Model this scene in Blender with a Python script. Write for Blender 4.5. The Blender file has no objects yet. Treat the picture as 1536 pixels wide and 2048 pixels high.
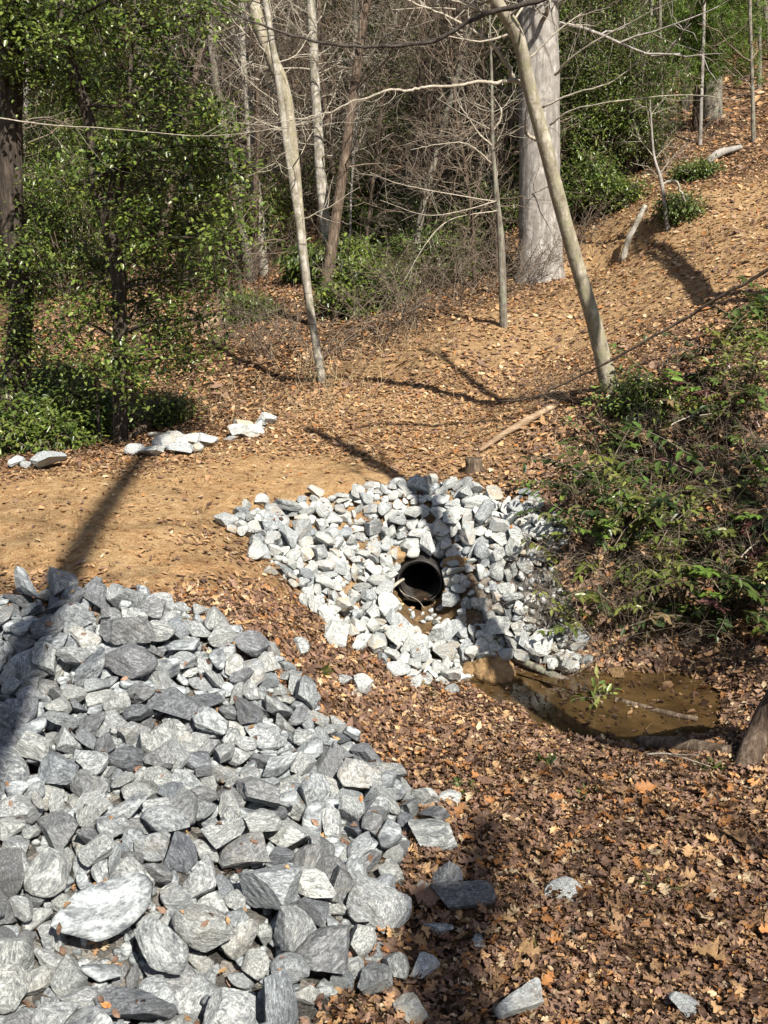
import bpy, bmesh, math, random
import numpy as np
from mathutils import Vector, Matrix, Quaternion

# ------------------------------------------------------------------ camera, sky, sun, exposure
SC = bpy.context.scene
COL = SC.collection
CAMZ = 5.0
FPX = 2200.0                      # focal length in photograph pixels (1536 x 2048)
PITCH = math.radians(15.0)
cam_data = bpy.data.cameras.new("camera")
cam = bpy.data.objects.new("camera", cam_data)
COL.objects.link(cam)
cam.location = (0, 0, CAMZ)
cam.rotation_euler = (math.radians(90) - PITCH, 0, 0)
cam_data.sensor_fit = 'VERTICAL'
cam_data.sensor_height = 36.0
cam_data.lens = 36.0 * FPX / 2048.0
cam_data.clip_end = 600
SC.camera = cam

SUN_AZ, SUN_EL = math.radians(25), math.radians(46)      # from straight behind the camera towards its right; height
S = np.array([math.sin(SUN_AZ) * math.cos(SUN_EL), -math.cos(SUN_AZ) * math.cos(SUN_EL), math.sin(SUN_EL)])
world = bpy.data.worlds.new("World")
SC.world = world
world.use_nodes = True
wn = world.node_tree
sky = wn.nodes.new('ShaderNodeTexSky')
sky.sky_type = 'NISHITA'
sky.sun_disc = False
sky.dust_density = 1.6
sky.ozone_density = 0.5
sky.sun_elevation = SUN_EL
sky.sun_rotation = math.atan2(S[0], S[1])
wn.nodes['Background'].inputs['Strength'].default_value = 0.05
wn.links.new(sky.outputs[0], wn.nodes['Background'].inputs['Color'])
sun_data = bpy.data.lights.new("sun", 'SUN')
sun_data.energy = 5.0
sun_data.angle = math.radians(0.5)
sun_data.color = (1.0, 0.925, 0.80)
sun = bpy.data.objects.new("sun", sun_data)
COL.objects.link(sun)
sun.rotation_euler = Vector(-S).to_track_quat('-Z', 'Y').to_euler()
SC.view_settings.view_transform = 'Standard'
SC.view_settings.look = 'None'
SC.view_settings.exposure = 1.0
SC.view_settings.gamma = 1.0
SC.cycles.max_bounces = 5
SC.cycles.diffuse_bounces = 2
SC.cycles.transparent_max_bounces = 8

# ------------------------------------------------------------------ terrain height
def ray(px, py):
    dx, dy = (px - 768) / FPX, (1024 - py) / FPX
    c, s = math.cos(PITCH), math.sin(PITCH)
    v = np.array([dx, c + dy * s, -s + dy * c])
    return v / v[1]

def at(px, py, Y):
    p = ray(px, py) * Y
    p[2] += CAMZ
    return p

# photograph pixel, height relative to the lens
BELOW = [
 (0,2048,-4.45),(300,2048,-4.6),(600,2048,-4.7),(768,2048,-4.72),(1150,2048,-4.7),(1536,2048,-4.6),
 (850,1850,-4.78),(1150,1800,-4.85),(1450,1800,-4.75),(950,1600,-4.92),(1150,1600,-4.97),(1450,1600,-4.92),
 (1000,1500,-5.02),(1250,1500,-5.07),(1450,1500,-5.0),(1100,1430,-5.18),(1250,1420,-5.28),(1380,1410,-5.2),(1250,1360,-5.16),(1030,1400,-5.14),
 (450,1180,-3.78),(600,1300,-4.3),(750,1400,-4.8),(850,1500,-4.95),(940,1420,-5.0),
 (450,1040,-3.55),(600,1190,-4.1),(720,1280,-4.55),(870,1370,-4.95),
 (530,1005,-3.5),(680,985,-3.5),(860,960,-3.5),(1000,975,-3.5),(1100,1010,-3.55),(1180,1050,-3.6),
 (840,1085,-4.02),(850,1225,-4.80),(900,1290,-4.98),(960,1350,-5.12),
 (700,1150,-4.15),(600,1080,-3.85),(750,1220,-4.5),(800,1300,-4.8),(960,1150,-4.18),(1000,1250,-4.78),
 (1100,1300,-4.98),(1180,1310,-4.98),(1090,1200,-4.38),(1050,1080,-3.97),(770,1080,-3.95),(920,1080,-3.95),
 (1200,1335,-5.05),(1400,1335,-5.0),(1536,1400,-4.9),(1300,1200,-4.45),(1500,1250,-4.5),(1250,1050,-3.7),(1450,1050,-3.6),
 (1200,950,-3.4),(1400,900,-3.1),(1536,900,-3.0),(1215,775,-2.5),(1400,750,-2.2),(1536,700,-2.0),(1100,850,-2.95),(1000,905,-3.3),
 (1000,800,-3.0),(900,700,-2.4),(1100,700,-2.4),(1000,640,-2.0),(700,830,-3.2),(860,880,-3.35),(600,950,-3.4),(800,740,-2.75),
 (1050,600,-1.75),(1080,560,-1.4),(1200,640,-1.9),(1200,540,-1.2),(1350,620,-1.6),(1450,600,-1.4),(1300,500,-.7),(1450,480,-.45),(1536,520,-.75),
 (100,930,-3.4),(300,890,-3.45),(540,850,-3.25),(250,860,-3.6),(100,850,-3.75),(500,760,-3.1),(650,770,-2.95),(750,690,-2.5),
 (450,680,-2.6),(600,600,-1.9),(250,700,-3.0),(60,700,-3.1),(660,530,-1.2),(300,560,-1.7),(800,520,-1.2),
 (150,1180,-3.68),(150,1080,-3.45),(100,1000,-3.4),(350,1000,-3.45),(350,1110,-3.55),(0,1450,-4.0),(300,1450,-4.1),(500,1450,-4.38),(200,1750,-4.2),(500,1750,-4.48),
 (700,1600,-4.76),(400,1250,-3.92),(550,1350,-4.3),(700,1900,-4.7),
]
ABOVE = [(1536,440,24),(1400,380,28),(1536,350,27),(1420,240,36),(1536,230,36),(1280,280,33),(1300,400,27),(300,400,38),(100,300,45),
 (700,380,36),(900,300,42),(600,200,50),(300,100,55),(1000,100,55),(768,0,62),(0,0,62),(1536,0,52),(1200,150,45)]
WORLD = [(-8,3,-4.1),(0,3.2,-4.3),(8,3,-4.2),(-8,1,-3),(0,1,-3),(8,1,-3),(0,-1.5,-1.65),(-8,-2,-1.8),(8,-2,-1.8),(0,-12,-1.2),(-12,-12,-1.2),(12,-12,-1.2),
 (-14,6,-3.9),(-14,10,-3.5),(-15,15,-3.4),(-18,21,-3.6),(-22,30,-1.5),(-28,45,4),(9,8,-4.6),(11,12,-3.6),(12,17,-1.6),(15,22,0.3),(18,30,2.6),(24,40,6),
 (-60,10,-3),(60,10,0),(-60,60,12),(60,60,15),(0,90,23),(-50,95,24),(50,95,26),(0,130,34),(-90,130,32),(90,130,34),(0,-40,0),(-50,-40,0),(50,-40,0)]
_c = []
for px, py, z in BELOW:
    r = ray(px, py); Y = z / r[2]; _c.append((r[0] * Y, Y, z + CAMZ))
for px, py, Y in ABOVE:
    r = ray(px, py) * Y; _c.append((r[0], r[1], r[2] + CAMZ))
for x, y, z in WORLD: _c.append((x, y, z + CAMZ))
_c = np.array(_c)
def _phi(d2): return np.sqrt(d2 + 0.12)
_n = len(_c)
_A = np.zeros((_n + 3, _n + 3))
_d2 = ((_c[:, None, :2] - _c[None, :, :2]) ** 2).sum(-1)
_A[:_n, :_n] = _phi(_d2) - np.eye(_n) * 0.06
_A[:_n, _n] = 1; _A[:_n, _n + 1:] = _c[:, :2]
_A[_n, :_n] = 1; _A[_n + 1:, :_n] = _c[:, :2].T
_w = np.linalg.solve(_A, np.concatenate([_c[:, 2], np.zeros(3)]))
def hash01(ix, iy, seed):
    h = (ix.astype(np.int64) * 374761393 + iy.astype(np.int64) * 668265263 + seed * 974711) & 0x7fffffff
    h = ((h ^ (h >> 13)) * 1274126177) & 0x7fffffff
    return ((h ^ (h >> 16)) & 0xffff) / 65535.0
def vnoise(x, y, seed=0):
    ix, iy = np.floor(x), np.floor(y); fx, fy = x - ix, y - iy
    fx = fx * fx * (3 - 2 * fx); fy = fy * fy * (3 - 2 * fy)
    a, b = hash01(ix, iy, seed), hash01(ix + 1, iy, seed)
    c, d = hash01(ix, iy + 1, seed), hash01(ix + 1, iy + 1, seed)
    return (a + (b - a) * fx) + ((c + (d - c) * fx) - (a + (b - a) * fx)) * fy - 0.5
def fbm(x, y, seed=0, o=3):
    t = 0
    for k in range(o): t = t + vnoise(x * 2 ** k, y * 2 ** k, seed + k * 17) * 0.5 ** k
    return t
def height(x, y, detail=True):
    x = np.atleast_1d(np.asarray(x, float)); y = np.atleast_1d(np.asarray(y, float))
    out = np.empty(x.shape)
    xf, yf = x.ravel(), y.ravel(); o = np.empty(xf.shape)
    for i in range(0, len(xf), 20000):
        a = slice(i, i + 20000)
        d2 = (xf[a, None] - _c[None, :, 0]) ** 2 + (yf[a, None] - _c[None, :, 1]) ** 2
        o[a] = _phi(d2) @ _w[:_n] + _w[_n] + _w[_n + 1] * xf[a] + _w[_n + 2] * yf[a]
    if detail:
        o += 0.10 * fbm(xf * 0.9, yf * 0.9, 5) + 0.035 * fbm(xf * 5, yf * 5, 9)
        o += np.clip((yf - 26) / 20, 0, 1) * 0.8 * fbm(xf * 0.22, yf * 0.22, 31)
    return o.reshape(x.shape)
def H(x, y): return float(height(x, y)[0])
def ground(px, py, lo=3.0, hi=110.0):
    r = ray(px, py)
    Y = np.concatenate([np.arange(lo, 30, 0.04), np.arange(30, hi, 0.15)])
    g = height(r[0] * Y, Y) - (CAMZ + r[2] * Y)
    k = np.argmax(g > 0)
    Y = Y[k]
    return np.array([r[0] * Y, Y, CAMZ + r[2] * Y])
WATER_Z = CAMZ - 5.085
PIPE_C = at(840, 1160, 13.1)            # centre of the culvert mouth
PIPE_D = np.array([0.10, 0.99, 0.02]); PIPE_D /= np.linalg.norm(PIPE_D)
PIPE_R = 0.285

# ------------------------------------------------------------------ rock shapes
def rock_points(seed, sub=4):
    rg = np.random.default_rng(seed)
    bm = bmesh.new(); bmesh.ops.create_icosphere(bm, subdivisions=sub, radius=1.0)
    v = np.array([q.co[:] for q in bm.verts]); f = np.array([[q.index for q in p.verts] for p in bm.faces]); bm.free()
    stretch = np.array([1.0, rg.uniform(.58, .88), rg.uniform(.40, .70)])
    n = rg.integers(7, 12)
    N = rg.normal(size=(n, 3)); N /= np.linalg.norm(N, axis=1)[:, None]
    D = rg.uniform(.36, .72, n)
    for _ in range(2):
        for k in range(n):
            t = v @ N[k] - D[k]
            m = t > 0
            v[m] -= np.outer(t[m], N[k])
    if sub >= 4:
        for fr, am in ((2.0, .03), (5.0, .02), (11.0, .015), (23.0, .010)):
            P = v * fr
            q = (vnoise(P[:, 0] + seed, P[:, 1], seed) + vnoise(P[:, 1] + 7, P[:, 2] + seed, seed + 3) + vnoise(P[:, 2] + 3, P[:, 0] + 11, seed + 5))
            nn = v / np.linalg.norm(v, axis=1)[:, None]
            v = v + nn * (q * am)[:, None]
        a = rg.normal(size=3); a /= np.linalg.norm(a)                      # bedding: slight ledges along one direction
        s = v @ a
        v = v + np.outer(np.sin(s * rg.uniform(14, 22)) * .012, a)
    v = v * stretch
    v -= (v.max(0) + v.min(0)) / 2
    v /= (v[:, 0].max() - v[:, 0].min())                                   # 1 m long
    return v, f
NROCK = 26

# ------------------------------------------------------------------ mesh helpers
class MB:
    """collects vertices, quads, triangles (all numpy) and a colour per vertex"""
    def __init__(s): s.v = []; s.q = []; s.t = []; s.c = []; s.n = 0
    def add(s, v, q=None, t=None, c=None):
        v = np.asarray(v, float).reshape(-1, 3)
        if q is not None and len(q): s.q.append(np.asarray(q).reshape(-1, 4) + s.n)
        if t is not None and len(t): s.t.append(np.asarray(t).reshape(-1, 3) + s.n)
        c = np.ones((len(v), 3)) * .5 if c is None else np.broadcast_to(np.asarray(c, float), (len(v), 3))
        s.v.append(v); s.c.append(c); s.n += len(v)
    def mesh(s, name, mat, origin=(0, 0, 0), smooth=True, sharp=0):
        me = bpy.data.meshes.new(name)
        v = np.concatenate(s.v) - np.asarray(origin)
        q = np.concatenate(s.q) if s.q else np.zeros((0, 4), int)
        t = np.concatenate(s.t) if s.t else np.zeros((0, 3), int)
        me.vertices.add(len(v)); me.vertices.foreach_set('co', v.astype(np.float32).ravel())
        li = np.concatenate([q.ravel(), t.ravel()]).astype(np.int32)
        me.loops.add(len(li)); me.loops.foreach_set('vertex_index', li)
        me.polygons.add(len(q) + len(t))
        st = np.concatenate([np.arange(len(q)) * 4, len(q) * 4 + np.arange(len(t)) * 3]).astype(np.int32)
        me.polygons.foreach_set('loop_start', st)
        me.update(calc_edges=True)
        if smooth: me.polygons.foreach_set('use_smooth', np.ones(len(me.polygons), bool))
        a = me.attributes.new('col', 'FLOAT_COLOR', 'POINT')
        c = np.concatenate(s.c); c = np.concatenate([c, np.ones((len(c), 1))], 1)
        a.data.foreach_set('color', c.astype(np.float32).ravel())
        if sharp: me.set_sharp_from_angle(angle=math.radians(sharp))
        me.materials.append(mat)
        return me
    def build(s, name, mat, parent=None, origin=None, smooth=True):
        if parent is not None and origin is None: origin = world_loc(parent)
        me = s.mesh(name, mat, (0, 0, 0) if origin is None else origin, smooth)
        return link(name, me, parent, origin)
def world_loc(o):
    p = np.zeros(3)
    while o is not None: p = p + np.array(o.location[:]); o = o.parent
    return p
def link(name, me, parent=None, origin=None):
    o = bpy.data.objects.new(name, me); COL.objects.link(o)
    if parent is not None: o.parent = parent
    elif origin is not None: o.location = tuple(origin)
    return o
def tag(o, label=None, cat=None, group=None, kind=None):
    for k, val in (('label', label), ('category', cat), ('group', group), ('kind', kind)):
        if val: o[k] = val
    return o
def thing(name, loc, label, cat, group=None):
    o = bpy.data.objects.new(name, None); o.empty_display_size = .2; COL.objects.link(o); o.location = tuple(loc)
    return tag(o, label, cat, group)
def copy_tree(o, parent=None):
    c = o.copy(); COL.objects.link(c)
    if parent is not None: c.parent = parent
    for ch in o.children: copy_tree(ch, c)
    return c
def catmull(P, per=5):
    P = np.asarray(P, float)
    if len(P) < 3: return np.stack([P[0] + (P[-1] - P[0]) * t for t in np.linspace(0, 1, per + 1)])
    Q = np.concatenate([[2 * P[0] - P[1]], P, [2 * P[-1] - P[-2]]]); out = []
    for i in range(1, len(Q) - 2):
        for t in np.arange(per) / per:
            a, b, c, d = Q[i - 1], Q[i], Q[i + 1], Q[i + 2]
            out.append(.5 * (2 * b + (c - a) * t + (2 * a - 5 * b + 4 * c - d) * t * t + (3 * b - a - 3 * c + d) * t ** 3))
    out.append(P[-1])
    return np.array(out)
def tube(mb, P, R, sides=8, c=None, cap=True, lump=0, rg=None):
    P = np.asarray(P, float); n = len(P)
    R = np.interp(np.linspace(0, 1, n), np.linspace(0, 1, len(R)), R) if len(R) != n else np.asarray(R, float)
    T = np.gradient(P, axis=0); T /= np.linalg.norm(T, axis=1)[:, None] + 1e-9
    up = np.array([0, 0, 1.]) if abs(T[0, 2]) < .9 else np.array([1., 0, 0])
    U = np.cross(T, up); U /= np.linalg.norm(U, axis=1)[:, None] + 1e-9
    for i in range(1, n):                                   # keep the frame from flipping
        u = U[i - 1] - T[i] * (U[i - 1] @ T[i]); U[i] = u / (np.linalg.norm(u) + 1e-9)
    V = np.cross(T, U)
    a = np.arange(sides) / sides * 2 * math.pi
    rr = R[:, None] * np.ones(sides)
    if lump and rg is not None:
        k = rg.uniform(0, 50)
        ang = np.cos(a)[None, :] * 1.3 + k; zz = np.arange(n)[:, None] * .35 + np.sin(a)[None, :] * 1.3
        rr = rr * (1 + lump * 2 * vnoise(ang + 0 * zz, zz, 3))
    v = P[:, None] + rr[..., None] * (np.cos(a)[None, :, None] * U[:, None] + np.sin(a)[None, :, None] * V[:, None])
    i, j = np.meshgrid(np.arange(n - 1), np.arange(sides), indexing='ij'); k = (j + 1) % sides
    q = np.stack([i * sides + j, i * sides + k, (i + 1) * sides + k, (i + 1) * sides + j], -1).reshape(-1, 4)
    v = v.reshape(-1, 3); t = None
    if cap:
        v = np.concatenate([v, P[:1], P[-1:]]); m = n * sides; jj = np.arange(sides); kk = (jj + 1) % sides
        t = np.concatenate([np.stack([jj * 0 + m, kk, jj], 1), np.stack([jj * 0 + m + 1, (n - 1) * sides + jj, (n - 1) * sides + kk], 1)])
    mb.add(v, q, t, c)
def unit(a): a = np.asarray(a, float); return a / (np.linalg.norm(a, axis=-1, keepdims=True) + 1e-9)
LEAF = np.array([(0, 0), (.3, .5), (.72, .36), (1, 0), (.72, -.36), (.3, -.5)])
def leaves(mb, P, D, N, L, W, col, curl=.15, fold=.12, tmpl=LEAF):
    """one folded leaf per row: base P, direction D, normal N, length, width, colour"""
    n = len(P); D = unit(D); X = unit(np.cross(N, D)); N = np.cross(D, X)
    u, w = tmpl[:, 0], tmpl[:, 1]
    z = np.abs(w)[None] * 2 * fold * np.asarray(W).reshape(-1, 1) - (np.asarray(curl).reshape(-1, 1) * u[None] ** 2) * np.asarray(L).reshape(-1, 1)
    v = P[:, None] + D[:, None] * (u[None] * np.asarray(L).reshape(-1, 1))[..., None] + X[:, None] * (w[None] * np.asarray(W).reshape(-1, 1))[..., None] + N[:, None] * z[..., None]
    b = np.arange(n)[:, None] * 6
    q = np.concatenate([b + np.array([0, 5, 4, 3]), b + np.array([0, 3, 2, 1])])
    mb.add(v.reshape(-1, 3), q, None, np.repeat(np.broadcast_to(col, (n, 3)), 6, 0))
_h = [(0, .03), (.1, .16), (.2, .36), (.3, .13), (.42, .5), (.53, .17), (.66, .42), (.77, .15), (.88, .2), (1, .01)]
_h2 = [(0, .02), (.12, .22), (.25, .38), (.4, .46), (.52, .47), (.65, .42), (.78, .32), (.87, .2), (.94, .1), (1, .01)]
def big_leaves(mb, P, D, N, L, W, col, rg, lobed=True):
    n = len(P); D = unit(D); X = unit(np.cross(N, D)); N = np.cross(D, X)
    h = np.array(_h if lobed else _h2); k = len(h)
    u = np.concatenate([h[:, 0], h[:, 0] - (.06 if lobed else 0) * (h[:, 1] > .3), h[:, 0] - (.06 if lobed else 0) * (h[:, 1] > .3)]); w = np.concatenate([h[:, 1] * 0, h[:, 1], -h[:, 1]])
    L = np.asarray(L).reshape(-1, 1); W = np.asarray(W).reshape(-1, 1)
    fold = rg.uniform(-.1, .9, (n, 1)); curl = rg.normal(0, .55, (n, 1)); tw = rg.normal(0, .35, (n, 1)); wav = rg.normal(0, .07, (n, 3 * k))
    z = (np.abs(w)[None] ** 1.4 * fold * W) + curl * (u[None] - .5) ** 2 * L + tw * (u[None] - .5) * w[None] * W + wav * L * (np.abs(w)[None] > .1)
    v = P[:, None] + D[:, None] * ((u[None] - .5) * L)[..., None] + X[:, None] * (w[None] * W * rg.uniform(.7, 1, (n, 1)))[..., None] + N[:, None] * z[..., None]
    b = np.arange(n)[:, None] * 3 * k
    q = [b + np.array([i, i + 1, k + i + 1, k + i]) for i in range(k - 1)] + [b + np.array([i + 1, i, 2 * k + i, 2 * k + i + 1]) for i in range(k - 1)]
    mb.add(v.reshape(-1, 3), np.concatenate(q), None, np.repeat(col, 3 * k, 0))

# ------------------------------------------------------------------ materials
def mat(name, rough=.8, spec=.3):
    m = bpy.data.materials.new(name); m.use_nodes = True
    b = m.node_tree.nodes['Principled BSDF']; b.inputs['Roughness'].default_value = rough
    b.inputs['Specular IOR Level'].default_value = spec
    return m, m.node_tree, b
def nd(nt, typ, **kw):
    n = nt.nodes.new(typ)
    for k, v in kw.items():
        if k in n.inputs: n.inputs[k].default_value = v
        else: setattr(n, k, v)
    return n
def ramp(nt, fac, stops):
    r = nt.nodes.new('ShaderNodeValToRGB'); e = r.color_ramp.elements
    while len(e) < len(stops): e.new(.5)
    for k, (p, c) in enumerate(stops): e[k].position = p; e[k].color = (*c, 1)
    nt.links.new(fac, r.inputs[0]); return r.outputs[0]
def mix(nt, a, b, f, mode='MIX'):
    m = nt.nodes.new('ShaderNodeMix'); m.data_type = 'RGBA'; m.blend_type = mode
    for s, v in ((6, a), (7, b), (0, f)):
        if isinstance(v, (int, float)): m.inputs[s].default_value = v
        elif isinstance(v, tuple): m.inputs[s].default_value = (*v, 1)
        else: nt.links.new(v, m.inputs[s])
    return m.outputs[2]
def coords(nt, scale=(1, 1, 1), kind='Object', loc=None):
    t = nt.nodes.new('ShaderNodeTexCoord'); p = nt.nodes.new('ShaderNodeMapping'); p.inputs['Scale'].default_value = scale
    nt.links.new(t.outputs[kind], p.inputs['Vector'])
    if loc is not None: nt.links.new(loc, p.inputs['Location'])
    return p.outputs[0]
def noise(nt, vec, scale, detail=4, rough=.55, dist=0):
    n = nd(nt, 'ShaderNodeTexNoise', Scale=scale, Detail=detail, Roughness=rough, Distortion=dist)
    nt.links.new(vec, n.inputs['Vector']); return n.outputs[0]
def bump(nt, b, h, strength=.5, dist=.02):
    n = nd(nt, 'ShaderNodeBump', Strength=strength, Distance=dist); nt.links.new(h, n.inputs['Height']); nt.links.new(n.outputs[0], b.inputs['Normal'])
def vcol(nt, name='col'):
    a = nt.nodes.new('ShaderNodeAttribute'); a.attribute_name = name; return a.outputs['Color']

def leaf_mat(name, rough=.45, transl=.3, spec=.4):
    m, nt, b = mat(name, rough, spec)
    c = vcol(nt); n = noise(nt, coords(nt), 60, 2)
    c2 = mix(nt, c, ramp(nt, n, [(.3, (.6, .6, .6)), (.7, (1.15, 1.15, 1.15))]), 1.0, 'MULTIPLY')
    nt.links.new(c2, b.inputs['Base Color'])
    t = nt.nodes.new('ShaderNodeBsdfTranslucent'); nt.links.new(c2, t.inputs[0])
    x = nt.nodes.new('ShaderNodeMixShader'); x.inputs[0].default_value = transl
    nt.links.new(b.outputs[0], x.inputs[1]); nt.links.new(t.outputs[0], x.inputs[2])
    nt.links.new(x.outputs[0], nt.nodes['Material Output'].inputs[0])
    return m
M = {}
M['dead_leaf'] = leaf_mat('dead_leaf', .6, .18, .25)
M['green_leaf'] = leaf_mat('green_leaf', .34, .28, .5)
M['needle'] = leaf_mat('needle', .5, .3, .3)

def rock_mat(name, light, midc, dark, stain, stain_amt, band=1.0):
    m, nt, b = mat(name, .75, .3)
    oi = nt.nodes.new('ShaderNodeObjectInfo')
    off = nd(nt, 'ShaderNodeVectorMath', operation='MULTIPLY'); off.inputs[1].default_value = (91, 57, 73)
    nt.links.new(oi.outputs['Random'], off.inputs[0])
    v = coords(nt, (1, 1, 1), 'Object', off.outputs[0])
    fr0 = nd(nt, 'ShaderNodeMath', operation='MULTIPLY'); fr0.inputs[1].default_value = 41.7; nt.links.new(oi.outputs['Random'], fr0.inputs[0])
    fr1 = nd(nt, 'ShaderNodeMath', operation='FRACT'); nt.links.new(fr0.outputs[0], fr1.inputs[0])
    fr2 = nd(nt, 'ShaderNodeMath', operation='MULTIPLY_ADD'); nt.links.new(fr1.outputs[0], fr2.inputs[0]); fr2.inputs[1].default_value = 1.3; fr2.inputs[2].default_value = .55
    sc_ = nd(nt, 'ShaderNodeVectorMath', operation='SCALE'); nt.links.new(coords(nt, (2.2, 2.6, 9.5 * band), 'Object', off.outputs[0]), sc_.inputs[0]); nt.links.new(fr2.outputs[0], sc_.inputs['Scale'])
    vb = sc_.outputs[0]
    n1 = noise(nt, vb, 2.3, 9, .70, .7)                        # foliated banding
    n2 = noise(nt, v, 26, 6, .75, .4)                            # crystals
    n3 = noise(nt, v, 2.6, 4, .55, .8)
    n4 = noise(nt, vb, 9, 6, .75, .9)
    base = ramp(nt, n1, [(.34, dark), (.48, midc), (.60, light), (.72, tuple(min(.9, q * 1.25) for q in light))])
    fine = ramp(nt, n4, [(.38, (.34, .35, .39)), (.50, (.92, .92, .92)), (.64, (1.6, 1.6, 1.56))])
    c = mix(nt, mix(nt, base, midc, .22), fine, .72, 'MULTIPLY')
    c = mix(nt, c, ramp(nt, n2, [(.36, (.5, .5, .53)), (.5, (1, 1, 1)), (.66, (1.4, 1.4, 1.38))]), .7, 'MULTIPLY')
    # each stone its own tone
    tone = ramp(nt, oi.outputs['Random'], [(0, (.58, .62, .68)), (.2, (.94, .95, .93)), (.4, (.78, .82, .86)), (.6, (1.02, 1.03, 1.04)), (.8, (.86, .87, .855)), (1, (1.25, 1.25, 1.22))])
    c = mix(nt, c, tone, 1.0, 'MULTIPLY')
    fr = nd(nt, 'ShaderNodeMath', operation='MULTIPLY'); fr.inputs[1].default_value = 17.3; nt.links.new(oi.outputs['Random'], fr.inputs[0])
    fc = nd(nt, 'ShaderNodeMath', operation='FRACT'); nt.links.new(fr.outputs[0], fc.inputs[0])
    st = nd(nt, 'ShaderNodeMath', operation='MULTIPLY'); nt.links.new(ramp(nt, fc.outputs[0], [(.66, (0, 0, 0)), (1, (1, 1, 1))]), st.inputs[0])
    nt.links.new(ramp(nt, n3, [(.4, (0, 0, 0)), (.65, (stain_amt,) * 3)]), st.inputs[1])
    c = mix(nt, c, stain, st.outputs[0])
    nt.links.new(c, b.inputs['Base Color'])
    h = mix(nt, n2, n4, .5); h = mix(nt, h, n1, .45)
    bump(nt, b, h, .95, .03)
    return m
M['heap_rock'] = rock_mat('heap_rock', (.60, .625, .625), (.29, .305, .312), (.085, .092, .107), (.34, .27, .18), .3)
M['dark_rock'] = rock_mat('dark_rock', (.34, .352, .372), (.16, .168, .182), (.058, .062, .073), (.30, .27, .2), .2)
M['apron_rock'] = rock_mat('apron_rock', (.68, .70, .685), (.45, .463, .46), (.165, .173, .18), (.44, .33, .20), .75)

def bark(name, c0, c1, c2, sx=14, sz=2.2, bumpy=.6, bands=None, spots=None):
    m, nt, b = mat(name, .85, .2)
    n1 = noise(nt, coords(nt, (sx, sx, sz)), 1.0, 6, .65, .3); n2 = noise(nt, coords(nt, (1, 1, .8)), 5, 5, .6)
    c = ramp(nt, n1, [(.33, c0), (.52, c1), (.68, c2)])
    c = mix(nt, c, ramp(nt, n2, [(.35, (.6, .58, .55)), (.65, (1.2, 1.2, 1.2))]), .7, 'MULTIPLY')
    if bands:
        n3 = noise(nt, coords(nt, (2, 2, 26)), 1.0, 3, .6, .4)
        c = mix(nt, c, bands, ramp(nt, n3, [(.60, (0, 0, 0)), (.68, (.9, .9, .9))]))
    if spots:
        n4 = noise(nt, coords(nt, (1, 1, .7)), 11, 4, .6)
        c = mix(nt, c, spots, ramp(nt, n4, [(.49, (0, 0, 0)), (.58, (.9, .9, .9))]))
    nt.links.new(c, b.inputs['Base Color']); bump(nt, b, mix(nt, n1, n2, .4), min(1, bumpy * 1.5), .05)
    return m
M['pale_bark'] = bark('pale_bark', (.16, .15, .14), (.31, .295, .28), (.43, .41, .39), 9, 1.2, .45, None, (.21, .195, .18))
M['birch_bark'] = bark('birch_bark', (.22, .20, .175), (.38, .36, .325), (.52, .50, .46), 10, 3, .4, (.09, .075, .06), (.19, .18, .13))
M['lean_bark'] = bark('lean_bark', (.17, .148, .11), (.31, .28, .225), (.46, .425, .36), 10, 3, .45, (.20, .17, .12), (.24, .23, .15))
M['dark_bark'] = bark('dark_bark', (.022, .018, .014), (.06, .048, .04), (.12, .10, .085), 22, 2.5, .9)
M['brown_bark'] = bark('brown_bark', (.05, .035, .026), (.11, .082, .062), (.21, .165, .13), 20, 2.2, .9)
M['grey_bark'] = bark('grey_bark', (.08, .068, .057), (.165, .145, .125), (.27, .245, .215), 16, 2.2, .7, None, (.20, .21, .16))
M['twig'] = bark('twig', (.09, .07, .055), (.17, .137, .108), (.27, .225, .18), 30, 10, .2)
M['pale_twig'] = bark('pale_twig', (.24, .215, .175), (.37, .34, .285), (.48, .45, .39), 30, 10, .2)
M['dark_twig'] = bark('dark_twig', (.03, .025, .02), (.06, .05, .045), (.10, .09, .08), 30, 10, .2)
M['dead_wood'] = bark('dead_wood', (.17, .115, .07), (.32, .23, .155), (.44, .35, .25), 4, 30, .6)
M['wet_wood'] = bark('wet_wood', (.05, .035, .025), (.12, .09, .065), (.24, .2, .16), 20, 3, .6)

# ground
m, nt, b = mat('ground_soil', .95, .1); M['ground'] = m
z = nt.nodes.new('ShaderNodeAttribute'); z.attribute_name = 'col'
sep = nt.nodes.new('ShaderNodeSeparateColor'); nt.links.new(z.outputs['Color'], sep.inputs[0])
v = coords(nt); n1 = noise(nt, v, 1.3, 6, .6); n2 = noise(nt, v, 9, 6, .65); n3 = noise(nt, v, 42, 4, .7); vo = nd(nt, 'ShaderNodeTexVoronoi', Scale=13.0); nt.links.new(v, vo.inputs['Vector'])
lit = ramp(nt, vo.outputs['Color'], [(.2, (.055, .033, .020)), (.5, (.12, .075, .045)), (.7, (.22, .14, .08)), (.9, (.32, .21, .12))])
lit = mix(nt, lit, ramp(nt, n2, [(.35, (.45, .42, .4)), (.62, (1.15, 1.15, 1.15))]), .9, 'MULTIPLY')
clay = ramp(nt, n2, [(.3, (.42, .19, .07)), (.5, (.57, .31, .125)), (.68, (.68, .45, .22))])
clay = mix(nt, clay, (.20, .10, .05), ramp(nt, n1, [(.48, (0, 0, 0)), (.66, (.75, .75, .75))]))
tan = ramp(nt, n2, [(.3, (.30, .175, .085)), (.5, (.50, .335, .175)), (.7, (.64, .47, .27))])
mud = ramp(nt, n2, [(.3, (.10, .065, .035)), (.55, (.19, .125, .065)), (.72, (.30, .21, .12))])
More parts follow.
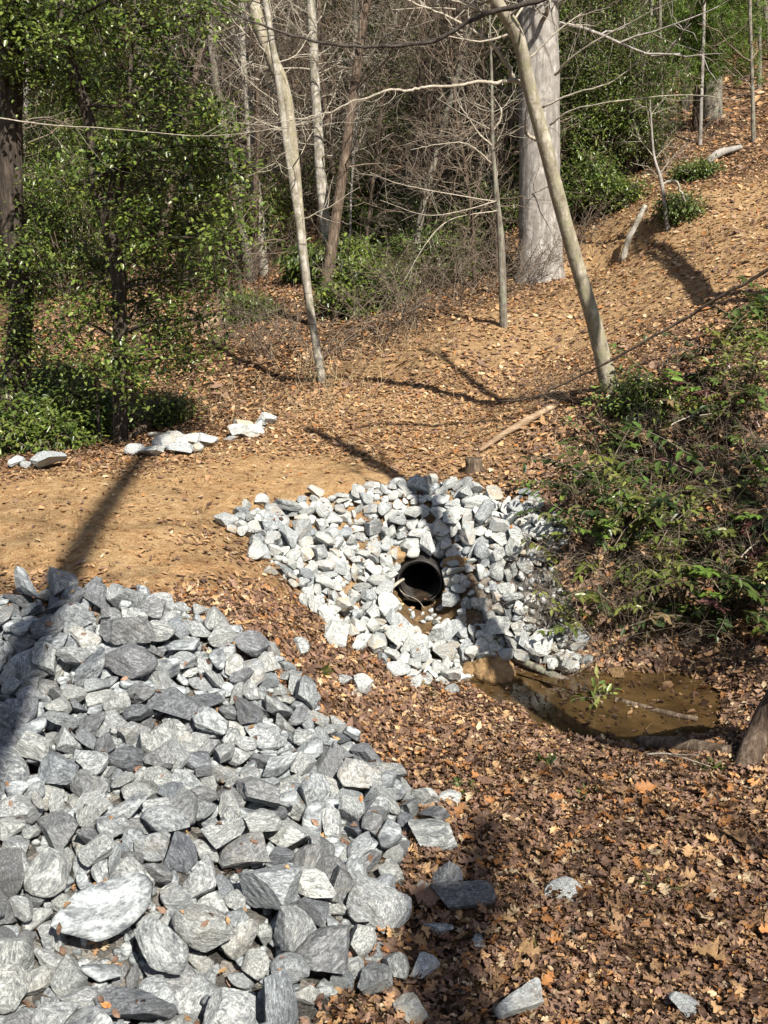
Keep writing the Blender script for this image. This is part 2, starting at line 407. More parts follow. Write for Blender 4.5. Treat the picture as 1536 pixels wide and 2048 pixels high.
sa = nt.nodes.new('ShaderNodeAttribute'); sa.attribute_name = 'stone'
grav = ramp(nt, vo.outputs['Color'], [(.2, (.06, .058, .055)), (.5, (.17, .165, .155)), (.8, (.30, .29, .27))])
lit = mix(nt, lit, grav, sa.outputs['Fac'])
n5 = noise(nt, coords(nt, (.5, 1.6, 1)), 1.6, 5, .6, .6)
clay = mix(nt, clay, (.58, .42, .235), ramp(nt, n5, [(.47, (0, 0, 0)), (.6, (.85, .85, .85))]))
clay = mix(nt, clay, ramp(nt, noise(nt, coords(nt, (1.2, 5, 1)), 3.0, 6, .7), [(.36, (.42, .38, .35)), (.55, (1.05, 1.05, 1.05))]), .8, 'MULTIPLY')
c = mix(nt, lit, clay, sep.outputs[0]); c = mix(nt, c, tan, sep.outputs[1]); c = mix(nt, c, mud, sep.outputs[2])
c = mix(nt, c, ramp(nt, n3, [(.36, (.55, .52, .5)), (.6, (1.12, 1.12, 1.12))]), .85, 'MULTIPLY')
nt.links.new(c, b.inputs['Base Color']); bump(nt, b, mix(nt, n2, n3, .5), 1.0, .09)

m, nt, b = mat('water', .04, .5); M['water'] = m
n = noise(nt, coords(nt, (1, 1, 1)), 3, 4)
nt.links.new(ramp(nt, n, [(.35, (.05, .031, .013)), (.65, (.115, .072, .03))]), b.inputs['Base Color'])
bump(nt, b, noise(nt, coords(nt, (4, 9, 1)), 2.5, 3), .12, .02)
b.inputs['Alpha'].default_value = .8
m, nt, b = mat('pipe_metal', .6, .4); M['pipe'] = m
nt.links.new(ramp(nt, noise(nt, coords(nt), 9, 5), [(.35, (.012, .011, .010)), (.65, (.04, .036, .034))]), b.inputs['Base Color'])  # near-black metal, with the shade inside the barrel put into its colour
m, nt, b = mat('mud', .8, .3); M['mud'] = m
n = noise(nt, coords(nt), 7, 6, .65)
nt.links.new(ramp(nt, n, [(.3, (.14, .085, .04)), (.5, (.27, .175, .085)), (.7, (.40, .28, .15))]), b.inputs['Base Color']); bump(nt, b, noise(nt, coords(nt), 16, 5, .7), .9, .05)
m, nt, b = mat('straw', .8, .2); M['straw'] = m; nt.links.new(vcol(nt), b.inputs['Base Color'])

# ------------------------------------------------------------------ ground, water
def zones(x, y):
    """clay road / tan trampled road / wet mud, from plan position"""
    w = fbm(x * .8, y * .8, 77) * 1.2
    def line(P, width, soft):
        d = np.full(x.shape, 1e9)
        for (x0, y0), (x1, y1) in zip(P[:-1], P[1:]):
            dx, dy = x1 - x0, y1 - y0; t = np.clip(((x - x0) * dx + (y - y0) * dy) / (dx * dx + dy * dy), 0, 1)
            d = np.minimum(d, np.hypot(x - x0 - t * dx, y - y0 - t * dy))
        return np.clip((width - d + w * .5) / soft + .5, 0, 1)
    clay = line([(-9, 12.7), (-5, 12.6), (-3.0, 12.8), (-1.3, 14.0)], 1.85, .8) * np.clip(1.15 - 2.2 * np.clip(fbm(x * .55 + 9, y * .9, 41), 0, 1), .25, 1)
    trk = line([(-4, 13.2), (-1, 15), (.6, 17.6), (2.1, 20.5), (4.5, 22.5), (7.2, 21.5), (10, 20)], 2.7, 1.6)
    bank = line([(6, 26), (9.5, 24), (13, 24)], 2.6, 2)
    trk = np.maximum(trk, bank)
    wet = np.clip(line([(.45, 13.2), (.8, 12.4), (1.4, 11.6), (2.4, 11.0), (3.4, 10.9)], .55, .5), 0, 1)
    return clay * (1 - trk * .3), trk * .7, wet
def poly_mask(P, x, y):
    c = np.zeros(x.shape, bool); j = len(P) - 1
    for i in range(len(P)):
        xi, yi, xj, yj = *P[i], *P[j]
        c ^= ((yi > y) != (yj > y)) & (x < (xj - xi) * (y - yi) / (yj - yi + 1e-12) + xi); j = i
    return c
HEAP_P = [(-110,1215),(60,1215),(330,1210),(450,1290),(600,1410),(760,1530),(830,1660),(780,1840),(700,1975),(580,2100),(540,2200),(-150,2200)]
APRON_P = [(445,1052),(540,1015),(690,995),(870,970),(1080,1015),(1150,1060),(1105,1140),(1190,1300),(1020,1315),(885,1372),(720,1285),(600,1195)]
HEAP_W = np.array([ground(*p)[:2] for p in HEAP_P]); APRON_W = np.array([ground(*p)[:2] for p in APRON_P])
def grow(start, step, f, stop):
    o = [start]
    while o[-1] < stop: o.append(o[-1] + step); step *= f
    return o
xs = np.array(sorted([-q for q in grow(6.0, .07, 1.07, 90)] + list(np.arange(-5.95, 6.95, .06)) + grow(7.0, .07, 1.07, 90)))
ys = np.array(sorted([-q for q in grow(-3.9, .1, 1.12, 40)] + list(np.arange(4.0, 16.0, .06)) + grow(16.0, .07, 1.018, 130)))
X, Y = np.meshgrid(xs, ys); Z = height(X, Y)
mb = MB(); ny, nx = X.shape
i, j = np.meshgrid(np.arange(ny - 1), np.arange(nx - 1), indexing='ij')
q = np.stack([i * nx + j, i * nx + j + 1, (i + 1) * nx + j + 1, (i + 1) * nx + j], -1).reshape(-1, 4)
V = np.stack([X.ravel(), Y.ravel(), Z.ravel()], 1)
rel = V - PIPE_C; al = rel @ PIPE_D; rad = np.linalg.norm(rel - np.outer(al, PIPE_D), axis=1)
inpipe = (rad < PIPE_R + .005) & (al > -.3) & (al < 4.0)
q = q[~inpipe[q].any(1)]
zc = zones(X.ravel(), Y.ravel())
mb.add(V, q, None, np.stack(zc, 1))
gob = mb.build('ground', M['ground'])
_st = np.maximum(poly_mask(HEAP_W, V[:, 0], V[:, 1]), poly_mask(APRON_W, V[:, 0], V[:, 1]))
_at = gob.data.attributes.new('stone', 'FLOAT', 'POINT'); _at.data.foreach_set('value', _st.astype(np.float32))
tag(gob, 'leaf strewn forest ground rising to a wooded hillside', None, None, 'structure')

mb = MB(); P = [(880,1300),(960,1330),(1050,1350),(1200,1340),(1330,1340),(1420,1360),(1460,1400),(1420,1460),(1300,1500),(1150,1500),(1020,1450),(930,1390)]
W = np.array([ray(px, py) * ((WATER_Z - CAMZ) / ray(px, py)[2]) + np.array([0, 0, CAMZ]) for px, py in P])
W[:, :2] += (W[:, :2] - W[:, :2].mean(0)) * .12
cn = W.mean(0); n = 12; rings = [cn + (W - cn) * t for t in np.linspace(0, 1, n + 1)[1:]]
mb.add(np.concatenate([[cn]] + rings), np.concatenate([np.stack([1 + k * 12 + np.arange(12), 1 + k * 12 + (np.arange(12) + 1) % 12, 1 + (k + 1) * 12 + (np.arange(12) + 1) % 12, 1 + (k + 1) * 12 + np.arange(12)], 1) for k in range(n - 1)]),
       np.stack([np.zeros(12, int), 1 + np.arange(12), 1 + (np.arange(12) + 1) % 12], 1))
tag(mb.build('water', M['water']), 'muddy brown water of the small creek pool', None, None, 'structure')

# ------------------------------------------------------------------ rocks
RM, RML = {}, []
for k in range(NROCK):
    v, f = rock_points(100 + k, 5)
    mbk = MB(); mbk.add(v, None, f)
    RML.append(mbk)
RLOW = [rock_points(100 + k, 3) for k in range(NROCK)]
def rock_mesh(k, m):
    if (k, m) not in RM: RM[(k, m)] = RML[k].mesh('rock', M[m], sharp=28)
    return RM[(k, m)]
def rock(name, mesh, loc, rot, s, label, cat, group=None):
    o = bpy.data.objects.new(name, mesh); COL.objects.link(o)
    o.location = loc; o.rotation_mode = 'QUATERNION'; o.rotation_quaternion = rot; o.scale = (s, s, s)
    return tag(o, label, cat, group)
def unpack(nums, n_vis):
    """settled stones, eight numbers each: place, turn, length and shape; the first n_vis show in the picture"""
    a = np.array(nums, float).reshape(-1, 8)
    q = unit(a[:, 3:7])
    return a[:, :3] / 500.0, q, np.floor(a[:, 7] / 100) / 100, (a[:, 7] % 100).astype(int), np.arange(len(a)) < n_vis
HEAP_DATA = unpack([
-17, 3315, 206, 760, 207, -164, 592, 3719, -360, 3217, 347, 939, -94, 118, -305, 4218, -567, 2986, 354, 373, 88, 208, 899, 4025, -663, 2880, 358, 832, -204, 304, -413, 3715,
-703, 2704, 306, 805, -344, 152, 456, 3723, -204, 3038, 226, 42, -185, -51, 979, 4215, -448, 2670, 300, 85, 25, 562, -821, 3525, -308, 2750, 247, 694, -264, 598, -297, 4015,
-293, 3046, 300, 759, 319, -343, -451, 3112, -1075, 3096, 469, 510, 209, 95, -828, 3305, -1090, 4438, 647, 388, -92, 93, -911, 3601, -493, 3406, 353, 197, 100, 16, -974, 3615,
-1191, 4723, 672, 836, -260, 281, 391, 4218, -1073, 2682, 371, 894, 383, 181, 140, 2708, 193, 3891, 127, 62, -2, -68, -995, 3710, -105, 4165, 251, 822, 14, 312, -474, 3219,
-1188, 3080, 478, 527, -530, -442, 494, 2818, -1115, 3359, 482, 927, -98, 253, -254, 3402, -924, 2781, 330, 16, -464, 115, -877, 2519, -766, 3424, 459, 150, 11, 580, 799, 3325,
-888, 4298, 493, 666, 26, 111, -736, 4210, -474, 3745, 417, 13, 125, -9, 991, 3723, -700, 3336, 394, 494, -665, -233, -507, 2418, -1386, 3623, 546, 756, -379, -423, -323, 3718,
-607, 3252, 359, 695, -66, -266, 663, 3800, -1198, 3639, 549, 900, 288, -40, -322, 3509, -238, 3311, 303, 279, 8, 41, 958, 3813, -1121, 2787, 405, 754, 309, 530, 231, 3716,
-26, 2997, 172, 686, -170, 255, -659, 3102, -1451, 4020, 599, 548, 264, 156, -777, 3108, -141, 4295, 199, 858, 166, -166, -455, 2020, -1032, 3494, 469, 412, 397, -531, -624, 2612,
-1281, 3444, 497, 747, 13, -14, 663, 2701, -1335, 2801, 420, 36, 238, -354, -903, 3524, -347, 3606, 297, 974, -70, 118, 173, 4108, -461, 3029, 289, 20, -493, 448, -745, 2808,
-903, 4879, 547, 766, -506, 72, -387, 2323, -292, 2935, 236, 902, 192, -31, -383, 2525, -729, 4218, 472, 792, -145, 335, -487, 2619, -921, 2619, 332, 885, 374, -45, 269, 2600,
-790, 3320, 434, 970, 220, 80, 44, 2404, -555, 2784, 224, 123, 185, -262, 938, 3121, -1989, 4751, 693, 586, 103, 49, -801, 2922, -1317, 3737, 595, 909, -71, 387, 129, 2518,
-992, 3858, 483, 175, -97, -158, -966, 3724, -1443, 4837, 692, 738, -398, 167, 517, 3712, -71, 3167, 188, 641, 204, -197, -712, 3224, -511, 4301, 348, 250, -49, 38, -965, 3210,
-1070, 2518, 350, 823, -260, 18, 503, 2517, -642, 4972, 515, 980, -140, 129, -22, 3519, -1557, 4502, 610, 328, 97, 180, -921, 3819, -1265, 5134, 684, 399, 138, -736, -527, 3916,
-402, 2942, 255, 850, 246, 155, 436, 2005, -668, 2778, 279, 67, -190, 351, -914, 2514, -1276, 4413, 604, 832, -137, -284, 455, 3910, -673, 3152, 341, 197, 144, -179, 952, 2821,
-1468, 4470, 642, 855, 33, 494, -145, 3322, -1685, 4604, 622, 400, 636, 193, -629, 1724, -854, 2579, 303, 876, 106, -215, -415, 4203, -1018, 2759, 338, 749, 381, 264, 471, 2913,
-1537, 4910, 721, 579, 232, -231, -745, 2210, -1534, 4721, 697, 980, 192, -16, 23, 2915, -242, 3264, 230, 911, -102, 378, -123, 2318, -1090, 3722, 536, 658, 100, 103, -738, 2508,
-244, 4279, 230, 6, 561, 193, 804, 3112, -370, 4774, 356, 541, 455, 293, 642, 4200, -126, 3899, 231, 430, -572, -54, -696, 3002, -1147, 3930, 518, 83, 274, 280, 915, 2606,
-200, 3807, 224, 842, 271, 439, 150, 2708, -1449, 5192, 729, 928, 188, -292, -128, 2208, -1599, 5181, 748, 804, -17, 468, -363, 3218, -715, 3528, 453, 389, 199, 318, -840, 2505,
-911, 3502, 487, 588, -214, -167, 760, 3720, 37, 3059, 168, 719, 464, -249, -451, 2724, -1286, 4875, 620, 243, -338, 889, -184, 2318, -661, 2882, 261, 238, 137, -23, 960, 3315,
-149, 3353, 258, 436, -646, -142, 609, 2318, -1233, 3917, 515, 689, -227, 429, -535, 2518, -37, 3822, 237, 515, 87, 229, -821, 2916, -426, 4049, 362, 386, 861, 64, 321, 3414,
-937, 3381, 477, 455, 164, -22, 874, 2208, -864, 3862, 488, 902, 363, 8, -230, 2724, -1363, 4492, 645, 25, 84, 176, 979, 3115, -1402, 5123, 688, 804, 397, 292, -330, 3300,
-857, 3789, 432, 848, 72, 162, 497, 2815, -868, 2709, 308, 163, 758, 570, -268, 3024, -821, 3144, 410, 459, -266, 702, 472, 2801, -1113, 2963, 437, 869, -299, 125, -371, 2200,
-887, 4035, 471, 863, 123, 218, -436, 2923, -2027, 5078, 686, 345, 35, 209, -913, 2219, -840, 3931, 462, 480, 238, 246, -806, 2619, -289, 3451, 285, 367, -454, -158, 795, 3115,
-64, 4005, 238, 149, 276, -283, -905, 1820, -1266, 3346, 489, 137, 45, 389, -909, 1804, -1005, 4050, 498, 375, 35, 10, -925, 2716, -559, 3439, 409, 841, 38, -104, -528, 2918,
-93, 3666, 221, 915, -170, -204, 302, 2717, -1360, 4677, 655, 956, 279, 59, 59, 3014, -1177, 4046, 526, 276, -705, 643, -105, 2806, -1768, 5135, 744, 589, 90, 505, 623, 4120,
-1127, 5095, 644, 240, 9, -86, 966, 2610, -761, 3220, 391, 609, -248, -183, -729, 2805, -338, 4139, 308, 431, 197, 381, -792, 2112, -1039, 4285, 559, 883, -154, -152, 415, 2201,
-1077, 2977, 394, 914, 243, -319, 37, 2200, -575, 2951, 252, 919, 204, 215, 256, 1914, -484, 4577, 354, 902, -301, 257, -165, 3005, -135, 2981, 165, 953, -121, 269, -48, 1618,
-1017, 4165, 527, 746, -87, -133, -645, 2715, -194, 3443, 248, 675, 535, 401, 309, 2618, -1095, 4088, 493, 466, 98, 290, -829, 2618, -440, 2924, 212, 459, -369, -128, -797, 1401,
-573, 3170, 295, 922, 255, 85, 277, 2303, -1080, 4880, 613, 828, -144, -19, -541, 3704, -1287, 4026, 570, 391, -227, -138, -880, 2606, -247, 2903, 174, 978, 200, 29, 17, 1921,
-76, 4545, 147, 836, -127, 284, 450, 2619, -360, 3834, 295, 471, -238, 273, -803, 2918, 176, 4276, 84, 354, 187, 456, 794, 2800, -918, 3667, 440, 343, 61, -27, 936, 2615,
-629, 3390, 365, 905, -216, 199, -303, 2325, -1035, 4730, 516, 990, -86, 67, 75, 1407, -752, 3795, 398, 923, -55, 331, -184, 3309, -98, 3499, 208, 455, 406, -17, 791, 2824,
-726, 3963, 416, 448, -206, 94, -864, 3124, -1001, 2841, 348, 866, 318, 381, -47, 2313, -987, 4449, 529, 815, -185, 546, 35, 2812, -367, 3450, 304, 951, -292, 19, 90, 2012,
43, 3866, 157, 328, -385, 378, -774, 1616, -364, 4363, 309, 417, -38, -141, -896, 2725, -1186, 4236, 560, 690, -40, 248, -677, 2123, -400, 3107, 253, 798, -28, 103, -592, 1916,
-644, 4041, 411, 301, -258, -34, 916, 3014, -87, 3257, 212, 395, 68, 385, 830, 2024, -790, 4456, 455, 625, -217, 47, -747, 2823, -1606, 5049, 670, 683, -90, -582, 429, 2417,
-630, 4772, 433, 922, 235, -142, 268, 3305, -541, 2863, 232, 435, -190, 415, -775, 1706, -1659, 4671, 618, 944, 201, 32, -257, 2704, -1071, 3587, 510, 802, 217, -231, 504, 2319,
-1292, 4244, 569, 563, 305, 207, -739, 1918, -689, 3593, 414, 618, 93, -71, -776, 2619, -797, 3701, 415, 411, 323, 605, 599, 2312, -704, 4768, 483, 819, 370, -104, 423, 2205,
-908, 5036, 549, 917, -50, 246, -307, 2905, -823, 5105, 579, 123, -401, 487, -765, 2704, -11, 4318, 195, 312, -155, 7, -936, 3123, -1335, 4153, 567, 958, 146, 220, 104, 2424,
32, 3584, 165, 257, 310, -82, 910, 1919, -895, 3244, 439, 581, 165, -714, -350, 2323, -1070, 3849, 547, 437, -368, -352, 740, 2800, -1206, 4285, 603, 517, -22, -28, 854, 1919,
-987, 4945, 593, 636, 361, 35, 679, 2625, -1022, 2590, 319, 968, 194, 84, -128, 2010, -1528, 5042, 711, 920, 237, -296, -92, 3822, -497, 3206, 296, 784, 196, 403, -428, 1508,
-690, 3704, 404, 478, -53, 308, 819, 2900, -935, 3947, 483, 505, 3, 717, 479, 3009, -652, 4697, 461, 268, 58, 72, -958, 2724, -68, 3614, 184, 250, 28, -43, -966, 3017,
-816, 4235, 430, 849, 209, -208, -437, 1821, -544, 3264, 315, 608, -148, 326, -707, 1708, -638, 3918, 377, 428, -282, -325, -793, 2514, -839, 3352, 420, 907, 187, 363, 97, 2622,
-118, 3050, 160, 99, 47, -359, 926, 2200, -600, 4645, 396, 162, -493, 236, -820, 2404, -934, 4658, 561, 960, -90, 86, -248, 3006, -391, 4582, 317, 514, -146, -146, 832, 2422,
-590, 4106, 368, 962, 151, -10, -222, 2510, -568, 4890, 433, 346, 110, 222, -904, 2615, 1, 4055, 186, 885, -259, 384, -19, 3314, -951, 3219, 496, 822, 215, 95, -516, 2206,
-792, 4994, 539, 888, 257, -62, 373, 2804, 107, 4114, 125, 353, -429, 665, -498, 2012, -33, 3940, 210, 417, -232, 671, 565, 3416, -822, 4620, 458, 682, 23, 188, 705, 2822,
-1461, 3004, 417, 771, 107, -77, 622, 2223, -763, 2864, 272, 669, 193, 316, -643, 1613, -826, 4721, 500, 287, -376, 263, -840, 2219, -193, 4491, 205, 682, -63, 32, 727, 1620,
-1471, 3853, 541, 960, -5, -187, 204, 3001, -219, 3593, 258, 606, 564, -47, -557, 2424, -1543, 4234, 616, 942, 13, -199, -268, 2814, -1241, 3299, 446, 944, -96, 308, -55, 1818,
-1470, 4198, 586, 933, 239, 117, -239, 2025, -671, 4432, 401, 299, -232, -47, -923, 2415, -563, 4131, 409, 927, 8, 155, -339, 1815, -606, 2529, 311, 858, -212, 129, 447, 4221,
39, 3708, 159, 60, -323, 71, 941, 1612, -1027, 3058, 390, 694, 316, 311, -566, 1425, -995, 2933, 367, 619, 50, 565, -542, 1907, -830, 3559, 448, 50, -38, -70, 995, 2607,
-1615, 4388, 583, 741, 190, -583, -270, 2604, -982, 3305, 467, 944, -211, 236, -86, 2520, -1794, 5109, 693, 782, -176, 176, -569, 3022, -553, 4799, 389, 965, -75, 143, 202, 2018,
-368, 4182, 280, 243, 591, -131, 756, 1816, -1183, 2962, 412, 171, 108, 549, 810, 1912, -582, 2669, 241, 991, 70, 82, -67, 2410, -1167, 3522, 474, 606, -363, -647, -284, 1916,
-1042, 2959, 363, 929, 108, 293, 196, 1605, -106, 3817, 200, 625, 105, 476, 608, 3213, -844, 3452, 430, 615, 694, 368, -51, 2907, -1220, 3578, 478, 362, -80, 497, -784, 2802,
-773, 4625, 482, 8, 425, 28, 904, 2520, -931, 3206, 419, 586, 446, 145, 660, 3211, -1449, 4357, 552, 439, 343, -90, 825, 2108, -1449, 4537, 570, 417, 242, 243, -841, 2609,
-437, 4881, 340, 728, 73, 585, -346, 2212, -957, 2694, 305, 10, -624, -60, -778, 1501, -1106, 4188, 554, 474, -389, -704, -355, 1919, -166, 3321, 203, 958, -144, 181, -164, 2322,
-499, 4121, 328, 822, -150, -110, -536, 2408, -1119, 5195, 647, 948, -40, 180, 257, 2802, -143, 4029, 197, 579, 66, 233, -777, 2201, 87, 3993, 127, 759, 119, 249, -587, 1625,
-936, 3742, 456, 841, 341, -290, 300, 1913, -314, 4685, 250, 966, -23, 249, 40, 2505, -1208, 2957, 480, 636, -454, 185, -594, 2804, -1206, 3350, 466, 753, -139, 204, -608, 1514,
4, 3500, 160, 291, -62, 411, -860, 1715, -438, 4514, 298, 135, -285, -467, -825, 2607, -533, 3931, 368, 758, -91, 327, -556, 2502, -1242, 3532, 520, 19, -330, -114, 936, 1825,
-1218, 3464, 531, 760, -369, 403, -348, 1811, -359, 2800, 182, 872, 303, 338, 177, 2208, -1317, 5008, 636, 608, 154, 221, 745, 3600, -707, 3873, 414, 46, -20, 289, 955, 1923,
-671, 4588, 423, 805, 34, -219, 549, 2513, -722, 4084, 404, 693, 554, 206, 410, 2407, -838, 3256, 429, 620, -370, -212, -657, 2321, -802, 2853, 283, 736, 16, 447, -507, 1414,
-1702, 4990, 670, 956, -12, -207, 201, 2303, -1861, 4654, 623, 133, 267, 589, -750, 1802, -639, 4192, 399, 377, -236, 531, -720, 2516, -1106, 3053, 410, 574, -35, -2, 817, 1925,
-278, 3871, 324, 442, 40, 837, 318, 3225, -204, 4138, 202, 17, 318, -96, 942, 2907, -587, 3756, 377, 969, -209, 106, -63, 3006, -676, 3839, 375, 539, -601, 583, 83, 1623,
-755, 4146, 408, 293, -90, 299, -903, 1819, -1806, 4786, 704, 792, -236, -155, 540, 2501, -1208, 4955, 643, 684, -108, 171, -699, 2920, -1648, 5201, 690, 848, 36, 120, -512, 3522,
-592, 4424, 396, 37, 860, 380, -336, 3523, -442, 4340, 292, 973, -55, 221, -13, 3022, -974, 3691, 478, 303, -318, 102, 891, 2017, -556, 3539, 384, 810, -30, 570, -131, 2600,
-1112, 3560, 455, 817, 332, -419, 212, 1501, -1032, 3338, 432, 468, 35, 208, -857, 1725, 1, 4162, 151, 564, -59, -50, 821, 2619, -391, 4038, 272, 717, -49, 88, 688, 2210,
-822, 4099, 434, 803, 206, 51, 555, 2315, -199, 4623, 184, 868, -310, 54, 383, 2811, -190, 4384, 229, 146, -289, 303, -895, 2204, -788, 4015, 452, 69, -53, 42, 994, 2222,
-1150, 2879, 395, 768, -14, 477, 424, 1418, -401, 3722, 325, 624, -207, -236, -714, 2521, -474, 5023, 367, 936, -194, 132, 259, 1900, -472, 4694, 347, 7, -892, -448, 33, 2310,
-286, 4555, 224, 775, 121, 519, -337, 2005, -1808, 4967, 669, 322, -15, 166, -931, 2819, -252, 4631, 226, 849, -173, 101, 486, 1910, -1250, 4175, 542, 821, -68, 332, 457, 2020,
-1517, 4056, 542, 912, -239, 202, -260, 4200, -640, 4346, 374, 93, 257, 57, 959, 2423, -689, 3054, 301, 728, -118, 412, -534, 2611, -747, 3054, 329, 113, 231, -412, -873, 1809,
-1210, 3177, 438, 324, 202, 413, -826, 2518, 209, 4047, 129, 7, 8, -907, 419, 2608, -922, 5211, 593, 208, -160, 163, -950, 1804, -880, 4232, 445, 536, 102, 120, 828, 2517,
-1020, 5222, 605, 181, -95, -337, 918, 2002, -1082, 4793, 538, 763, -98, 81, -632, 2110, -1100, 2911, 364, 793, -95, -145, 582, 1402, -158, 3655, 202, 628, 282, 211, 692, 2124,
-222, 4714, 200, 690, 240, 224, 643, 2104, -902, 4649, 488, 915, -119, -154, -351, 2509, -1080, 3211, 445, 81, -154, 43, -983, 2001, -989, 4180, 469, 695, 34, 30, -716, 2009,
-488, 4801, 345, 845, 95, 232, 470, 1715, -1373, 4295, 545, 449, -267, -225, -821, 2105, 72, 3770, 148, 465, 294, -244, -797, 1616, -566, 3625, 401, 577, 302, 203, -730, 2724,
-747, 4867, 498, 247, 952, 170, 33, 2501, -1324, 3956, 499, 710, -236, 39, 661, 1718, -1278, 3808, 511, 974, -66, 141, 160, 4020, -1062, 3768, 465, 234, -316, 161, 904, 2409,
-343, 4590, 269, 871, -107, 477, 36, 2123, -590, 3870, 366, 778, -416, -110, -455, 2513, -31, 3109, 144, 909, 198, 300, 207, 1513, -1487, 4280, 578, 325, -505, 445, -663, 2018,
-1123, 3982, 517, 659, 326, -190, -649, 2209, -547, 5103, 426, 86, -322, 446, -830, 2102, -1284, 4574, 603, 83, -269, -713, -640, 2615, -252, 3547, 311, 544, 578, 336, 504, 1814,
-444, 3554, 391, 970, -128, 60, 193, 3115, -1050, 5034, 584, 885, 50, -424, 178, 2925, 56, 4354, 88, 672, -153, 208, -693, 2419, -172, 4228, 208, 697, 168, -456, -525, 1406,
-723, 4647, 413, 220, 100, 83, -966, 1810, -625, 3555, 366, 873, -174, 155, -426, 2124, -407, 4698, 302, 238, 221, 187, 926, 2400, -1012, 2657, 307, 151, -134, 17, -978, 1823,
-216, 3962, 208, 489, 162, -70, -853, 2208, -1184, 4185, 526, 373, -519, -35, 767, 1923, -1222, 5285, 664, 667, -513, 170, -512, 2624, -467, 3978, 295, 757, -135, 195, 607, 1718,
-1714, 4769, 681, 991, 85, -50, 76, 1715, -1405, 4458, 542, 297, -18, 63, 951, 1415, -1235, 4456, 558, 44, 140, 83, -985, 2115, -171, 3238, 181, 894, -194, 286, -281, 1811,
-1348, 4101, 515, 973, 76, -77, -197, 2104, -491, 3803, 300, 637, 282, 349, 626, 1912, -1437, 4656, 611, 206, -460, -117, -854, 2801, -480, 3133, 270, 470, -6, 136, -871, 1815,
-527, 3663, 343, 711, -124, 32, 690, 2819, -1201, 4693, 594, 849, -175, -43, 494, 3723, -908, 4597, 481, 915, -215, 318, -119, 1415, -1154, 2930, 380, 920, 266, -261, 109, 1714,
-737, 4254, 406, 906, 31, 189, 374, 2410, -1552, 3935, 504, 429, -110, 8, -895, 1613, -735, 5111, 514, 346, 482, -185, 782, 1719, -1013, 3763, 446, 465, 157, 533, 688, 1916,
-486, 4208, 321, 902, -324, 98, -265, 2122, -752, 4560, 428, 945, 209, 238, 70, 1704, -1292, 3619, 480, 309, 143, -256, -904, 2600, -409, 3506, 277, 789, 135, 476, -362, 2010,
-708, 3254, 355, 747, -5, 140, -648, 1713, -184, 3613, 220, 492, 392, 76, -772, 1415, -324, 4264, 297, 91, 832, -131, 530, 2418, -1271, 5068, 666, 821, -364, -332, -283, 1404,
-480, 2760, 235, 924, -50, 375, -29, 2807, -331, 3153, 263, 290, 163, 942, -15, 2106, -770, 4756, 515, 461, -166, 295, -819, 2205, -1055, 4872, 524, 920, -314, 54, -225, 2002,
-1433, 4253, 538, 807, -147, -276, -499, 2114, -419, 2990, 217, 796, 65, 187, 570, 2314, -1415, 4177, 537, 432, 376, -342, -743, 2524, -897, 4835, 509, 336, 116, -475, -804, 2907,
-535, 4024, 332, 585, -251, 284, -716, 2707, -1014, 4374, 548, 253, -102, -258, -926, 1919, -1066, 3688, 472, 541, -265, -93, -791, 2609, -1750, 4883, 668, 848, 462, 255, 34, 1821,
-1490, 5055, 653, 31, 11, 115, -992, 2508, -440, 4092, 287, 912, -150, -29, -377, 1619, -1719, 4542, 581, 519, 256, -278, -765, 2400, -1355, 4527, 557, 280, 343, 16, -895, 1925,
-1640, 4712, 690, 543, 4, -98, -833, 2304, 29, 4284, 132, 504, -70, -32, 859, 2222, -924, 5132, 574, 774, -16, 341, 531, 2117, -1487, 3955, 518, 580, -367, -397, -607, 1509,
-318, 4151, 240, 903, -411, 72, 96, 2807, -1711, 5045, 655, 463, 194, 70, -861, 1810, -69, 3722, 187, 316, -3, -310, 896, 1715, -655, 3637, 374, 138, -32, -45, 988, 2000,
-166, 4609, 147, 353, -147, 133, -913, 1717, -1405, 3736, 550, 154, -27, 177, -971, 2525, -241, 4516, 211, 951, -174, -117, 222, 1611, -1155, 4392, 540, 560, -181, -3, 807, 1814,
-306, 3141, 237, 609, -140, -151, 765, 3220, -1106, 3497, 443, 19, 88, 337, -936, 1515, -896, 4467, 478, 443, -95, 139, -880, 1505, -1035, 4938, 536, 371, 26, 339, -863, 1918,
-575, 4719, 369, 560, 273, 47, 779, 1422, -1781, 4835, 649, 954, 279, -92, -39, 2123, -1718, 4771, 630, 935, 148, 0, -319, 1601, -506, 4469, 317, 45, 209, 139, 966, 2309,
96, 4259, 77, 613, -118, -14, -780, 1809, 9, 4045, 129, 653, 7, 183, 734, 2317, -310, 2916, 179, 93, 1, -181, -978, 2103, -990, 3242, 428, 485, 273, 439, -704, 2012,
-432, 4439, 281, 4, 541, -446, 711, 1724, -783, 2662, 244, 50, -157, 44, 984, 2110, -819, 4539, 442, 222, -219, 184, -931, 1607, -2130, 5061, 673, 889, 354, 71, -278, 1508,
-1862, 4838, 631, 913, -205, 141, -320, 1504, -519, 5054, 398, 238, 735, 632, 35, 2111, -1701, 4944, 640, 746, -192, -26, 635, 1814, -1113, 4955, 527, 713, 36, 127, 687, 1917,
-1856, 5043, 690, 439, 86, -107, -887, 1414, -1604, 4143, 594, 60, 30, -243, -967, 2903, -345, 3256, 253, 202, 12, -230, -951, 2320, -556, 4578, 346, 933, -163, 289, 132, 2220,
-1407, 4890, 617, 516, 5, -208, -830, 2624, -1157, 3862, 478, 152, -383, 554, -722, 2507, -832, 3016, 340, 32, -268, 132, -953, 1721, -1234, 4130, 507, 715, 213, 492, -447, 1412,
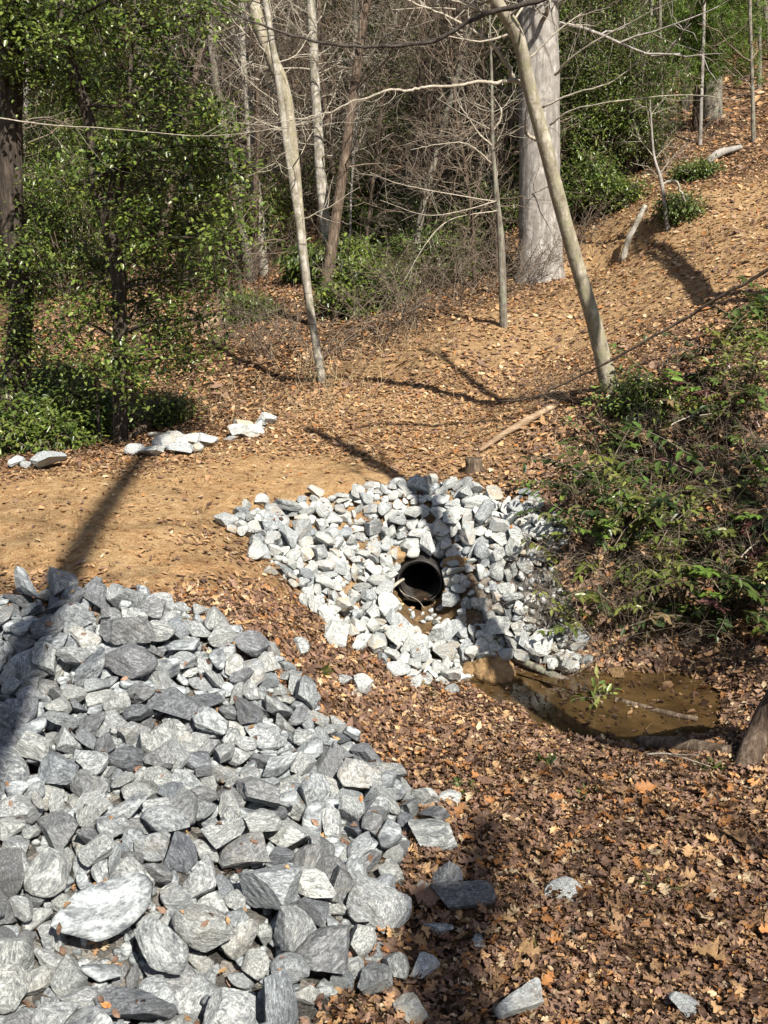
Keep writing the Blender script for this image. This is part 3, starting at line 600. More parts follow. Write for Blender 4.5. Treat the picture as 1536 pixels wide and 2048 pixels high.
-1702, 4365, 605, 171, -164, -48, 969, 3205, -1176, 3689, 496, 774, -95, 209, 588, 2719, -654, 3985, 357, 399, 133, -51, 905, 2307, -1646, 4757, 628, 719, -135, 30, -680, 2225,
-1727, 4621, 609, 293, -496, 621, -530, 1924, -373, 3952, 275, 102, 133, -172, 970, 2225, -944, 4528, 489, 748, 106, 493, 429, 1508, -1792, 4714, 632, 270, -154, -15, -949, 2316,
-680, 4062, 360, 936, 101, 13, 335, 1403, -82, 3407, 201, 988, 125, 81, -18, 3217, -1213, 5083, 612, 720, 173, 403, -536, 1918, -1360, 4741, 601, 192, 50, 421, 884, 3300,
-50, 3748, 160, 205, -82, 78, -971, 1922, -469, 3256, 281, 711, -208, 412, -529, 1911, -1111, 4327, 530, 232, 146, -67, 958, 2006, -1866, 5104, 678, 723, -30, 295, -622, 1619,
-1132, 3777, 494, 71, -124, 374, 915, 2504, -523, 3576, 320, 928, -78, 204, -298, 1815, -1555, 4307, 567, 431, 209, 513, 711, 2116, -1016, 3949, 465, 824, -288, 336, -350, 1415,
44, 4254, 107, 795, 8, -47, -603, 1906, -1269, 3382, 449, 52, -44, 19, 996, 2117, -966, 4845, 518, 312, 320, -69, 891, 1719, -480, 4037, 296, 808, 388, 204, -392, 1600,
-891, 3545, 417, 959, -6, 95, 263, 2523, -376, 3392, 277, 169, -452, -102, -869, 1919, -351, 4753, 264, 362, -29, -55, -929, 2020, -1137, 3623, 446, 922, -42, 76, 376, 1422,
-1285, 4033, 503, 677, 362, 76, 635, 2024, -659, 2620, 265, 310, 218, -43, -923, 2124, -459, 3442, 299, 736, 103, -64, 664, 1404, -1369, 4381, 540, 386, -561, 333, -651, 1624,
-1153, 3936, 471, 5, 132, -11, 990, 1413, -687, 2736, 217, 670, -20, 186, -717, 1424, -114, 4514, 121, 829, -338, 200, -396, 2003, -825, 4806, 470, 975, -214, 26, 12, 2400,
-1658, 4874, 648, 989, -58, -114, -61, 2210, -323, 4466, 242, 719, -145, 517, 439, 2412, -783, 4724, 435, 319, -16, 40, -946, 1515, -411, 4151, 279, 777, -211, 150, -571, 1425,
-617, 3030, 296, 79, -379, 241, -889, 2414, -396, 4245, 261, 770, 2, 349, -532, 2210, -1175, 4858, 574, 376, -347, -53, -856, 2708, -1684, 3961, 585, 635, 224, -6, 738, 2308,
-291, 3348, 244, 316, -278, -21, -906, 2424, -317, 4230, 233, 783, -7, -53, -618, 2016, -1706, 5125, 663, 575, 276, 352, 683, 1400, -567, 4982, 420, 673, 333, 208, 625, 2115,
-1471, 5155, 652, 567, 46, 88, -817, 1715, -622, 3321, 332, 257, 368, -169, 876, 1503, -852, 4710, 449, 961, -75, 66, 254, 1707, -628, 3669, 350, 931, 357, -32, -52, 1425,
-909, 3486, 436, 918, 373, 68, 103, 2013, -969, 3441, 429, 387, -3, 448, 805, 2008, -383, 4431, 278, 584, 496, -146, -624, 2413, -894, 4741, 478, 948, 300, 82, 43, 1610,
-1230, 4285, 548, 541, 420, 305, 660, 3407, -998, 4244, 486, 531, -103, 135, -829, 1520, -1393, 4048, 514, 497, 124, 383, 768, 1816, -1037, 3615, 449, 806, -46, 159, -566, 2224,
-948, 4951, 527, 5, -59, -72, -995, 2305, -49, 3829, 153, 845, 18, -4, -532, 1403, -1057, 5148, 578, 973, 143, 147, 94, 2010, -556, 4390, 326, 838, 419, 200, 284, 1712,
-1149, 5120, 595, 927, 234, 54, -284, 2809, -1402, 3789, 487, 994, -61, 16, 79, 2307, -988, 4640, 510, 164, -24, 76, -982, 2820, -541, 4897, 379, 104, 66, -191, 973, 1614,
-1445, 4798, 608, 872, -457, -145, -90, 2517, -250, 3167, 216, 597, -160, 257, -742, 1924, -342, 4850, 289, 484, -440, -176, -734, 2205, 135, 4193, 96, 654, -44, 441, 611, 2013,
-1363, 4803, 618, 911, -146, 273, 270, 1400, -1522, 4498, 549, 336, -77, 177, -921, 1423, -337, 2971, 203, 914, 75, 350, 189, 2213, -717, 2812, 249, 851, 144, -488, 123, 1518,
-1568, 4297, 535, 84, 88, 23, 991, 1706, -1325, 5174, 640, 885, 54, -36, 459, 1907, -499, 3085, 304, 977, -18, -144, 152, 1825, -934, 4149, 449, 430, -172, 162, -870, 1807,
-1057, 4472, 560, 657, 152, -137, -724, 1711, -1673, 4456, 572, 744, -49, -371, 552, 2221, -1926, 5040, 688, 208, 246, 52, -944, 2420, -1025, 4141, 471, 931, -50, 110, -341, 2111,
-398, 2678, 200, 611, -164, -513, 578, 3024, -1141, 3431, 453, 722, -72, 212, -653, 2119, -1110, 5007, 592, 804, 324, -332, -369, 1811, -143, 3573, 190, 855, -205, 145, -452, 1607,
-255, 3660, 221, 79, 199, 103, 970, 1606, -253, 3547, 226, 298, 645, 438, 548, 2121, -1531, 5201, 673, 311, -43, -389, -865, 1802, -195, 3881, 190, 22, 90, -223, 969, 1611,
-738, 4810, 437, 475, -140, 176, -849, 1623, -1580, 4830, 642, 227, -53, -251, -938, 3125, -1053, 3136, 417, 56, 87, 288, 951, 1900, -680, 4121, 369, 991, 58, 109, 35, 1613,
-635, 5023, 451, 898, -200, -19, 389, 1823, -132, 4220, 172, 688, 321, -271, -591, 2724, -256, 3894, 230, 322, -160, -34, 931, 2114, -852, 3687, 396, 402, -56, 16, 913, 1414,
-643, 2965, 275, 962, -193, 168, 80, 1809, -1429, 5238, 672, 542, -89, 117, -826, 2614, -1080, 4231, 530, 568, -235, -783, -84, 1600, -958, 4744, 509, 884, 186, 177, -389, 2010,
-904, 4126, 449, 715, 350, 330, 506, 1905, 75, 4460, 65, 653, 225, 251, 677, 1920, -852, 5139, 535, 968, 224, 48, 91, 1703, -781, 4995, 477, 706, 28, 288, -645, 1717,
-1039, 4576, 521, 165, 202, -14, 964, 2421, -51, 4263, 131, 497, -255, -176, -809, 2216, -373, 4928, 296, 614, 531, 515, 271, 2116, -1871, 4896, 695, 949, 152, 133, -238, 2412,
-769, 3526, 406, 913, 364, 141, -110, 2405, -1205, 4588, 560, 94, 327, 345, -874, 1912, -987, 3523, 423, 888, 418, 43, 184, 1412, -1110, 4501, 548, 728, 285, 237, 574, 2500,
-810, 2769, 272, 737, 47, -175, 649, 1617, -1424, 4994, 611, 761, 264, 74, 586, 1521, -604, 4436, 336, 852, -84, 293, -424, 1409, -1109, 4193, 488, 874, -471, 105, -38, 1607,
-611, 4215, 354, 282, -223, 58, -930, 1723, -652, 4618, 390, 585, -122, 225, -769, 2007, -387, 3769, 259, 615, -230, 90, -747, 2117, -275, 3773, 270, 493, 344, 537, -590, 2816,
-843, 2839, 315, 678, -67, 117, 721, 2620, -1280, 2565, 367, 428, 82, -479, -761, 1922, 23, 3781, 210, 565, 185, -143, -790, 3424, -360, 3771, 368, 773, 28, -241, 584, 1920,
-146, 4672, 189, 215, 241, 188, 926, 2123, -967, 4557, 563, 346, -892, 257, -129, 2602, -1317, 3563, 511, 194, 131, 563, -791, 1704, 15, 4235, 175, 295, -422, 454, 726, 2025,
-852, 2380, 386, 399, -322, 499, -697, 3018, -1056, 2470, 330, 702, -381, 59, 596, 2013, -357, 2588, 275, 766, 97, 71, 630, 3000, -1912, 4525, 599, 121, 983, 77, 106, 2513,
-2090, 5193, 703, 272, -250, -198, 907, 2518, -1562, 3787, 516, 946, -295, 105, -63, 3120, -1759, 4232, 557, 457, -73, -290, 837, 2902, -521, 3886, 315, 945, 206, 155, 194, 2021,
-1698, 4105, 559, 788, -40, -237, -565, 2312, -1700, 4294, 554, 116, 122, -518, 837, 1524, -827, 5079, 514, 701, -78, -187, 682, 1411, -1909, 4605, 609, 762, 532, -237, 278, 1414,
-430, 2512, 246, 228, -307, 229, -894, 2007, -2130, 5019, 654, 412, 22, 43, -909, 1406, -1863, 4451, 593, 773, 386, -73, -496, 1706, -1470, 3090, 426, 782, 350, -249, -450, 1612,
-333, 3998, 247, 799, -284, -207, -486, 1600, -647, 2774, 213, 611, -108, 113, -775, 1822, -962, 3112, 390, 438, -155, 466, -752, 1400, -1574, 4637, 577, 784, 228, 144, -558, 1417,
-1141, 2725, 348, 751, 227, 38, 617, 1704, -1365, 4228, 531, 879, -341, -214, -253, 1502, -1545, 3622, 496, 718, -480, -319, 387, 1716, -1370, 4836, 592, 989, 42, 123, -51, 1721,
-997, 2423, 315, 87, 472, 186, 856, 1522, -576, 4270, 336, 850, -167, 200, -456, 1721, -172, 4405, 149, 821, 171, 264, 474, 1504, -2016, 4625, 609, 467, -63, -194, 859, 1817,
-1853, 4167, 554, 170, 123, -430, -877, 2216, -1095, 3980, 473, 308, 318, 243, 862, 1425, -185, 4298, 145, 886, 229, 402, 10, 1408, -400, 4755, 290, 738, -185, 460, -456, 1402,
-580, 4521, 347, 981, -16, 185, -31, 1504, -614, 3607, 341, 956, -204, 166, -121, 1607, -1693, 3811, 501, 764, 120, 145, -615, 1517, -1165, 4790, 545, 105, -116, 240, -957, 1502,
-1844, 4602, 597, 615, 431, 410, 516, 1600, -1399, 3434, 488, 897, -100, -388, -183, 1819, -1292, 3210, 466, 774, 138, 340, 514, 2721, -1067, 2362, 348, 726, -186, 502, 429, 1601,
-1753, 4466, 568, 943, 136, 219, -205, 1517, -1104, 5254, 604, 802, 184, -223, 520, 1603, -770, 4389, 416, 219, 266, 29, 937, 1623, -1603, 4234, 538, 221, 192, 206, -933, 1814,
-1357, 4594, 556, 967, -194, -1, 157, 1811, -1740, 4386, 561, 459, -103, 134, -871, 1923, -1197, 2868, 374, 189, 359, -87, 909, 1408, -637, 2617, 216, 425, 101, -43, 897, 1824,
-847, 3412, 397, 948, -107, 187, 228, 1817, -961, 3323, 423, 424, -114, -310, 842, 1802, -1453, 3463, 482, 70, -197, 62, -975, 1619, -202, 4216, 164, 362, -286, 292, -837, 1402,
-1327, 3107, 414, 809, 11, -1, -585, 1503, -1835, 4491, 589, 839, 383, -247, -294, 1425, -543, 3076, 274, 294, 159, -230, 913, 1404, -342, 4383, 226, 657, -91, 260, -700, 1610,
-1257, 2767, 363, 906, -46, 30, -417, 2021, -429, 4961, 324, 691, 131, 391, 592, 1405, -1537, 5120, 656, 966, 87, 55, 233, 1623, -613, 2715, 201, 809, 195, 307, -460, 1525,
-443, 2770, 176, 435, -14, 143, -888, 1622, -861, 2452, 269, 301, 308, 330, 839, 1724, -1150, 4006, 470, 977, 202, -12, 46, 1509, -482, 3533, 301, 349, -62, -385, -851, 1400,
-1118, 2426, 342, 523, 527, 73, 664, 2214, -1510, 3799, 586, 328, -377, -591, 632, 1600, -1326, 3076, 456, 862, 129, 5, 488, 3122, -1338, 4620, 578, 767, -415, -17, 488, 1911,
-1262, 4986, 584, 458, 188, -123, -859, 1416, -1515, 4631, 581, 635, 498, -165, -565, 1900, -1963, 4659, 622, 470, -170, -243, 830, 1800, -1205, 2583, 343, 27, -22, 0, 998, 2322,
-1273, 2932, 423, 970, 159, -86, 159, 2401, -1373, 3737, 470, 71, 424, -895, -108, 1413, -1671, 4018, 551, 64, -499, -19, 863, 2204, -1759, 4636, 590, 869, 202, -4, 451, 1706,
-1882, 4755, 632, 885, -174, 208, 375, 2914, -189, 3152, 181, 984, 48, 164, 0, 1721, -1642, 3789, 508, 678, 384, -615, 113, 1410, -1283, 5243, 657, 883, -25, 235, 402, 1806,
-448, 4650, 300, 256, 206, 73, 940, 2017, -1550, 4938, 643, 896, -102, 260, -343, 2125, -1842, 4248, 553, 977, 27, 147, 143, 2509, -1733, 4848, 623, 995, 49, 10, 75, 2022,
-1513, 4186, 548, 338, 130, -17, 931, 2204, -1082, 4671, 538, 557, -321, 235, 728, 2012, -1095, 3831, 452, 2, -108, 339, 933, 1716, -1002, 2348, 305, 377, -39, -137, -914, 1409,
-1591, 3709, 497, 564, 104, 44, -817, 2110, -1552, 4685, 598, 976, -102, -68, 174, 1821, -950, 4081, 443, 894, 58, 308, 317, 1610, -1457, 3264, 448, 53, -109, -174, 976, 1419,
-1610, 4011, 526, 7, 305, 55, 950, 1808, -1520, 4388, 546, 418, 56, -40, 905, 2023, -670, 2561, 220, 877, -457, 139, -22, 1900, -802, 3621, 392, 846, -63, 376, -370, 2018,
-1522, 3222, 441, 579, -71, -82, -807, 2203, -804, 2380, 280, 743, 226, -80, -624, 2208, -1328, 4195, 521, 952, 28, -158, 256, 1621, -1523, 3706, 513, 791, 290, 325, -427, 1808,
-1239, 2689, 383, 702, -211, -255, 629, 2102, -317, 2640, 191, 189, 278, -497, -799, 2113, -1584, 3862, 568, 562, -299, 45, -769, 2904, -50, 4418, 92, 882, 258, 218, 326, 1721,
-1607, 3482, 503, 285, 435, 576, -630, 1918, -1642, 3888, 516, 966, -21, -193, 162, 1911, -263, 4084, 222, 245, -592, -250, -725, 1501, -433, 2555, 200, 920, -71, 244, 296, 2217,
-1770, 3986, 556, 320, 541, 776, 33, 3321, -911, 2369, 322, 938, -187, 153, -245, 3000, -1461, 3343, 471, 671, 59, -241, 697, 1825, -390, 3730, 243, 928, -287, 209, 102, 1411,
-566, 2479, 246, 735, -102, 230, 628, 3710, -583, 3927, 327, 890, -129, 22, -434, 1820, -1861, 4323, 565, 741, 510, -242, 361, 2414, -1247, 4780, 572, 907, 380, 91, 150, 2112,
-684, 2468, 258, 271, -521, 558, -584, 2202, -1424, 3711, 490, 587, -181, 127, -777, 2321, -623, 4565, 375, 555, 359, 174, 729, 1415, -1036, 2406, 317, 473, -4, -136, 869, 1802,
-1945, 4709, 636, 339, 73, -656, 668, 2024, -812, 2520, 247, 836, -87, 297, -450, 2614, -1920, 4872, 655, 899, 5, 130, -416, 1801, -14, 3429, 168, 532, 379, 412, 634, 2111,
-333, 2532, 218, 470, 35, 226, 851, 3221, -1614, 4176, 539, 255, 60, 79, 961, 2509, -1181, 5006, 571, 904, 341, 243, 67, 2420, -1188, 2358, 358, 57, 503, 300, 808, 2814,
-1303, 2729, 371, 799, -55, 383, 458, 2517, -520, 2608, 220, 977, -134, -156, 32, 1925, -1162, 5227, 628, 301, -42, 579, -755, 2302, -1650, 4240, 551, 480, 368, -103, -788, 1622,
-1513, 3697, 560, 83, 107, -906, -399, 2823, -1367, 3235, 501, 194, -144, 4, 969, 2809, -205, 3314, 253, 440, -187, 114, 870, 1402, -305, 3931, 251, 715, -221, 1, 661, 2021,
-39, 4352, 118, 910, 61, -329, -241, 1715, -399, 3326, 273, 326, 293, 409, 799, 1716, -841, 2666, 262, 341, 58, -112, -931, 2203, -1072, 3922, 468, 577, 311, 166, -735, 1725,
-484, 2678, 200, 954, 123, 50, 267, 1916, -9, 3891, 173, 369, -435, -215, -792, 1900, -1748, 3896, 518, 842, 19, -239, 481, 1724, -1781, 4112, 548, 782, -356, -173, -480, 1625,
-858, 3497, 415, 315, -172, 569, -739, 1411, -1411, 3169, 454, 946, -4, 25, 321, 2615, -1266, 3127, 416, 988, 23, 66, 130, 1922, -1892, 4423, 607, 948, 270, -144, 78, 3210,
-505, 3734, 294, 982, -22, 149, 108, 1523, -1556, 3318, 473, 131, 77, 54, 986, 3213, -2094, 4814, 644, 913, -19, -74, -399, 2513, -209, 4444, 181, 982, -16, 178, -47, 2410,
-2086, 4951, 666, 911, -84, 168, -363, 2025, -438, 2623, 204, 305, -210, -272, 887, 1817, -1119, 4230, 508, 109, 403, -258, 870, 1811, -1435, 3300, 509, 365, 391, -102, -838, 2216,
-1163, 2650, 366, 121, 367, -88, 917, 2821, -982, 3152, 413, 477, 337, 459, 668, 1821, -1685, 3862, 542, 822, -166, -12, -543, 2700, -907, 2492, 349, 346, -2, 634, 691, 2116,
-1839, 4282, 596, 71, -129, 5, 988, 1900, -754, 2457, 240, 408, 192, 400, 797, 1412, -386, 2470, 205, 444, -9, -67, -892, 1717, -2044, 4712, 640, 202, 56, -185, 959, 2722,
-231, 4537, 182, 668, -18, -114, 733, 1600, -745, 2570, 251, 431, 176, -75, -881, 1823, -1364, 3017, 410, 992, 86, 39, 71, 1810, -1249, 2669, 341, 877, 57, 17, -474, 1906,
-1546, 4744, 616, 837, -61, -313, -442, 2200, -1712, 4193, 552, 156, -211, 212, -940, 2003, -2093, 4898, 639, 919, 134, 104, -354, 1610, -1371, 2876, 386, 914, -103, -206, 331, 2611,
-1240, 5187, 622, 893, 169, 285, -300, 1717, -1786, 4556, 594, 558, -81, -182, 804, 2202, -1998, 4800, 643, 55, 145, -60, 985, 2411, -969, 2996, 366, 172, -75, 102, -976, 2413,
-1615, 3545, 501, 437, 66, -386, 809, 2217, -111, 4361, 147, 721, 225, 32, 654, 3100, -1261, 2834, 374, 952, -1, 299, 38, 1718, -268, 4169, 198, 380, -91, 77, -916, 1409,
-546, 2693, 190, 902, 203, -211, -315, 1412, -1141, 2509, 356, 369, 500, -27, 782, 2500, -620, 4490, 356, 944, 61, 16, -322, 1603, -435, 2456, 218, 130, 413, 706, 558, 1421,
-2008, 4929, 672, 252, 124, -14, 959, 3010, -759, 2776, 249, 675, 48, -71, 731, 2211, -1541, 4611, 657, 34, -218, 65, 972, 2220, -1473, 4583, 651, 529, 343, 123, -765, 2523,
-1374, 3893, 582, 652, -202, -310, 661, 2419, -333, 3394, 291, 864, 249, -218, -377, 1602, -740, 4761, 439, 811, -284, 333, -385, 1617, -1088, 4398, 552, 891, -385, 4, 236, 2417,
-928, 4778, 578, 903, -168, 72, 385, 3322, -795, 3402, 395, 194, 384, 192, 881, 1622, -1442, 4104, 567, 227, -28, -913, 335, 2617, -273, 4357, 204, 384, 694, 450, 409, 2921,
-1350, 3886, 493, 27, -24, -175, 983, 2209, -1353, 3286, 467, 212, 18, 256, -942, 2419, -1818, 4384, 571, 549, -411, -711, 147, 2021, -975, 2489, 306, 950, -81, 118, -273, 3013,
-92, 4091, 150, 911, 27, 201, 356, 2110, -1423, 3960, 515, 592, 160, -370, -696, 1725, 26, 3809, 149, 742, -224, 269, -571, 1602, -2197, 5116, 711, 564, -4, 17, -824, 3304,
-907, 3066, 397, 75, 115, 583, -799, 2118, -182, 3533, 219, 395, -196, 193, 876, 2022, -706, 2648, 226, 739, -470, -208, 434, 2216, -1187, 4379, 572, 913, -101, -331, 211, 1723,
-1482, 4878, 613, 817, -11, -98, 566, 2207, -1675, 3627, 524, 950, 302, -59, -43, 3224, -862, 2960, 428, 958, 133, -17, 251, 6611, -1234, 2493, 371, 412, -210, -147, 873, 2915], 300)
APRON_DATA = unpack([
903, 5948, 131, 31, 120, 886, 446, 3423, -269, 5564, 342, 317, 129, -868, -357, 3423, 675, 6099, 169, 496, 383, 67, -776, 2910, 807, 6475, 550, 396, 448, 474, -645, 2812,
23, 6148, 298, 741, 497, 243, -378, 2903, 73, 5852, 214, 688, 246, 84, -676, 3120, -692, 6402, 710, 853, -1, 287, -433, 3412, 643, 6752, 693, 542, 623, 562, 13, 3408,
182, 5822, 165, 570, 216, 456, -647, 2701, 356, 5996, 48, 10, -128, 65, 989, 2912, 519, 6599, 587, 386, -499, -599, 490, 2701, -552, 6256, 675, 184, -521, 95, -827, 3119,
442, 6775, 664, 904, 331, -66, -258, 3110, -512, 6484, 659, 776, 394, -224, -436, 3404, 402, 6359, 259, 937, 32, -341, 57, 2819, 267, 6585, 528, 705, 389, -539, -243, 2619,
236, 7064, 794, 93, 28, 593, -798, 3314, 415, 6177, 97, 624, 415, 268, -603, 3322, -35, 5670, 226, 815, -208, 352, -409, 2401, 449, 6600, 470, 602, 120, -294, 731, 2915,
725, 6682, 623, 927, -6, 334, 168, 2518, 82, 5523, 142, 890, 145, 134, -409, 2505, 199, 5725, 150, 687, 373, 338, -522, 2208, 686, 6400, 416, 885, 453, -95, -12, 2119,
-69, 6679, 619, 263, 639, -568, 445, 2712, 351, 6701, 599, 962, 114, -137, 204, 2419, 605, 6511, 507, 484, 599, -172, 612, 2525, -948, 6419, 738, 262, -25, 467, -843, 2902,
-742, 6032, 650, 969, 70, -120, 200, 2219, -308, 5712, 396, 792, 484, 9, 369, 2220, -599, 6668, 769, 221, -101, -21, -969, 3206, 162, 6642, 501, 264, 239, 67, -931, 2701,
859, 6381, 451, 564, 426, -521, 476, 2205, 1148, 6066, 104, 807, 455, 97, -360, 2306, 475, 6012, 52, 41, -313, 684, 656, 2223, -218, 5861, 388, 37, -2, -948, 312, 2101,
727, 7005, 751, 63, -2, 278, -958, 2210, -350, 6397, 614, 929, -218, 211, -208, 2615, -348, 6181, 519, 957, 6, -34, 284, 2714, 585, 6896, 708, 56, 60, 120, 988, 3404,
-62, 6557, 506, 882, 322, 324, -113, 2118, 700, 5926, 57, 95, -167, 122, 973, 2325, 9, 6210, 368, 937, 333, -70, -65, 2305, -388, 6245, 580, 90, -659, -557, -496, 2312,
19, 6498, 433, 741, 311, 93, -587, 3111, 771, 6236, 295, 114, 862, -492, 6, 2219, -375, 5766, 429, 420, -428, 428, -674, 2504, 366, 5615, 77, 251, 513, -739, 355, 2305,
704, 6461, 505, 318, -132, 487, -802, 2816, 809, 6123, 146, 893, 371, -249, -41, 2423, 595, 5931, 55, 266, -104, -236, -928, 2219, -386, 6714, 716, 832, 83, 449, -313, 2315,
577, 6007, 78, 661, 475, 237, -529, 2203, 370, 6950, 709, 526, 341, 328, -705, 2018, 93, 6765, 637, 485, 125, 24, -864, 2805, 811, 5930, 57, 26, 66, 402, -912, 2421,
570, 6239, 264, 350, 604, -497, 513, 1910, -343, 6012, 468, 972, 81, 207, -53, 2500, -43, 6289, 392, 905, -203, 56, -367, 2219, -138, 5621, 244, 70, -873, -457, -151, 2202,
312, 6184, 58, 638, 349, -124, -674, 3003, 810, 6180, 252, 33, -965, 253, 37, 1818, 739, 6589, 555, 223, 96, 121, -961, 2410, 586, 7083, 771, 425, 879, -182, -105, 3121,
879, 6191, 289, 385, -132, 759, 506, 1908, -465, 6235, 574, 628, 281, 175, 703, 1718, -92, 6107, 359, 796, 256, -102, -536, 2624, 743, 6318, 327, 172, -882, -399, -177, 2322,
-445, 6965, 773, 773, -12, 166, -611, 2408, 317, 5679, 75, 557, 419, -19, 715, 2019, 853, 6842, 695, 107, 348, 333, -869, 1918, -56, 5861, 271, 47, 376, -249, 890, 1719,
-682, 6576, 735, 955, 241, -95, -139, 2820, -82, 6846, 688, 109, -161, -62, 978, 2210, 1058, 6081, 159, 37, -261, 946, -182, 2504, 195, 6835, 668, 79, 164, 982, 7, 2101,
1045, 5845, 38, 460, 585, 626, -229, 2002, 172, 5464, 89, 721, 316, 68, -612, 1820, -147, 5791, 279, 757, -33, 487, -432, 2218, 538, 6790, 648, 822, 312, 464, 97, 2519,
3, 6827, 695, 605, -31, 595, -527, 2514, -62, 6375, 424, 677, 51, 94, -727, 2208, 138, 7073, 778, 898, 211, 161, 348, 2119, -172, 6966, 777, 936, -37, 317, -141, 2301,
354, 6885, 656, 854, 400, 153, -292, 2317, -672, 6257, 653, 690, -74, -211, 687, 2905, 545, 7001, 751, 554, -196, 565, -578, 2101, 45, 6040, 231, 617, 217, 743, 132, 2508,
42, 5642, 182, 94, -228, 5, -968, 1915, -767, 6754, 778, 694, 233, -14, 679, 2015, -64, 5992, 293, 512, 462, 143, 708, 2814, 351, 6638, 474, 158, -414, 545, -710, 2525,
-323, 6557, 614, 892, 36, 64, 444, 2515, -448, 5987, 532, 835, -257, 0, -484, 1701, -528, 6172, 583, 970, 240, 8, 9, 2025, -308, 6697, 659, 104, 141, -404, 897, 2004,
-128, 6217, 369, 281, 932, 226, 7, 2621, -632, 6126, 622, 875, -438, 122, 159, 2115, 746, 6035, 93, 519, 266, 189, 789, 3320, 625, 6221, 202, 639, 98, -334, 684, 2209,
-261, 6246, 489, 835, 367, 375, 157, 2004, 696, 6294, 281, 912, 217, 176, 297, 1818, 814, 5988, 125, 350, 486, -45, 798, 2714, 1124, 5992, 89, 164, 690, -642, 288, 1719,
-385, 6627, 636, 133, -144, 490, -848, 1701, 1060, 6021, 91, 306, 415, -816, 257, 2402, -299, 6459, 562, 603, 282, 363, -650, 2514, 387, 6609, 530, 742, 10, 431, -511, 2202,
780, 6883, 682, 466, 406, -259, 741, 2003, 307, 7158, 810, 526, -162, -387, -739, 2308, -473, 6406, 594, 533, 268, -214, 772, 1701, 186, 6801, 601, 559, 220, -15, 798, 2522,
179, 6545, 486, 94, -39, 312, -944, 1825, 102, 5664, 143, 252, -102, -143, 951, 1808, 690, 6244, 224, 496, -860, -3, 109, 1804, 973, 6683, 656, 563, -42, -824, -10, 2018,
998, 6552, 629, 316, 179, 142, -920, 2020, 163, 5640, 122, 633, -116, -180, 743, 2317, 977, 6364, 510, 130, -131, -837, -512, 2002, 519, 7165, 775, 589, 113, 71, -796, 2523,
497, 6271, 244, 158, 410, 570, -693, 1615, -113, 6893, 755, 611, -86, 378, -688, 2222, -218, 6458, 513, 877, 176, 315, -314, 2124, -162, 6412, 473, 965, 56, 246, 59, 1916,
441, 6428, 405, 59, -81, 168, 980, 2503, -776, 6396, 688, 826, 334, -130, 432, 2208, 464, 6100, 119, 675, 284, 495, 465, 2416, 830, 6567, 600, 903, 72, 362, -213, 2822,
61, 6996, 736, 72, -74, -282, 953, 1825, 590, 6395, 405, 717, 10, 429, -548, 2100, 441, 7154, 782, 71, 238, -75, -965, 2304, 1180, 5957, 16, 277, 374, 701, -539, 1410,
430, 6727, 560, 488, 530, -13, -692, 2112, 84, 7137, 777, 96, 39, 291, -950, 2515, 516, 5971, 62, 272, 339, 687, -581, 1604, -807, 6436, 757, 752, -241, -407, 457, 1401,
210, 6671, 570, 313, 45, 133, -938, 2414, 269, 6901, 659, 823, 541, 33, 165, 1920, 49, 6553, 474, 766, 608, -156, -129, 1804, -462, 5921, 501, 309, 49, 54, 947, 1601,
401, 6424, 351, 110, 40, -475, 871, 2123, -176, 5710, 295, 777, 320, 321, -435, 1504, 817, 6770, 654, 19, 362, -214, -906, 1919, 963, 5855, 34, 830, 543, 112, 47, 1408,
-423, 6111, 513, 346, 526, 275, 725, 2112, -563, 5988, 552, 94, -444, 256, -852, 2811, 49, 6733, 566, 315, 605, -52, 728, 2012, 603, 6700, 575, 298, 222, 13, -927, 2010,
-835, 6280, 708, 397, -254, 638, -607, 2021, -492, 6699, 709, 984, -119, -64, 110, 2622, 448, 6893, 683, 880, 158, -115, 431, 2018, -156, 6645, 562, 664, 343, -159, 643, 1623,
-241, 6620, 596, 976, 207, -22, -56, 2010, -253, 6759, 667, 578, 12, 329, -745, 1701, -731, 6160, 659, 71, 138, -84, 983, 2802, -642, 5914, 573, 177, 469, -836, 220, 2107,
-178, 6299, 438, 637, 114, 761, -11, 1910, 454, 6340, 319, 17, 19, -290, 956, 1921, 866, 6085, 162, 689, -610, 295, 253, 1614, -128, 6461, 510, 315, 841, -389, 203, 1518,
-10, 5597, 181, 493, 439, 432, 613, 1900, -528, 6047, 575, 691, -81, 636, -329, 1319, 996, 6859, 720, 659, 550, -57, -508, 1608, 27, 6363, 383, 251, 924, -242, 151, 2223,
44, 6831, 638, 642, 378, 526, -408, 1910, 1089, 5888, 9, 603, 101, 322, -721, 2202, 917, 6473, 524, 923, 272, -269, -7, 1815, -290, 5963, 395, 767, 224, 593, 89, 1825,
-275, 6755, 719, 51, 40, -211, 974, 1606, 437, 6375, 368, 684, 500, -401, 345, 1412, 870, 6766, 621, 91, -205, 420, 878, 2024, -293, 6379, 533, 44, -84, -804, -586, 1916,
793, 6399, 417, 676, 381, -557, 293, 1911, 316, 5582, 53, 917, -22, 201, 342, 2021, 383, 7050, 755, 679, -441, 33, 584, 1718, -692, 6085, 631, 635, 303, 488, -515, 1704,
167, 6109, 110, 574, 246, -212, 751, 2018, 646, 5968, 83, 711, 547, 437, 41, 1916, 740, 6178, 209, 104, -696, 187, 684, 1723, -95, 6062, 302, 137, 920, -101, 349, 1908,
-328, 6124, 482, 271, 10, 134, -952, 1823, 88, 6944, 687, 818, 426, -37, 383, 1603, 93, 6595, 454, 589, 125, 485, -633, 2324, 980, 6962, 750, 918, 168, -314, 170, 1922,
-444, 5749, 459, 397, 240, -132, 875, 1702, 603, 6020, 123, 521, 836, 122, -110, 1902, 860, 6153, 187, 1, -124, -985, -110, 1907, 312, 7110, 746, 602, 154, 310, -718, 2614,
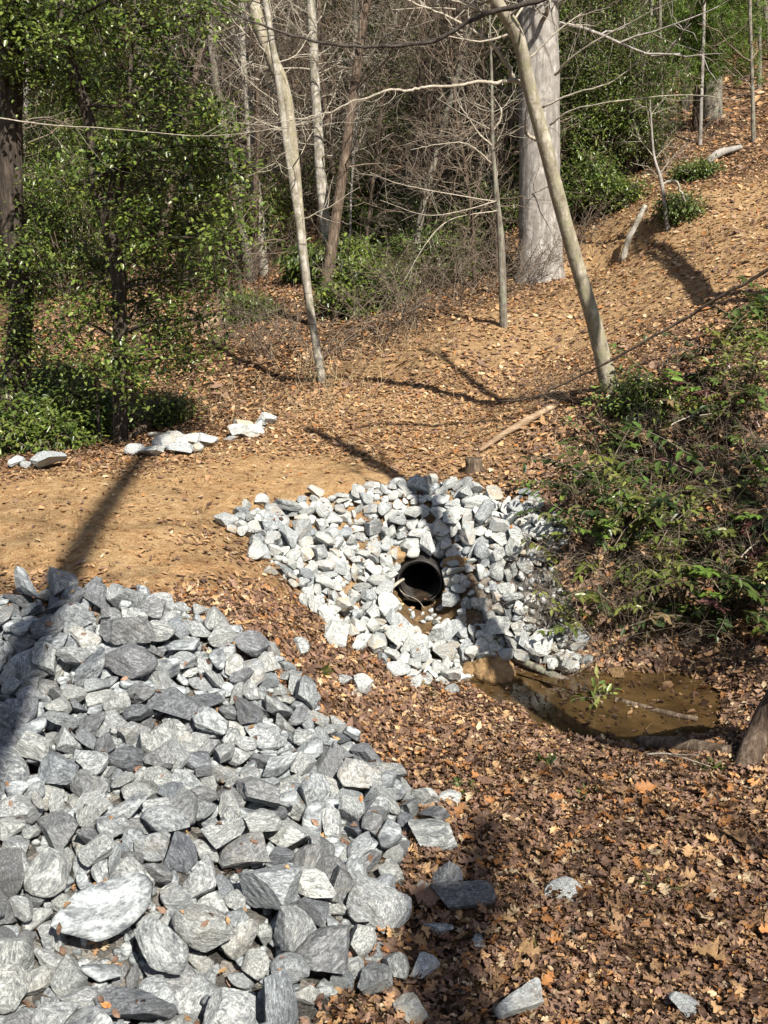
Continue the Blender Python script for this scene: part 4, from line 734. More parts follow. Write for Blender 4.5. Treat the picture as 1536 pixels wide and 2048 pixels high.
24, 6599, 523, 468, -5, -746, 472, 1902, -197, 6570, 546, 588, 675, 427, -122, 1900, -424, 5914, 447, 419, 347, -118, 829, 1403, 1029, 6506, 617, 410, -247, -210, 851, 1506,
-884, 6578, 746, 926, -256, -58, 267, 2000, 234, 6777, 605, 570, 470, -316, -593, 2713, 923, 6670, 597, 732, 655, -169, -72, 2300, 89, 6126, 186, 525, -157, 641, 536, 2408,
-152, 6378, 425, 107, 225, -187, 949, 1705, 523, 6097, 119, 567, 212, -744, -279, 2006, 921, 7048, 747, 858, 163, -115, -471, 1803, -379, 5957, 438, 562, -286, 519, -576, 1515,
940, 6856, 680, 289, -69, -131, 945, 2009, -174, 6683, 594, 348, 135, 533, -758, 1814, 662, 6329, 328, 105, -789, -489, -353, 1315, 4, 7022, 771, 186, 430, 148, 870, 1604,
544, 6504, 444, 129, 682, -708, 125, 1319, -149, 6733, 631, 367, 70, -265, -888, 2421, -101, 7090, 788, 984, 91, -8, 143, 1817, -311, 6327, 518, 824, -22, 71, 560, 2019,
333, 6071, 36, 641, 184, -415, 618, 2203, 423, 6499, 423, 644, -190, 237, 701, 1815, 496, 6358, 348, 279, -84, 340, -893, 1609, 7, 6552, 520, 116, -181, 131, -967, 1525,
348, 5850, 29, 259, 549, 697, 378, 2317, -169, 5868, 304, 522, -471, -201, -680, 2016, 1045, 5892, 51, 524, 621, 304, -495, 1508, -175, 6100, 359, 865, -428, 256, 21, 1705,
-901, 6288, 714, 967, 14, 237, 80, 1715, -865, 6637, 767, 343, -626, -18, -698, 1512, 757, 6381, 389, 563, 329, -388, 650, 1516, 430, 6096, 50, 54, 569, 141, -807, 1518,
941, 6537, 588, 239, -23, -969, 28, 1821, 610, 6619, 528, 654, -605, 131, 432, 1601, -514, 5885, 507, 825, 292, 232, -422, 1416, -529, 6865, 743, 0, -39, 317, -947, 1305,
528, 6467, 409, 107, 118, 881, 443, 1404, 790, 6173, 199, 952, 88, -39, 288, 1824, -838, 6354, 707, 209, 198, -70, 954, 1816, 926, 6365, 486, 939, 6, 257, -225, 1721,
-179, 6049, 351, 451, 192, 867, 74, 1704, 269, 5724, 70, 645, 147, -8, 749, 2106, 212, 5514, 87, 617, -55, 174, -764, 1822, -132, 6291, 393, 270, 615, -729, -121, 1921,
-608, 6259, 621, 702, -234, 448, -500, 1518, 145, 5516, 107, 928, 12, -180, -324, 1408, 889, 6534, 568, 402, 640, -352, -551, 2005, -875, 6495, 727, 38, 63, 258, -962, 2114,
-435, 6865, 736, 771, -497, 263, -296, 2307, -376, 6875, 725, 175, 146, -111, 966, 2013, -227, 5922, 327, 274, 297, 96, 909, 2117, -614, 6078, 593, 590, -235, 56, -769, 1724,
-76, 6520, 460, 824, -313, 314, 350, 1823, 463, 6238, 154, 647, 456, 166, -587, 1422, -677, 6166, 664, 769, -241, -29, -590, 1924, 15, 6683, 580, 683, -410, 436, -416, 2221,
-512, 6616, 676, 769, 343, 268, -466, 1718, -333, 5981, 418, 966, 11, 40, -251, 1112, 436, 6030, -3, 964, -211, 112, -108, 2600, -218, 6261, 431, 688, -16, 498, -526, 1617,
-337, 6063, 454, 861, 110, 306, -388, 2617, 1105, 5960, 43, 24, 489, -865, 99, 2003, -743, 6261, 697, 991, -101, 1, -72, 1803, -22, 5880, 229, 927, 2, -230, -293, 1803,
-524, 5937, 528, 511, -321, -96, -790, 1722, 547, 6543, 489, 442, 794, 82, 406, 2003, 618, 6449, 447, 827, 267, -279, -406, 1821, 466, 6237, 203, 221, 120, -474, -842, 1425,
-11, 5833, 189, 339, 524, -65, 778, 1919, 108, 6698, 552, 608, 255, -298, 689, 1101, -43, 7017, 756, 983, 109, 137, -30, 1624, 507, 6546, 501, 415, -226, -178, 862, 1315,
950, 5967, 18, 211, -54, 799, -558, 1525, -67, 6677, 547, 521, 155, 577, -608, 1314, -418, 6030, 473, 834, 17, 281, -473, 1423, -800, 6304, 686, 660, -646, 138, -355, 1602,
103, 7016, 738, 101, 428, 709, -550, 1423, 696, 6677, 557, 818, 251, 250, -451, 1801, 1041, 6561, 676, 186, 202, -751, 599, 1416, -96, 5928, 252, 138, 310, -884, 318, 3007,
-267, 6882, 737, 748, -151, -40, 643, 1606, -279, 6111, 407, 935, 272, 195, 106, 1503, 383, 6258, 116, 9, 236, 338, -910, 1706, 695, 6575, 515, 57, -59, -187, -978, 1908,
775, 6240, 236, 228, -274, -933, -19, 2213, -493, 6106, 538, 819, 280, 292, 404, 1705, 386, 6570, 392, 824, 260, 455, -214, 1708, 38, 6649, 509, 441, 741, -504, -29, 2123,
500, 7065, 734, 915, 387, -98, -44, 2024, -284, 6945, 752, 986, -116, 57, 95, 1806, 696, 6058, 80, 593, -548, 402, -430, 1721, -336, 6907, 737, 59, -65, 404, 909, 1308,
-164, 6850, 685, 779, 533, -227, 234, 1611, 987, 5997, 74, 178, 613, 765, -75, 2024, 108, 6747, 574, 583, -224, 774, -93, 1525, 465, 6662, 538, 471, 540, 623, 311, 1604,
-446, 6565, 613, 448, 289, -123, 836, 1723, 946, 6930, 713, 353, -258, -338, 832, 1609, -36, 6017, 237, 697, -245, 37, -672, 2006, 248, 5567, 76, 392, 425, 215, 786, 1424,
-576, 6651, 707, 703, 30, -118, -699, 1606, 973, 6602, 620, 121, -360, 888, 255, 1704, 911, 6421, 490, 433, 101, -599, 664, 1514, -618, 6568, 680, 668, 10, 439, -600, 1725,
938, 6778, 651, 63, -51, -179, 979, 1820, 910, 6598, 580, 120, 913, -355, -156, 2000, 64, 6464, 396, 939, 84, -299, -144, 2111, -739, 6225, 657, 606, -700, 318, -201, 1805,
-143, 5961, 302, 411, 786, 457, 39, 2200, -285, 5773, 389, 493, 36, -138, 857, 1706, 857, 6497, 503, 735, 71, 255, -623, 1204, -501, 6771, 716, 192, -232, -477, -824, 2121,
291, 6712, 562, 46, 248, -762, 595, 2321, 830, 6352, 401, 52, 783, 263, -559, 1304, 197, 6973, 706, 397, 452, -69, -794, 1416, 267, 7014, 708, 443, -82, 437, -777, 1711,
-82, 6479, 421, 70, 372, -196, 904, 2313, -277, 6179, 435, 896, 132, 315, -279, 1206, -2, 6423, 395, 38, 415, -211, -883, 1710, -19, 6076, 277, 298, 351, 145, 875, 1820,
-162, 6916, 717, 372, 3, -26, 927, 2020, 658, 6632, 586, 436, 254, -53, -860, 1624, -588, 6172, 605, 509, 314, 99, -794, 1620, -463, 6656, 661, 941, 315, -43, 104, 1708,
790, 6500, 489, 169, -92, -391, 899, 1619, 705, 6817, 639, 845, 526, -88, 6, 1722, 417, 5811, 7, 390, -686, 527, -312, 1712, 412, 5754, 7, 912, -230, 194, -277, 2307,
473, 6780, 591, 141, -431, -840, -294, 1425, 560, 6079, 118, 875, 93, 109, 460, 1604, 729, 6125, 117, 878, -8, 173, 444, 1606, 138, 6977, 707, 767, 169, 130, -604, 1613,
322, 6316, 113, 140, -392, -770, 482, 1711, 243, 5651, 76, 482, 707, 410, 312, 1813, -84, 5707, 234, 625, 439, 331, 552, 1902, 425, 5888, -6, 761, -221, 589, -151, 1723,
185, 7002, 732, 713, -112, -66, 687, 1406, -568, 6111, 571, 81, -311, 191, -927, 1807, 478, 6387, 353, 444, 287, 847, -30, 1602, 508, 6032, -8, 899, 310, 138, -274, 1521,
-60, 6819, 652, 855, 214, -35, 470, 1205, 607, 6169, 126, 532, 817, 176, -128, 1813, 315, 6267, 88, 892, 70, -435, -86, 1621, 1050, 6071, 95, 58, 106, -428, 894, 1913,
51, 5914, 167, 488, 365, 266, 746, 2019, -223, 6968, 737, 923, 364, -32, -114, 1102, 672, 6765, 626, 717, 68, -459, -518, 1920, 874, 7000, 718, 62, 158, -19, -984, 1620,
-243, 6878, 707, 347, -120, -217, 903, 1514, -317, 6659, 628, 633, 197, -209, -718, 1913, 600, 6791, 669, 497, -94, 502, -700, 1910, 267, 5602, 81, 810, 30, 446, 377, 1206,
875, 5957, 26, 598, -23, -161, -784, 1720, 1001, 5920, 20, 655, 138, -23, 741, 1723, 658, 6960, 717, 104, 34, 192, -974, 1816, -45, 7112, 775, 944, 67, 218, -235, 1822,
695, 6152, 93, 114, -5, -292, 949, 1106, 1016, 6021, 43, 176, -966, 131, -126, 1713, -205, 6494, 525, 281, 659, 644, -265, 1306, -455, 6807, 713, 828, 330, -148, 427, 1516,
-97, 5854, 228, 208, -515, 526, -642, 1604, 740, 6848, 629, 975, 203, -18, -80, 2323, 802, 6064, 93, 620, 198, -183, 736, 1403, -309, 5910, 386, 964, -167, 158, -125, 1214,
1094, 6006, 48, 360, 757, 543, 20, 1817, -10, 6716, 547, 497, -205, -842, 20, 1307, 372, 6699, 545, 631, 149, 77, -756, 1903, 330, 7015, 715, 260, 102, 102, -954, 2113,
565, 6756, 614, 233, -585, 484, -607, 1803, -499, 6050, 512, 935, 127, 144, -294, 1403, 143, 6867, 651, 544, 783, 285, -83, 1800, -195, 6803, 663, 540, -477, 456, -521, 1417,
136, 6794, 573, 700, 614, -14, -361, 1512, -297, 6532, 561, 175, 60, -181, 965, 2709, -778, 6534, 718, 619, 202, -54, 756, 1620, -120, 5759, 229, 825, 278, 351, 342, 1303,
-421, 6474, 587, 635, 663, -388, -75, 1516, 866, 6873, 655, 932, 169, 20, 316, 1805, 906, 5977, 7, 549, 120, 453, -691, 1121, -357, 6774, 687, 518, 636, -112, 559, 1814,
378, 6499, 382, 862, -154, -459, 140, 1324, -348, 6272, 522, 366, 427, -568, 599, 1504, -755, 6624, 724, 96, -47, 391, -913, 1711, 574, 6134, 111, 221, -689, 687, -43, 1205,
-105, 6362, 388, 877, 1, 420, -230, 1125, 158, 5582, 103, 203, 21, 66, 976, 1809, 202, 6023, 87, 589, -9, 75, -803, 2906, 719, 6923, 689, 913, 280, 27, 290, 1808,
-234, 6028, 365, 86, 645, 637, 411, 1316, 7, 6762, 596, 396, 557, 36, 728, 1407, 187, 7126, 781, 856, 426, -20, -290, 2006, 102, 6014, 126, 636, -283, 104, -709, 2125,
731, 6487, 448, 22, -866, 409, 283, 1407, -209, 6608, 570, 349, -125, -198, 906, 1404, 270, 6778, 576, 167, 774, 609, -8, 1512, 293, 5646, 46, 404, -178, 86, -892, 1722,
-12, 6142, 236, 253, 287, -473, 792, 2100, 608, 6762, 605, 248, 596, -751, -129, 1709, -415, 6336, 575, 203, 520, -820, 121, 2309, -255, 6421, 492, 523, -336, 336, -707, 1503,
686, 6115, 68, 13, 490, 521, -697, 1112, 690, 7041, 735, 673, 247, 80, -691, 1807, 647, 6117, 104, 480, 421, -720, -268, 2013, 799, 6955, 712, 628, 237, -332, -662, 1803,
-622, 6487, 698, 508, -222, 109, -824, 1704, 404, 7012, 723, 922, 30, 359, -137, 1218, 973, 6100, 136, 519, 365, -379, 673, 1513, 927, 6747, 613, 217, 628, -109, -738, 1108,
-97, 6969, 737, 773, 450, -49, 442, 1405, 494, 6094, 66, 726, -22, 106, 678, 2120, -265, 5787, 339, 257, 496, 149, 815, 1304, 636, 6569, 495, 451, 190, -277, 826, 1705,
656, 6070, 60, 766, 255, -577, -119, 1618, 181, 5675, 94, 182, 183, 593, 761, 1816, 782, 6809, 621, 257, 481, 285, 787, 1316, 97, 6717, 518, 343, -11, -282, 895, 1119,
1019, 5984, 21, 97, 894, 377, 219, 1119, -498, 6169, 550, 755, 89, 357, -540, 1104, -384, 6504, 574, 18, 338, 258, -904, 1512, -389, 6716, 657, 245, 198, 26, 948, 1620,
-66, 6197, 328, 444, -107, 640, -617, 1718, -215, 6328, 440, 499, 406, 219, 732, 1603, 90, 6879, 649, 782, 406, -62, 467, 1422, 477, 6430, 368, 90, -598, -794, -27, 1118,
98, 5959, 105, 934, -32, 348, 55, 1215, 291, 6700, 502, 977, -198, -62, -29, 1701, -241, 6941, 723, 17, -40, -13, -998, 1409, -363, 5891, 412, 618, 640, 341, 300, 1121,
-109, 6136, 317, 232, 416, -855, -201, 2014, 369, 5909, 8, 167, 791, -585, -36, 2100, 1033, 5929, 36, 376, 248, -755, 475, 2007, -629, 6720, 720, 781, -126, 385, -473, 1711,
915, 6899, 691, 658, -123, 159, 724, 1216, 471, 6970, 701, 253, 828, 461, 191, 1524, -321, 5824, 399, 265, -282, 212, 896, 1513, -37, 5924, 205, 283, 41, -235, 928, 1911,
-351, 5859, 401, 520, -341, 513, -590, 1100, 517, 6134, 78, 709, -320, -163, 605, 1507, -313, 6148, 447, 135, 55, -207, 966, 1614, 351, 6717, 506, 201, 451, 211, -843, 1608,
-540, 6263, 601, 351, 103, 51, -928, 1606, -572, 6693, 706, 927, -342, -141, -45, 1417, 219, 6743, 537, 619, 720, -141, 276, 2414, -160, 6498, 491, 126, -533, 818, -169, 1424,
147, 6239, 113, 675, 118, 227, 691, 1814, 607, 6517, 447, 965, 256, -31, 6, 1117, -2, 6881, 708, 190, 912, -141, 333, 1610, -63, 6292, 333, 870, -48, 327, 364, 1815,
-39, 6593, 475, 880, 279, 316, -213, 2406, 412, 7225, 763, 543, 48, 158, -822, 1822, 781, 6735, 588, 813, 344, -362, 297, 2001, 143, 6745, 534, 297, 779, 518, -185, 1115,
617, 7016, 715, 477, 107, -242, 837, 1523, 657, 7055, 726, 88, 33, -161, 981, 1113, 669, 6471, 431, 733, 348, -109, 573, 1903, 1141, 5982, 7, 105, -992, 4, 55, 1400,
719, 6081, 43, 596, -742, 184, -242, 1607, 75, 6533, 389, 667, 287, 577, 371, 2311, 887, 6743, 587, 621, 342, 261, -654, 1114, 767, 6926, 665, 604, -298, -734, 75, 1216,
-182, 5980, 311, 726, 544, 382, 172, 1305, 214, 5791, 59, 226, -198, 76, -950, 1221, -246, 6543, 536, 180, 173, -165, 953, 1422, -324, 6220, 485, 547, 24, -281, 787, 2002,
37, 6487, 342, 636, 546, -393, -375, 1921, 251, 5929, 39, 193, 491, 633, 565, 1416, 543, 6591, 481, 772, 177, -301, 529, 1913, -62, 6143, 284, 466, 419, 631, 455, 1622,
-110, 6426, 404, 828, 287, 228, 422, 1522, -162, 6018, 299, 638, -178, 416, -621, 1119, 508, 6859, 635, 281, -145, 901, 294, 1208, -427, 6772, 688, 779, -150, -178, 581, 1811,
409, 5971, -17, 516, 305, -55, -797, 1508, 307, 6818, 577, 862, 275, -297, 303, 1120, 377, 6782, 585, 5, -278, -928, 243, 2213, 704, 6023, 48, 454, -93, -80, -881, 1822,
899, 6807, 629, 43, 33, 545, -836, 1411, -428, 6229, 516, 771, 168, 510, 339, 1210, 507, 6718, 559, 268, -83, -952, 110, 1621, 936, 5985, 48, 315, 729, 594, -123, 1723,
6, 5639, 158, 578, 44, 224, -782, 1110, -875, 6411, 704, 631, -209, -234, -708, 1414, 168, 5763, 102, 401, -81, -159, -897, 2225, 975, 6062, 78, 55, 103, -990, -71, 1707,
35, 7057, 747, 55, -42, 397, -914, 1202, -287, 5744, 345, 830, 336, 257, -361, 1416, 35, 6560, 399, 134, -218, 552, -793, 2321, -240, 6369, 470, 297, 254, -721, -571, 1207,
-544, 6068, 545, 287, -114, 279, -908, 1105, 904, 6107, 146, 79, -11, -780, -619, 1313, 32, 6082, 172, 867, -64, 488, 72, 1509, -627, 6337, 649, 568, 173, -216, 774, 2000,
511, 6658, 523, 142, 462, -150, 862, 2014, -387, 6313, 544, 7, -195, 971, -129, 2207, 18, 6367, 334, 971, 85, 99, -196, 1918, 787, 6651, 541, 659, 534, -201, -489, 2411,
953, 5990, 107, 594, -40, -219, 771, 1404, -45, 6455, 405, 675, 701, 199, 111, 1624, -60, 6358, 330, 289, 381, -867, 134, 1607, 642, 6746, 575, 901, 384, 198, -17, 1613,
224, 5847, 82, 321, 113, -25, 939, 2009, 601, 6836, 624, 649, 428, 14, -627, 1220, 55, 6518, 325, 752, 30, -657, 0, 1317, -11, 5750, 165, 591, 323, 219, 704, 1903,
-397, 6274, 518, 954, -196, 220, 31, 1200, 462, 6086, 23, 814, 563, -136, 0, 1624, 684, 6749, 581, 785, 68, 494, -365, 1310, 459, 7205, 790, 270, 775, 552, -141, 1813,
153, 6060, 117, 130, -103, -488, -856, 1513, -98, 6332, 366, 607, -268, 437, -606, 1402, -571, 6322, 606, 938, -296, 78, 153, 1600, 558, 6151, 87, 500, 778, 36, -377, 1116,
-770, 6318, 651, 660, 259, 94, 697, 1103, 653, 6847, 627, 890, 280, 353, -60, 1910, 320, 6767, 535, 535, 644, -483, 253, 1414, 29, 6390, 287, 221, -632, 381, -636, 1625,
-560, 6382, 641, 23, -794, -604, 53, 2023, 914, 6058, 123, 97, -961, -144, -211, 2907, -474, 5993, 493, 535, -152, 309, -770, 1123, -289, 6830, 699, 729, 220, 35, 645, 1814,
759, 6570, 500, 249, 212, 126, -936, 2117, 581, 6093, 57, 281, -295, -280, 868, 1809, 712, 6774, 597, 503, -75, 559, -654, 1505, 679, 6990, 701, 927, 195, -59, 312, 1322,
422, 6473, 333, 872, 295, -299, 247, 1812, 915, 6046, 95, 172, 77, 979, 62, 1811, 298, 7173, 752, 734, 69, 68, -670, 1306, -4, 6500, 377, 323, 480, -283, 764, 1721,
-690, 6335, 641, 140, 62, -215, -963, 1511, 665, 6181, 145, 151, -604, -353, -697, 1804, 386, 5873, -20, 856, -257, 100, 434, 1511, 560, 6694, 549, 419, -39, 518, -743, 1321,
-230, 5973, 340, 147, 313, 279, 895, 1105, 87, 6085, 154, 338, -715, -296, 534, 1816, 804, 6913, 653, 692, 144, 277, -649, 1307, 31, 6027, 157, 761, -119, 585, -248, 1214,
97, 5599, 128, 888, -433, 90, -119, 2011, 586, 6067, 80, 45, 697, -711, 73, 2022, 365, 6154, 29, 974, 217, -10, -55, 2122, 225, 7192, 776, 690, 469, 92, 541, 2025,
82, 6246, 165, 443, -457, 505, -581, 1321, -295, 6623, 589, 665, 5, 370, -647, 1507, 304, 5755, 33, 327, 50, 183, 925, 1517, 434, 6535, 360, 354, 190, 141, 904, 1121,
-15, 6303, 312, 261, 597, 216, -726, 1922, 22, 6302, 262, 306, 614, -189, 701, 2000, 20, 6200, 203, 713, 667, 207, 33, 1125, -290, 5844, 374, 784, -85, 63, -611, 2209,
-107, 6217, 329, 853, 271, 387, 217, 1317, 400, 6526, 336, 112, 279, -746, 592, 1218, 196, 6056, 52, 533, 243, 230, 776, 1813, 447, 6533, 378, 123, 609, 781, -42, 1123,
-403, 6825, 707, 402, 32, 266, 874, 1208, 220, 6133, 54, 157, -162, 276, -933, 1708, -657, 6245, 610, 749, 29, 117, -650, 1111, -374, 6409, 558, 952, 85, 278, 84, 1515,
919, 6020, 72, 506, 819, -257, -78, 1700, 843, 6921, 685, 884, 138, -90, 435, 1612, -28, 6208, 249, 202, -631, 317, -678, 1211, 91, 5972, 173, 764, 41, 636, 88, 1501,
216, 5884, 52, 237, 201, 91, 945, 1723, 729, 6157, 154, 356, 711, -603, -53, 1616, 342, 6092, 5, 528, 445, -15, -722, 1708, -52, 6102, 247, 97, 344, -174, 916, 1310,
387, 7106, 745, 739, 158, 128, -641, 1621, -57, 6416, 371, 250, 638, 174, 705, 1505, 737, 7047, 733, 827, -72, -244, 499, 1602, -744, 6138, 629, 596, -153, 206, -760, 1422,
7, 6048, 177, 837, -40, 187, 511, 1311, -687, 6541, 687, 724, -124, 147, -661, 1519, 172, 6164, 78, 133, -322, 338, -873, 1315, 851, 6645, 547, 126, -303, -279, 901, 1225,
53, 5720, 148, 643, 223, 216, 698, 1201, 43, 6467, 301, 674, 469, -8, 569, 1300, 829, 6071, 78, 288, 333, 319, -838, 1210, 286, 5829, 36, 360, 583, -714, -139, 2209,
-630, 6470, 659, 947, -6, -222, 229, 1419, 815, 6864, 625, 929, 178, 77, 312, 1305, 332, 6230, 52, 757, 308, -66, -570, 1403, 841, 6595, 523, 188, -305, -364, 859, 1520,
-586, 6773, 720, 688, 79, 260, 671, 1410, -241, 6307, 459, 262, 478, 175, 818, 1324, -652, 6393, 642, 900, 119, 58, 413, 1721, -510, 6567, 629, 145, 151, -96, 972, 1409,
19, 6166, 198, 661, 586, 235, 403, 1305, -808, 6562, 722, 405, 202, -144, 879, 1123, 866, 6695, 565, 657, 487, 82, -568, 1125, -67, 5993, 227, 836, 169, 277, 441, 1122,
-603, 6386, 619, 134, 90, -73, -983, 1225, -60, 6243, 294, 273, 490, 67, 824, 1122, -311, 6023, 402, 795, -1, 406, -449, 1117, -595, 6212, 598, 942, 295, 101, -116, 1405,
-659, 6335, 623, 595, -112, -25, 794, 1114, 864, 6814, 614, 950, 192, -242, 34, 1123, -675, 6670, 732, 809, 206, 135, 531, 1201, 679, 6912, 655, 4, 290, -749, 594, 1104,
-151, 6453, 449, 162, 290, -361, 870, 1317, 821, 6547, 540, 281, 274, -301, 868, 1924, -18, 5966, 188, 768, 114, 617, 125, 1205, 642, 6021, 17, 107, 145, -912, 365, 1418,
6, 6238, 271, 346, 752, 106, -549, 2900, 155, 5861, 86, 907, -204, 360, -62, 1519, 85, 6609, 400, 59, -223, 961, -148, 1221, -338, 5793, 375, 210, 313, 8, 925, 1106,
1073, 5973, 1, 921, 342, 37, -179, 1710, 849, 6021, 65, 777, 385, 393, 302, 1910, 279, 6660, 472, 518, -235, -41, -820, 1105, -597, 6492, 639, 520, -58, 815, -247, 1302,
3, 6450, 343, 511, 97, -382, 763, 1615, 615, 6135, 93, 447, 852, 140, 229, 1624, 638, 6893, 658, 549, -81, -80, 827, 1103, 439, 6803, 587, 616, 313, -196, 695, 1409,
783, 6054, 44, 924, 309, -17, -221, 1422, 541, 6055, 32, 51, 614, -786, 9, 1601, -515, 6296, 574, 6, 25, -295, -954, 1108, -659, 6196, 610, 147, 149, -272, -938, 1216,
530, 6686, 584, 20, -137, 77, 986, 1624, 818, 6672, 552, 481, 628, 346, 502, 1305, 619, 6096, 52, 412, 717, 105, -550, 1316, 821, 6631, 579, 449, 266, 370, -767, 1508], 300)

def project(p):
    c, s = math.cos(PITCH), math.sin(PITCH); d = np.asarray(p, float) - np.array([0, 0, CAMZ])
    f = d[..., 1] * c - d[..., 2] * s; u = d[..., 1] * s + d[..., 2] * c
    return 768 + FPX * d[..., 0] / f, 1024 - FPX * u / f
ORD = ['leftmost'] + [w + ' from left' for w in 'second third fourth fifth sixth seventh eighth ninth tenth eleventh twelfth thirteenth fourteenth fifteenth sixteenth seventeenth eighteenth nineteenth twentieth'.split()]
def word_size(s, cuts): return ['small', 'medium', 'large', 'huge'][int(np.searchsorted(cuts, s))]
def place_rocks(data, name, where, cuts, matfn, noun, group, rest_name, rest_label, rest_mat):
    """individual stones for the listed ones in view, the buried rest as one mass"""
    pos, q, s, k, vis = data
    items = []
    for i in range(len(pos)):
        if vis[i]:
            mk, tone = matfn(i, s[i], k[i])
            items.append((i, mk, word_size(s[i], cuts) + ' ' + tone, where(pos[i])))
    by = {}
    for it in items: by.setdefault((it[2], it[3]), []).append(it)
    for (adj, wh), L in by.items():
        L.sort(key=lambda it: project(pos[it[0]])[0])
        for n, (i, mk, _, _) in enumerate(L):
            pre = '' if len(L) == 1 else ('rightmost' if n == len(L) - 1 else ORD[min(n, len(ORD) - 1)]) + ' '
            rock(name, rock_mesh(k[i], mk), pos[i], q[i], s[i], f'{pre}{adj} {noun} {wh}', 'rock', group)
    mbr = MB()
    for i in np.flatnonzero(~vis):
        v, f = RLOW[k[i]]
        R = np.array(Quaternion(q[i]).to_matrix())
        mbr.add((v * s[i]) @ R.T + pos[i], None, f)
    if mbr.n: tag(mbr.build(rest_name, M[rest_mat]), rest_label, None, None, 'stuff')
def heap_where(p):
    x, y = project(p)
    if y < 1235: r = 'on the heap crest'
    elif y < 1330: r = 'just below the heap crest'
    elif y < 1460: r = 'high on the heap'
    elif y < 1600: r = 'in the heap middle'
    elif y < 1760: r = 'below the heap middle'
    elif y < 1900: r = 'level with the huge boulder'
    else: r = 'at the near heap foot'
    edge = (420 if y < 1235 else 520 if y < 1330 else 620 if y < 1460 else 740)
    if x > edge - 90: r += ' by leaves'
    return r
def heap_mat(i, s, k):
    h = (i * 37 + k * 11) % 10
    if s > .6: return 'heap_rock', 'banded pale grey'
    return ('dark_rock', 'dark slate') if h < 3 else ('heap_rock', 'streaked grey')
place_rocks(HEAP_DATA, 'heap_rock', heap_where, (.24, .34, .6), heap_mat, 'rock', 'grey rocks of the near heap', 'heap_fill', 'grey stones buried in the near heap', 'heap_rock')
def apron_where(p):
    x, y = project(p)
    v = 'at the apron top' if y < 1030 else 'above pipe level' if y < 1095 else 'level with the pipe' if y < 1190 else 'below pipe level' if y < 1270 else 'at the creek edge'
    h = ', far left' if x < 600 else ' left of the pipe' if x < 780 else ' in line with the pipe' if x < 930 else ' right of the pipe'
    return v + h
def apron_mat(i, s, k):
    return ('heap_rock', 'grey') if (i * 7 + k) % 9 == 0 else ('apron_rock', 'whitish')
place_rocks(APRON_DATA, 'riprap_stone', apron_where, (.21, .27, .38), apron_mat, 'riprap stone', 'riprap stones round the culvert', 'riprap_fill', 'pale stones buried under the riprap', 'apron_rock')

rg = np.random.default_rng(3)
def lone_rock(px, py, wpx, k, mk, label, rot=None, sink=.25, group=None, name='rock', cat='rock'):
    p = ground(px, py + wpx * .2); d = np.linalg.norm(p - [0, 0, CAMZ]); s = 1.1 * wpx * d / FPX
    e = Quaternion((0, 0, 1), rg.uniform(0, 6.28) if rot is None else rot) @ Quaternion((1, 0, 0), rg.normal(0, .15))
    return rock(name, rock_mesh(k, mk), (p[0], p[1], p[2] + s * .34 - s * sink * .4), e, s, label, cat, group)
LONE = [
 (1037,2005,98,7,'apron_rock','largest pale rock on brown leaves with shadow at its left'),(820,2020,72,9,'apron_rock','pale rock on leaves at the right foot of the heap'),
 (1130,1785,58,6,'apron_rock','small striped pale rock alone in the middle of brown leaves'),(925,1795,112,7,'dark_rock','dark mottled rock lying on leaves in the group of three'),
 (892,1765,64,12,'heap_rock','grey rock leaning behind the dark mottled rock'),(855,1783,50,2,'apron_rock','small white rock left of the dark mottled rock'),
 (876,1858,56,11,'heap_rock','small flat grey rock on leaves below the trio'),(958,1882,50,13,'heap_rock','upright grey rock half covered by leaves below the trio'),
 (848,1938,68,14,'apron_rock','flat pale rock on leaves beside the heap foot'),(1366,2012,50,8,'apron_rock','small white rock in sunlit leaves at the frame corner'),
 (897,1600,46,5,'apron_rock','white rock by a grass tuft right of the heap'),(604,1295,44,16,'heap_rock','lone grey rock on the leafy bank between heap and apron'),
 (686,1360,36,17,'heap_rock','small grey rock on the bank nearer the heap edge'),(722,1372,40,18,'apron_rock','pale rock on the bank nearer the apron'),(712,1390,26,19,'apron_rock','smallest pale rock of the pair on the leafy bank'),
 (575,1352,44,20,'heap_rock','flat grey rock spilled off the heap onto leaves'),(905,1380,40,21,'heap_rock','wet grey rock beside the creek mud mound'),(985,1300,0,0,'',''),
 (1128,1355,34,22,'apron_rock','white stone against the log end at the pool'),(1135,1330,40,2,'mud','brown muddy stone on the far pool shore'),(1232,1345,44,9,'mud','rounded brown stone at the back of the pool'),
 (752,1915,44,23,'apron_rock','pale rock at the heap edge resting on leaves'),
]
for px, py, w, k, mk, lab in LONE:
    if w: lone_rock(px, py, w, k, mk, lab)
FAR = [(32,932,30),(55,936,20),(100,930,50),(272,908,34),(300,910,44),(330,898,46),(345,886,40),(360,905,44),(385,890,44),(408,888,36),(395,903,30),
       (320,884,40),(352,896,40),(462,884,22),(478,872,32),(494,862,36),(508,870,30),(520,854,34),(536,848,28),(500,876,30),(515,862,28)]
for n, (px, py, w) in enumerate(FAR):
    if px < 120: lab = ['small white stone at the far left road edge', 'smallest white stone at the far left road edge', 'large white stone at the far left road edge'][n]
    elif px < 420: lab = ORD[n - 3] + ' white stone in the row under the evergreen' if n - 3 < 9 else 'white stone at the back of the row under the evergreen'
    else: lab = ORD[n - 13] + ' white stone in the short row climbing the road edge'
    lone_rock(px, py - 4, w * 1.15, (n * 5) % NROCK, 'apron_rock', lab, None, .1, 'white stones lining the far road edge', 'edge_stone')

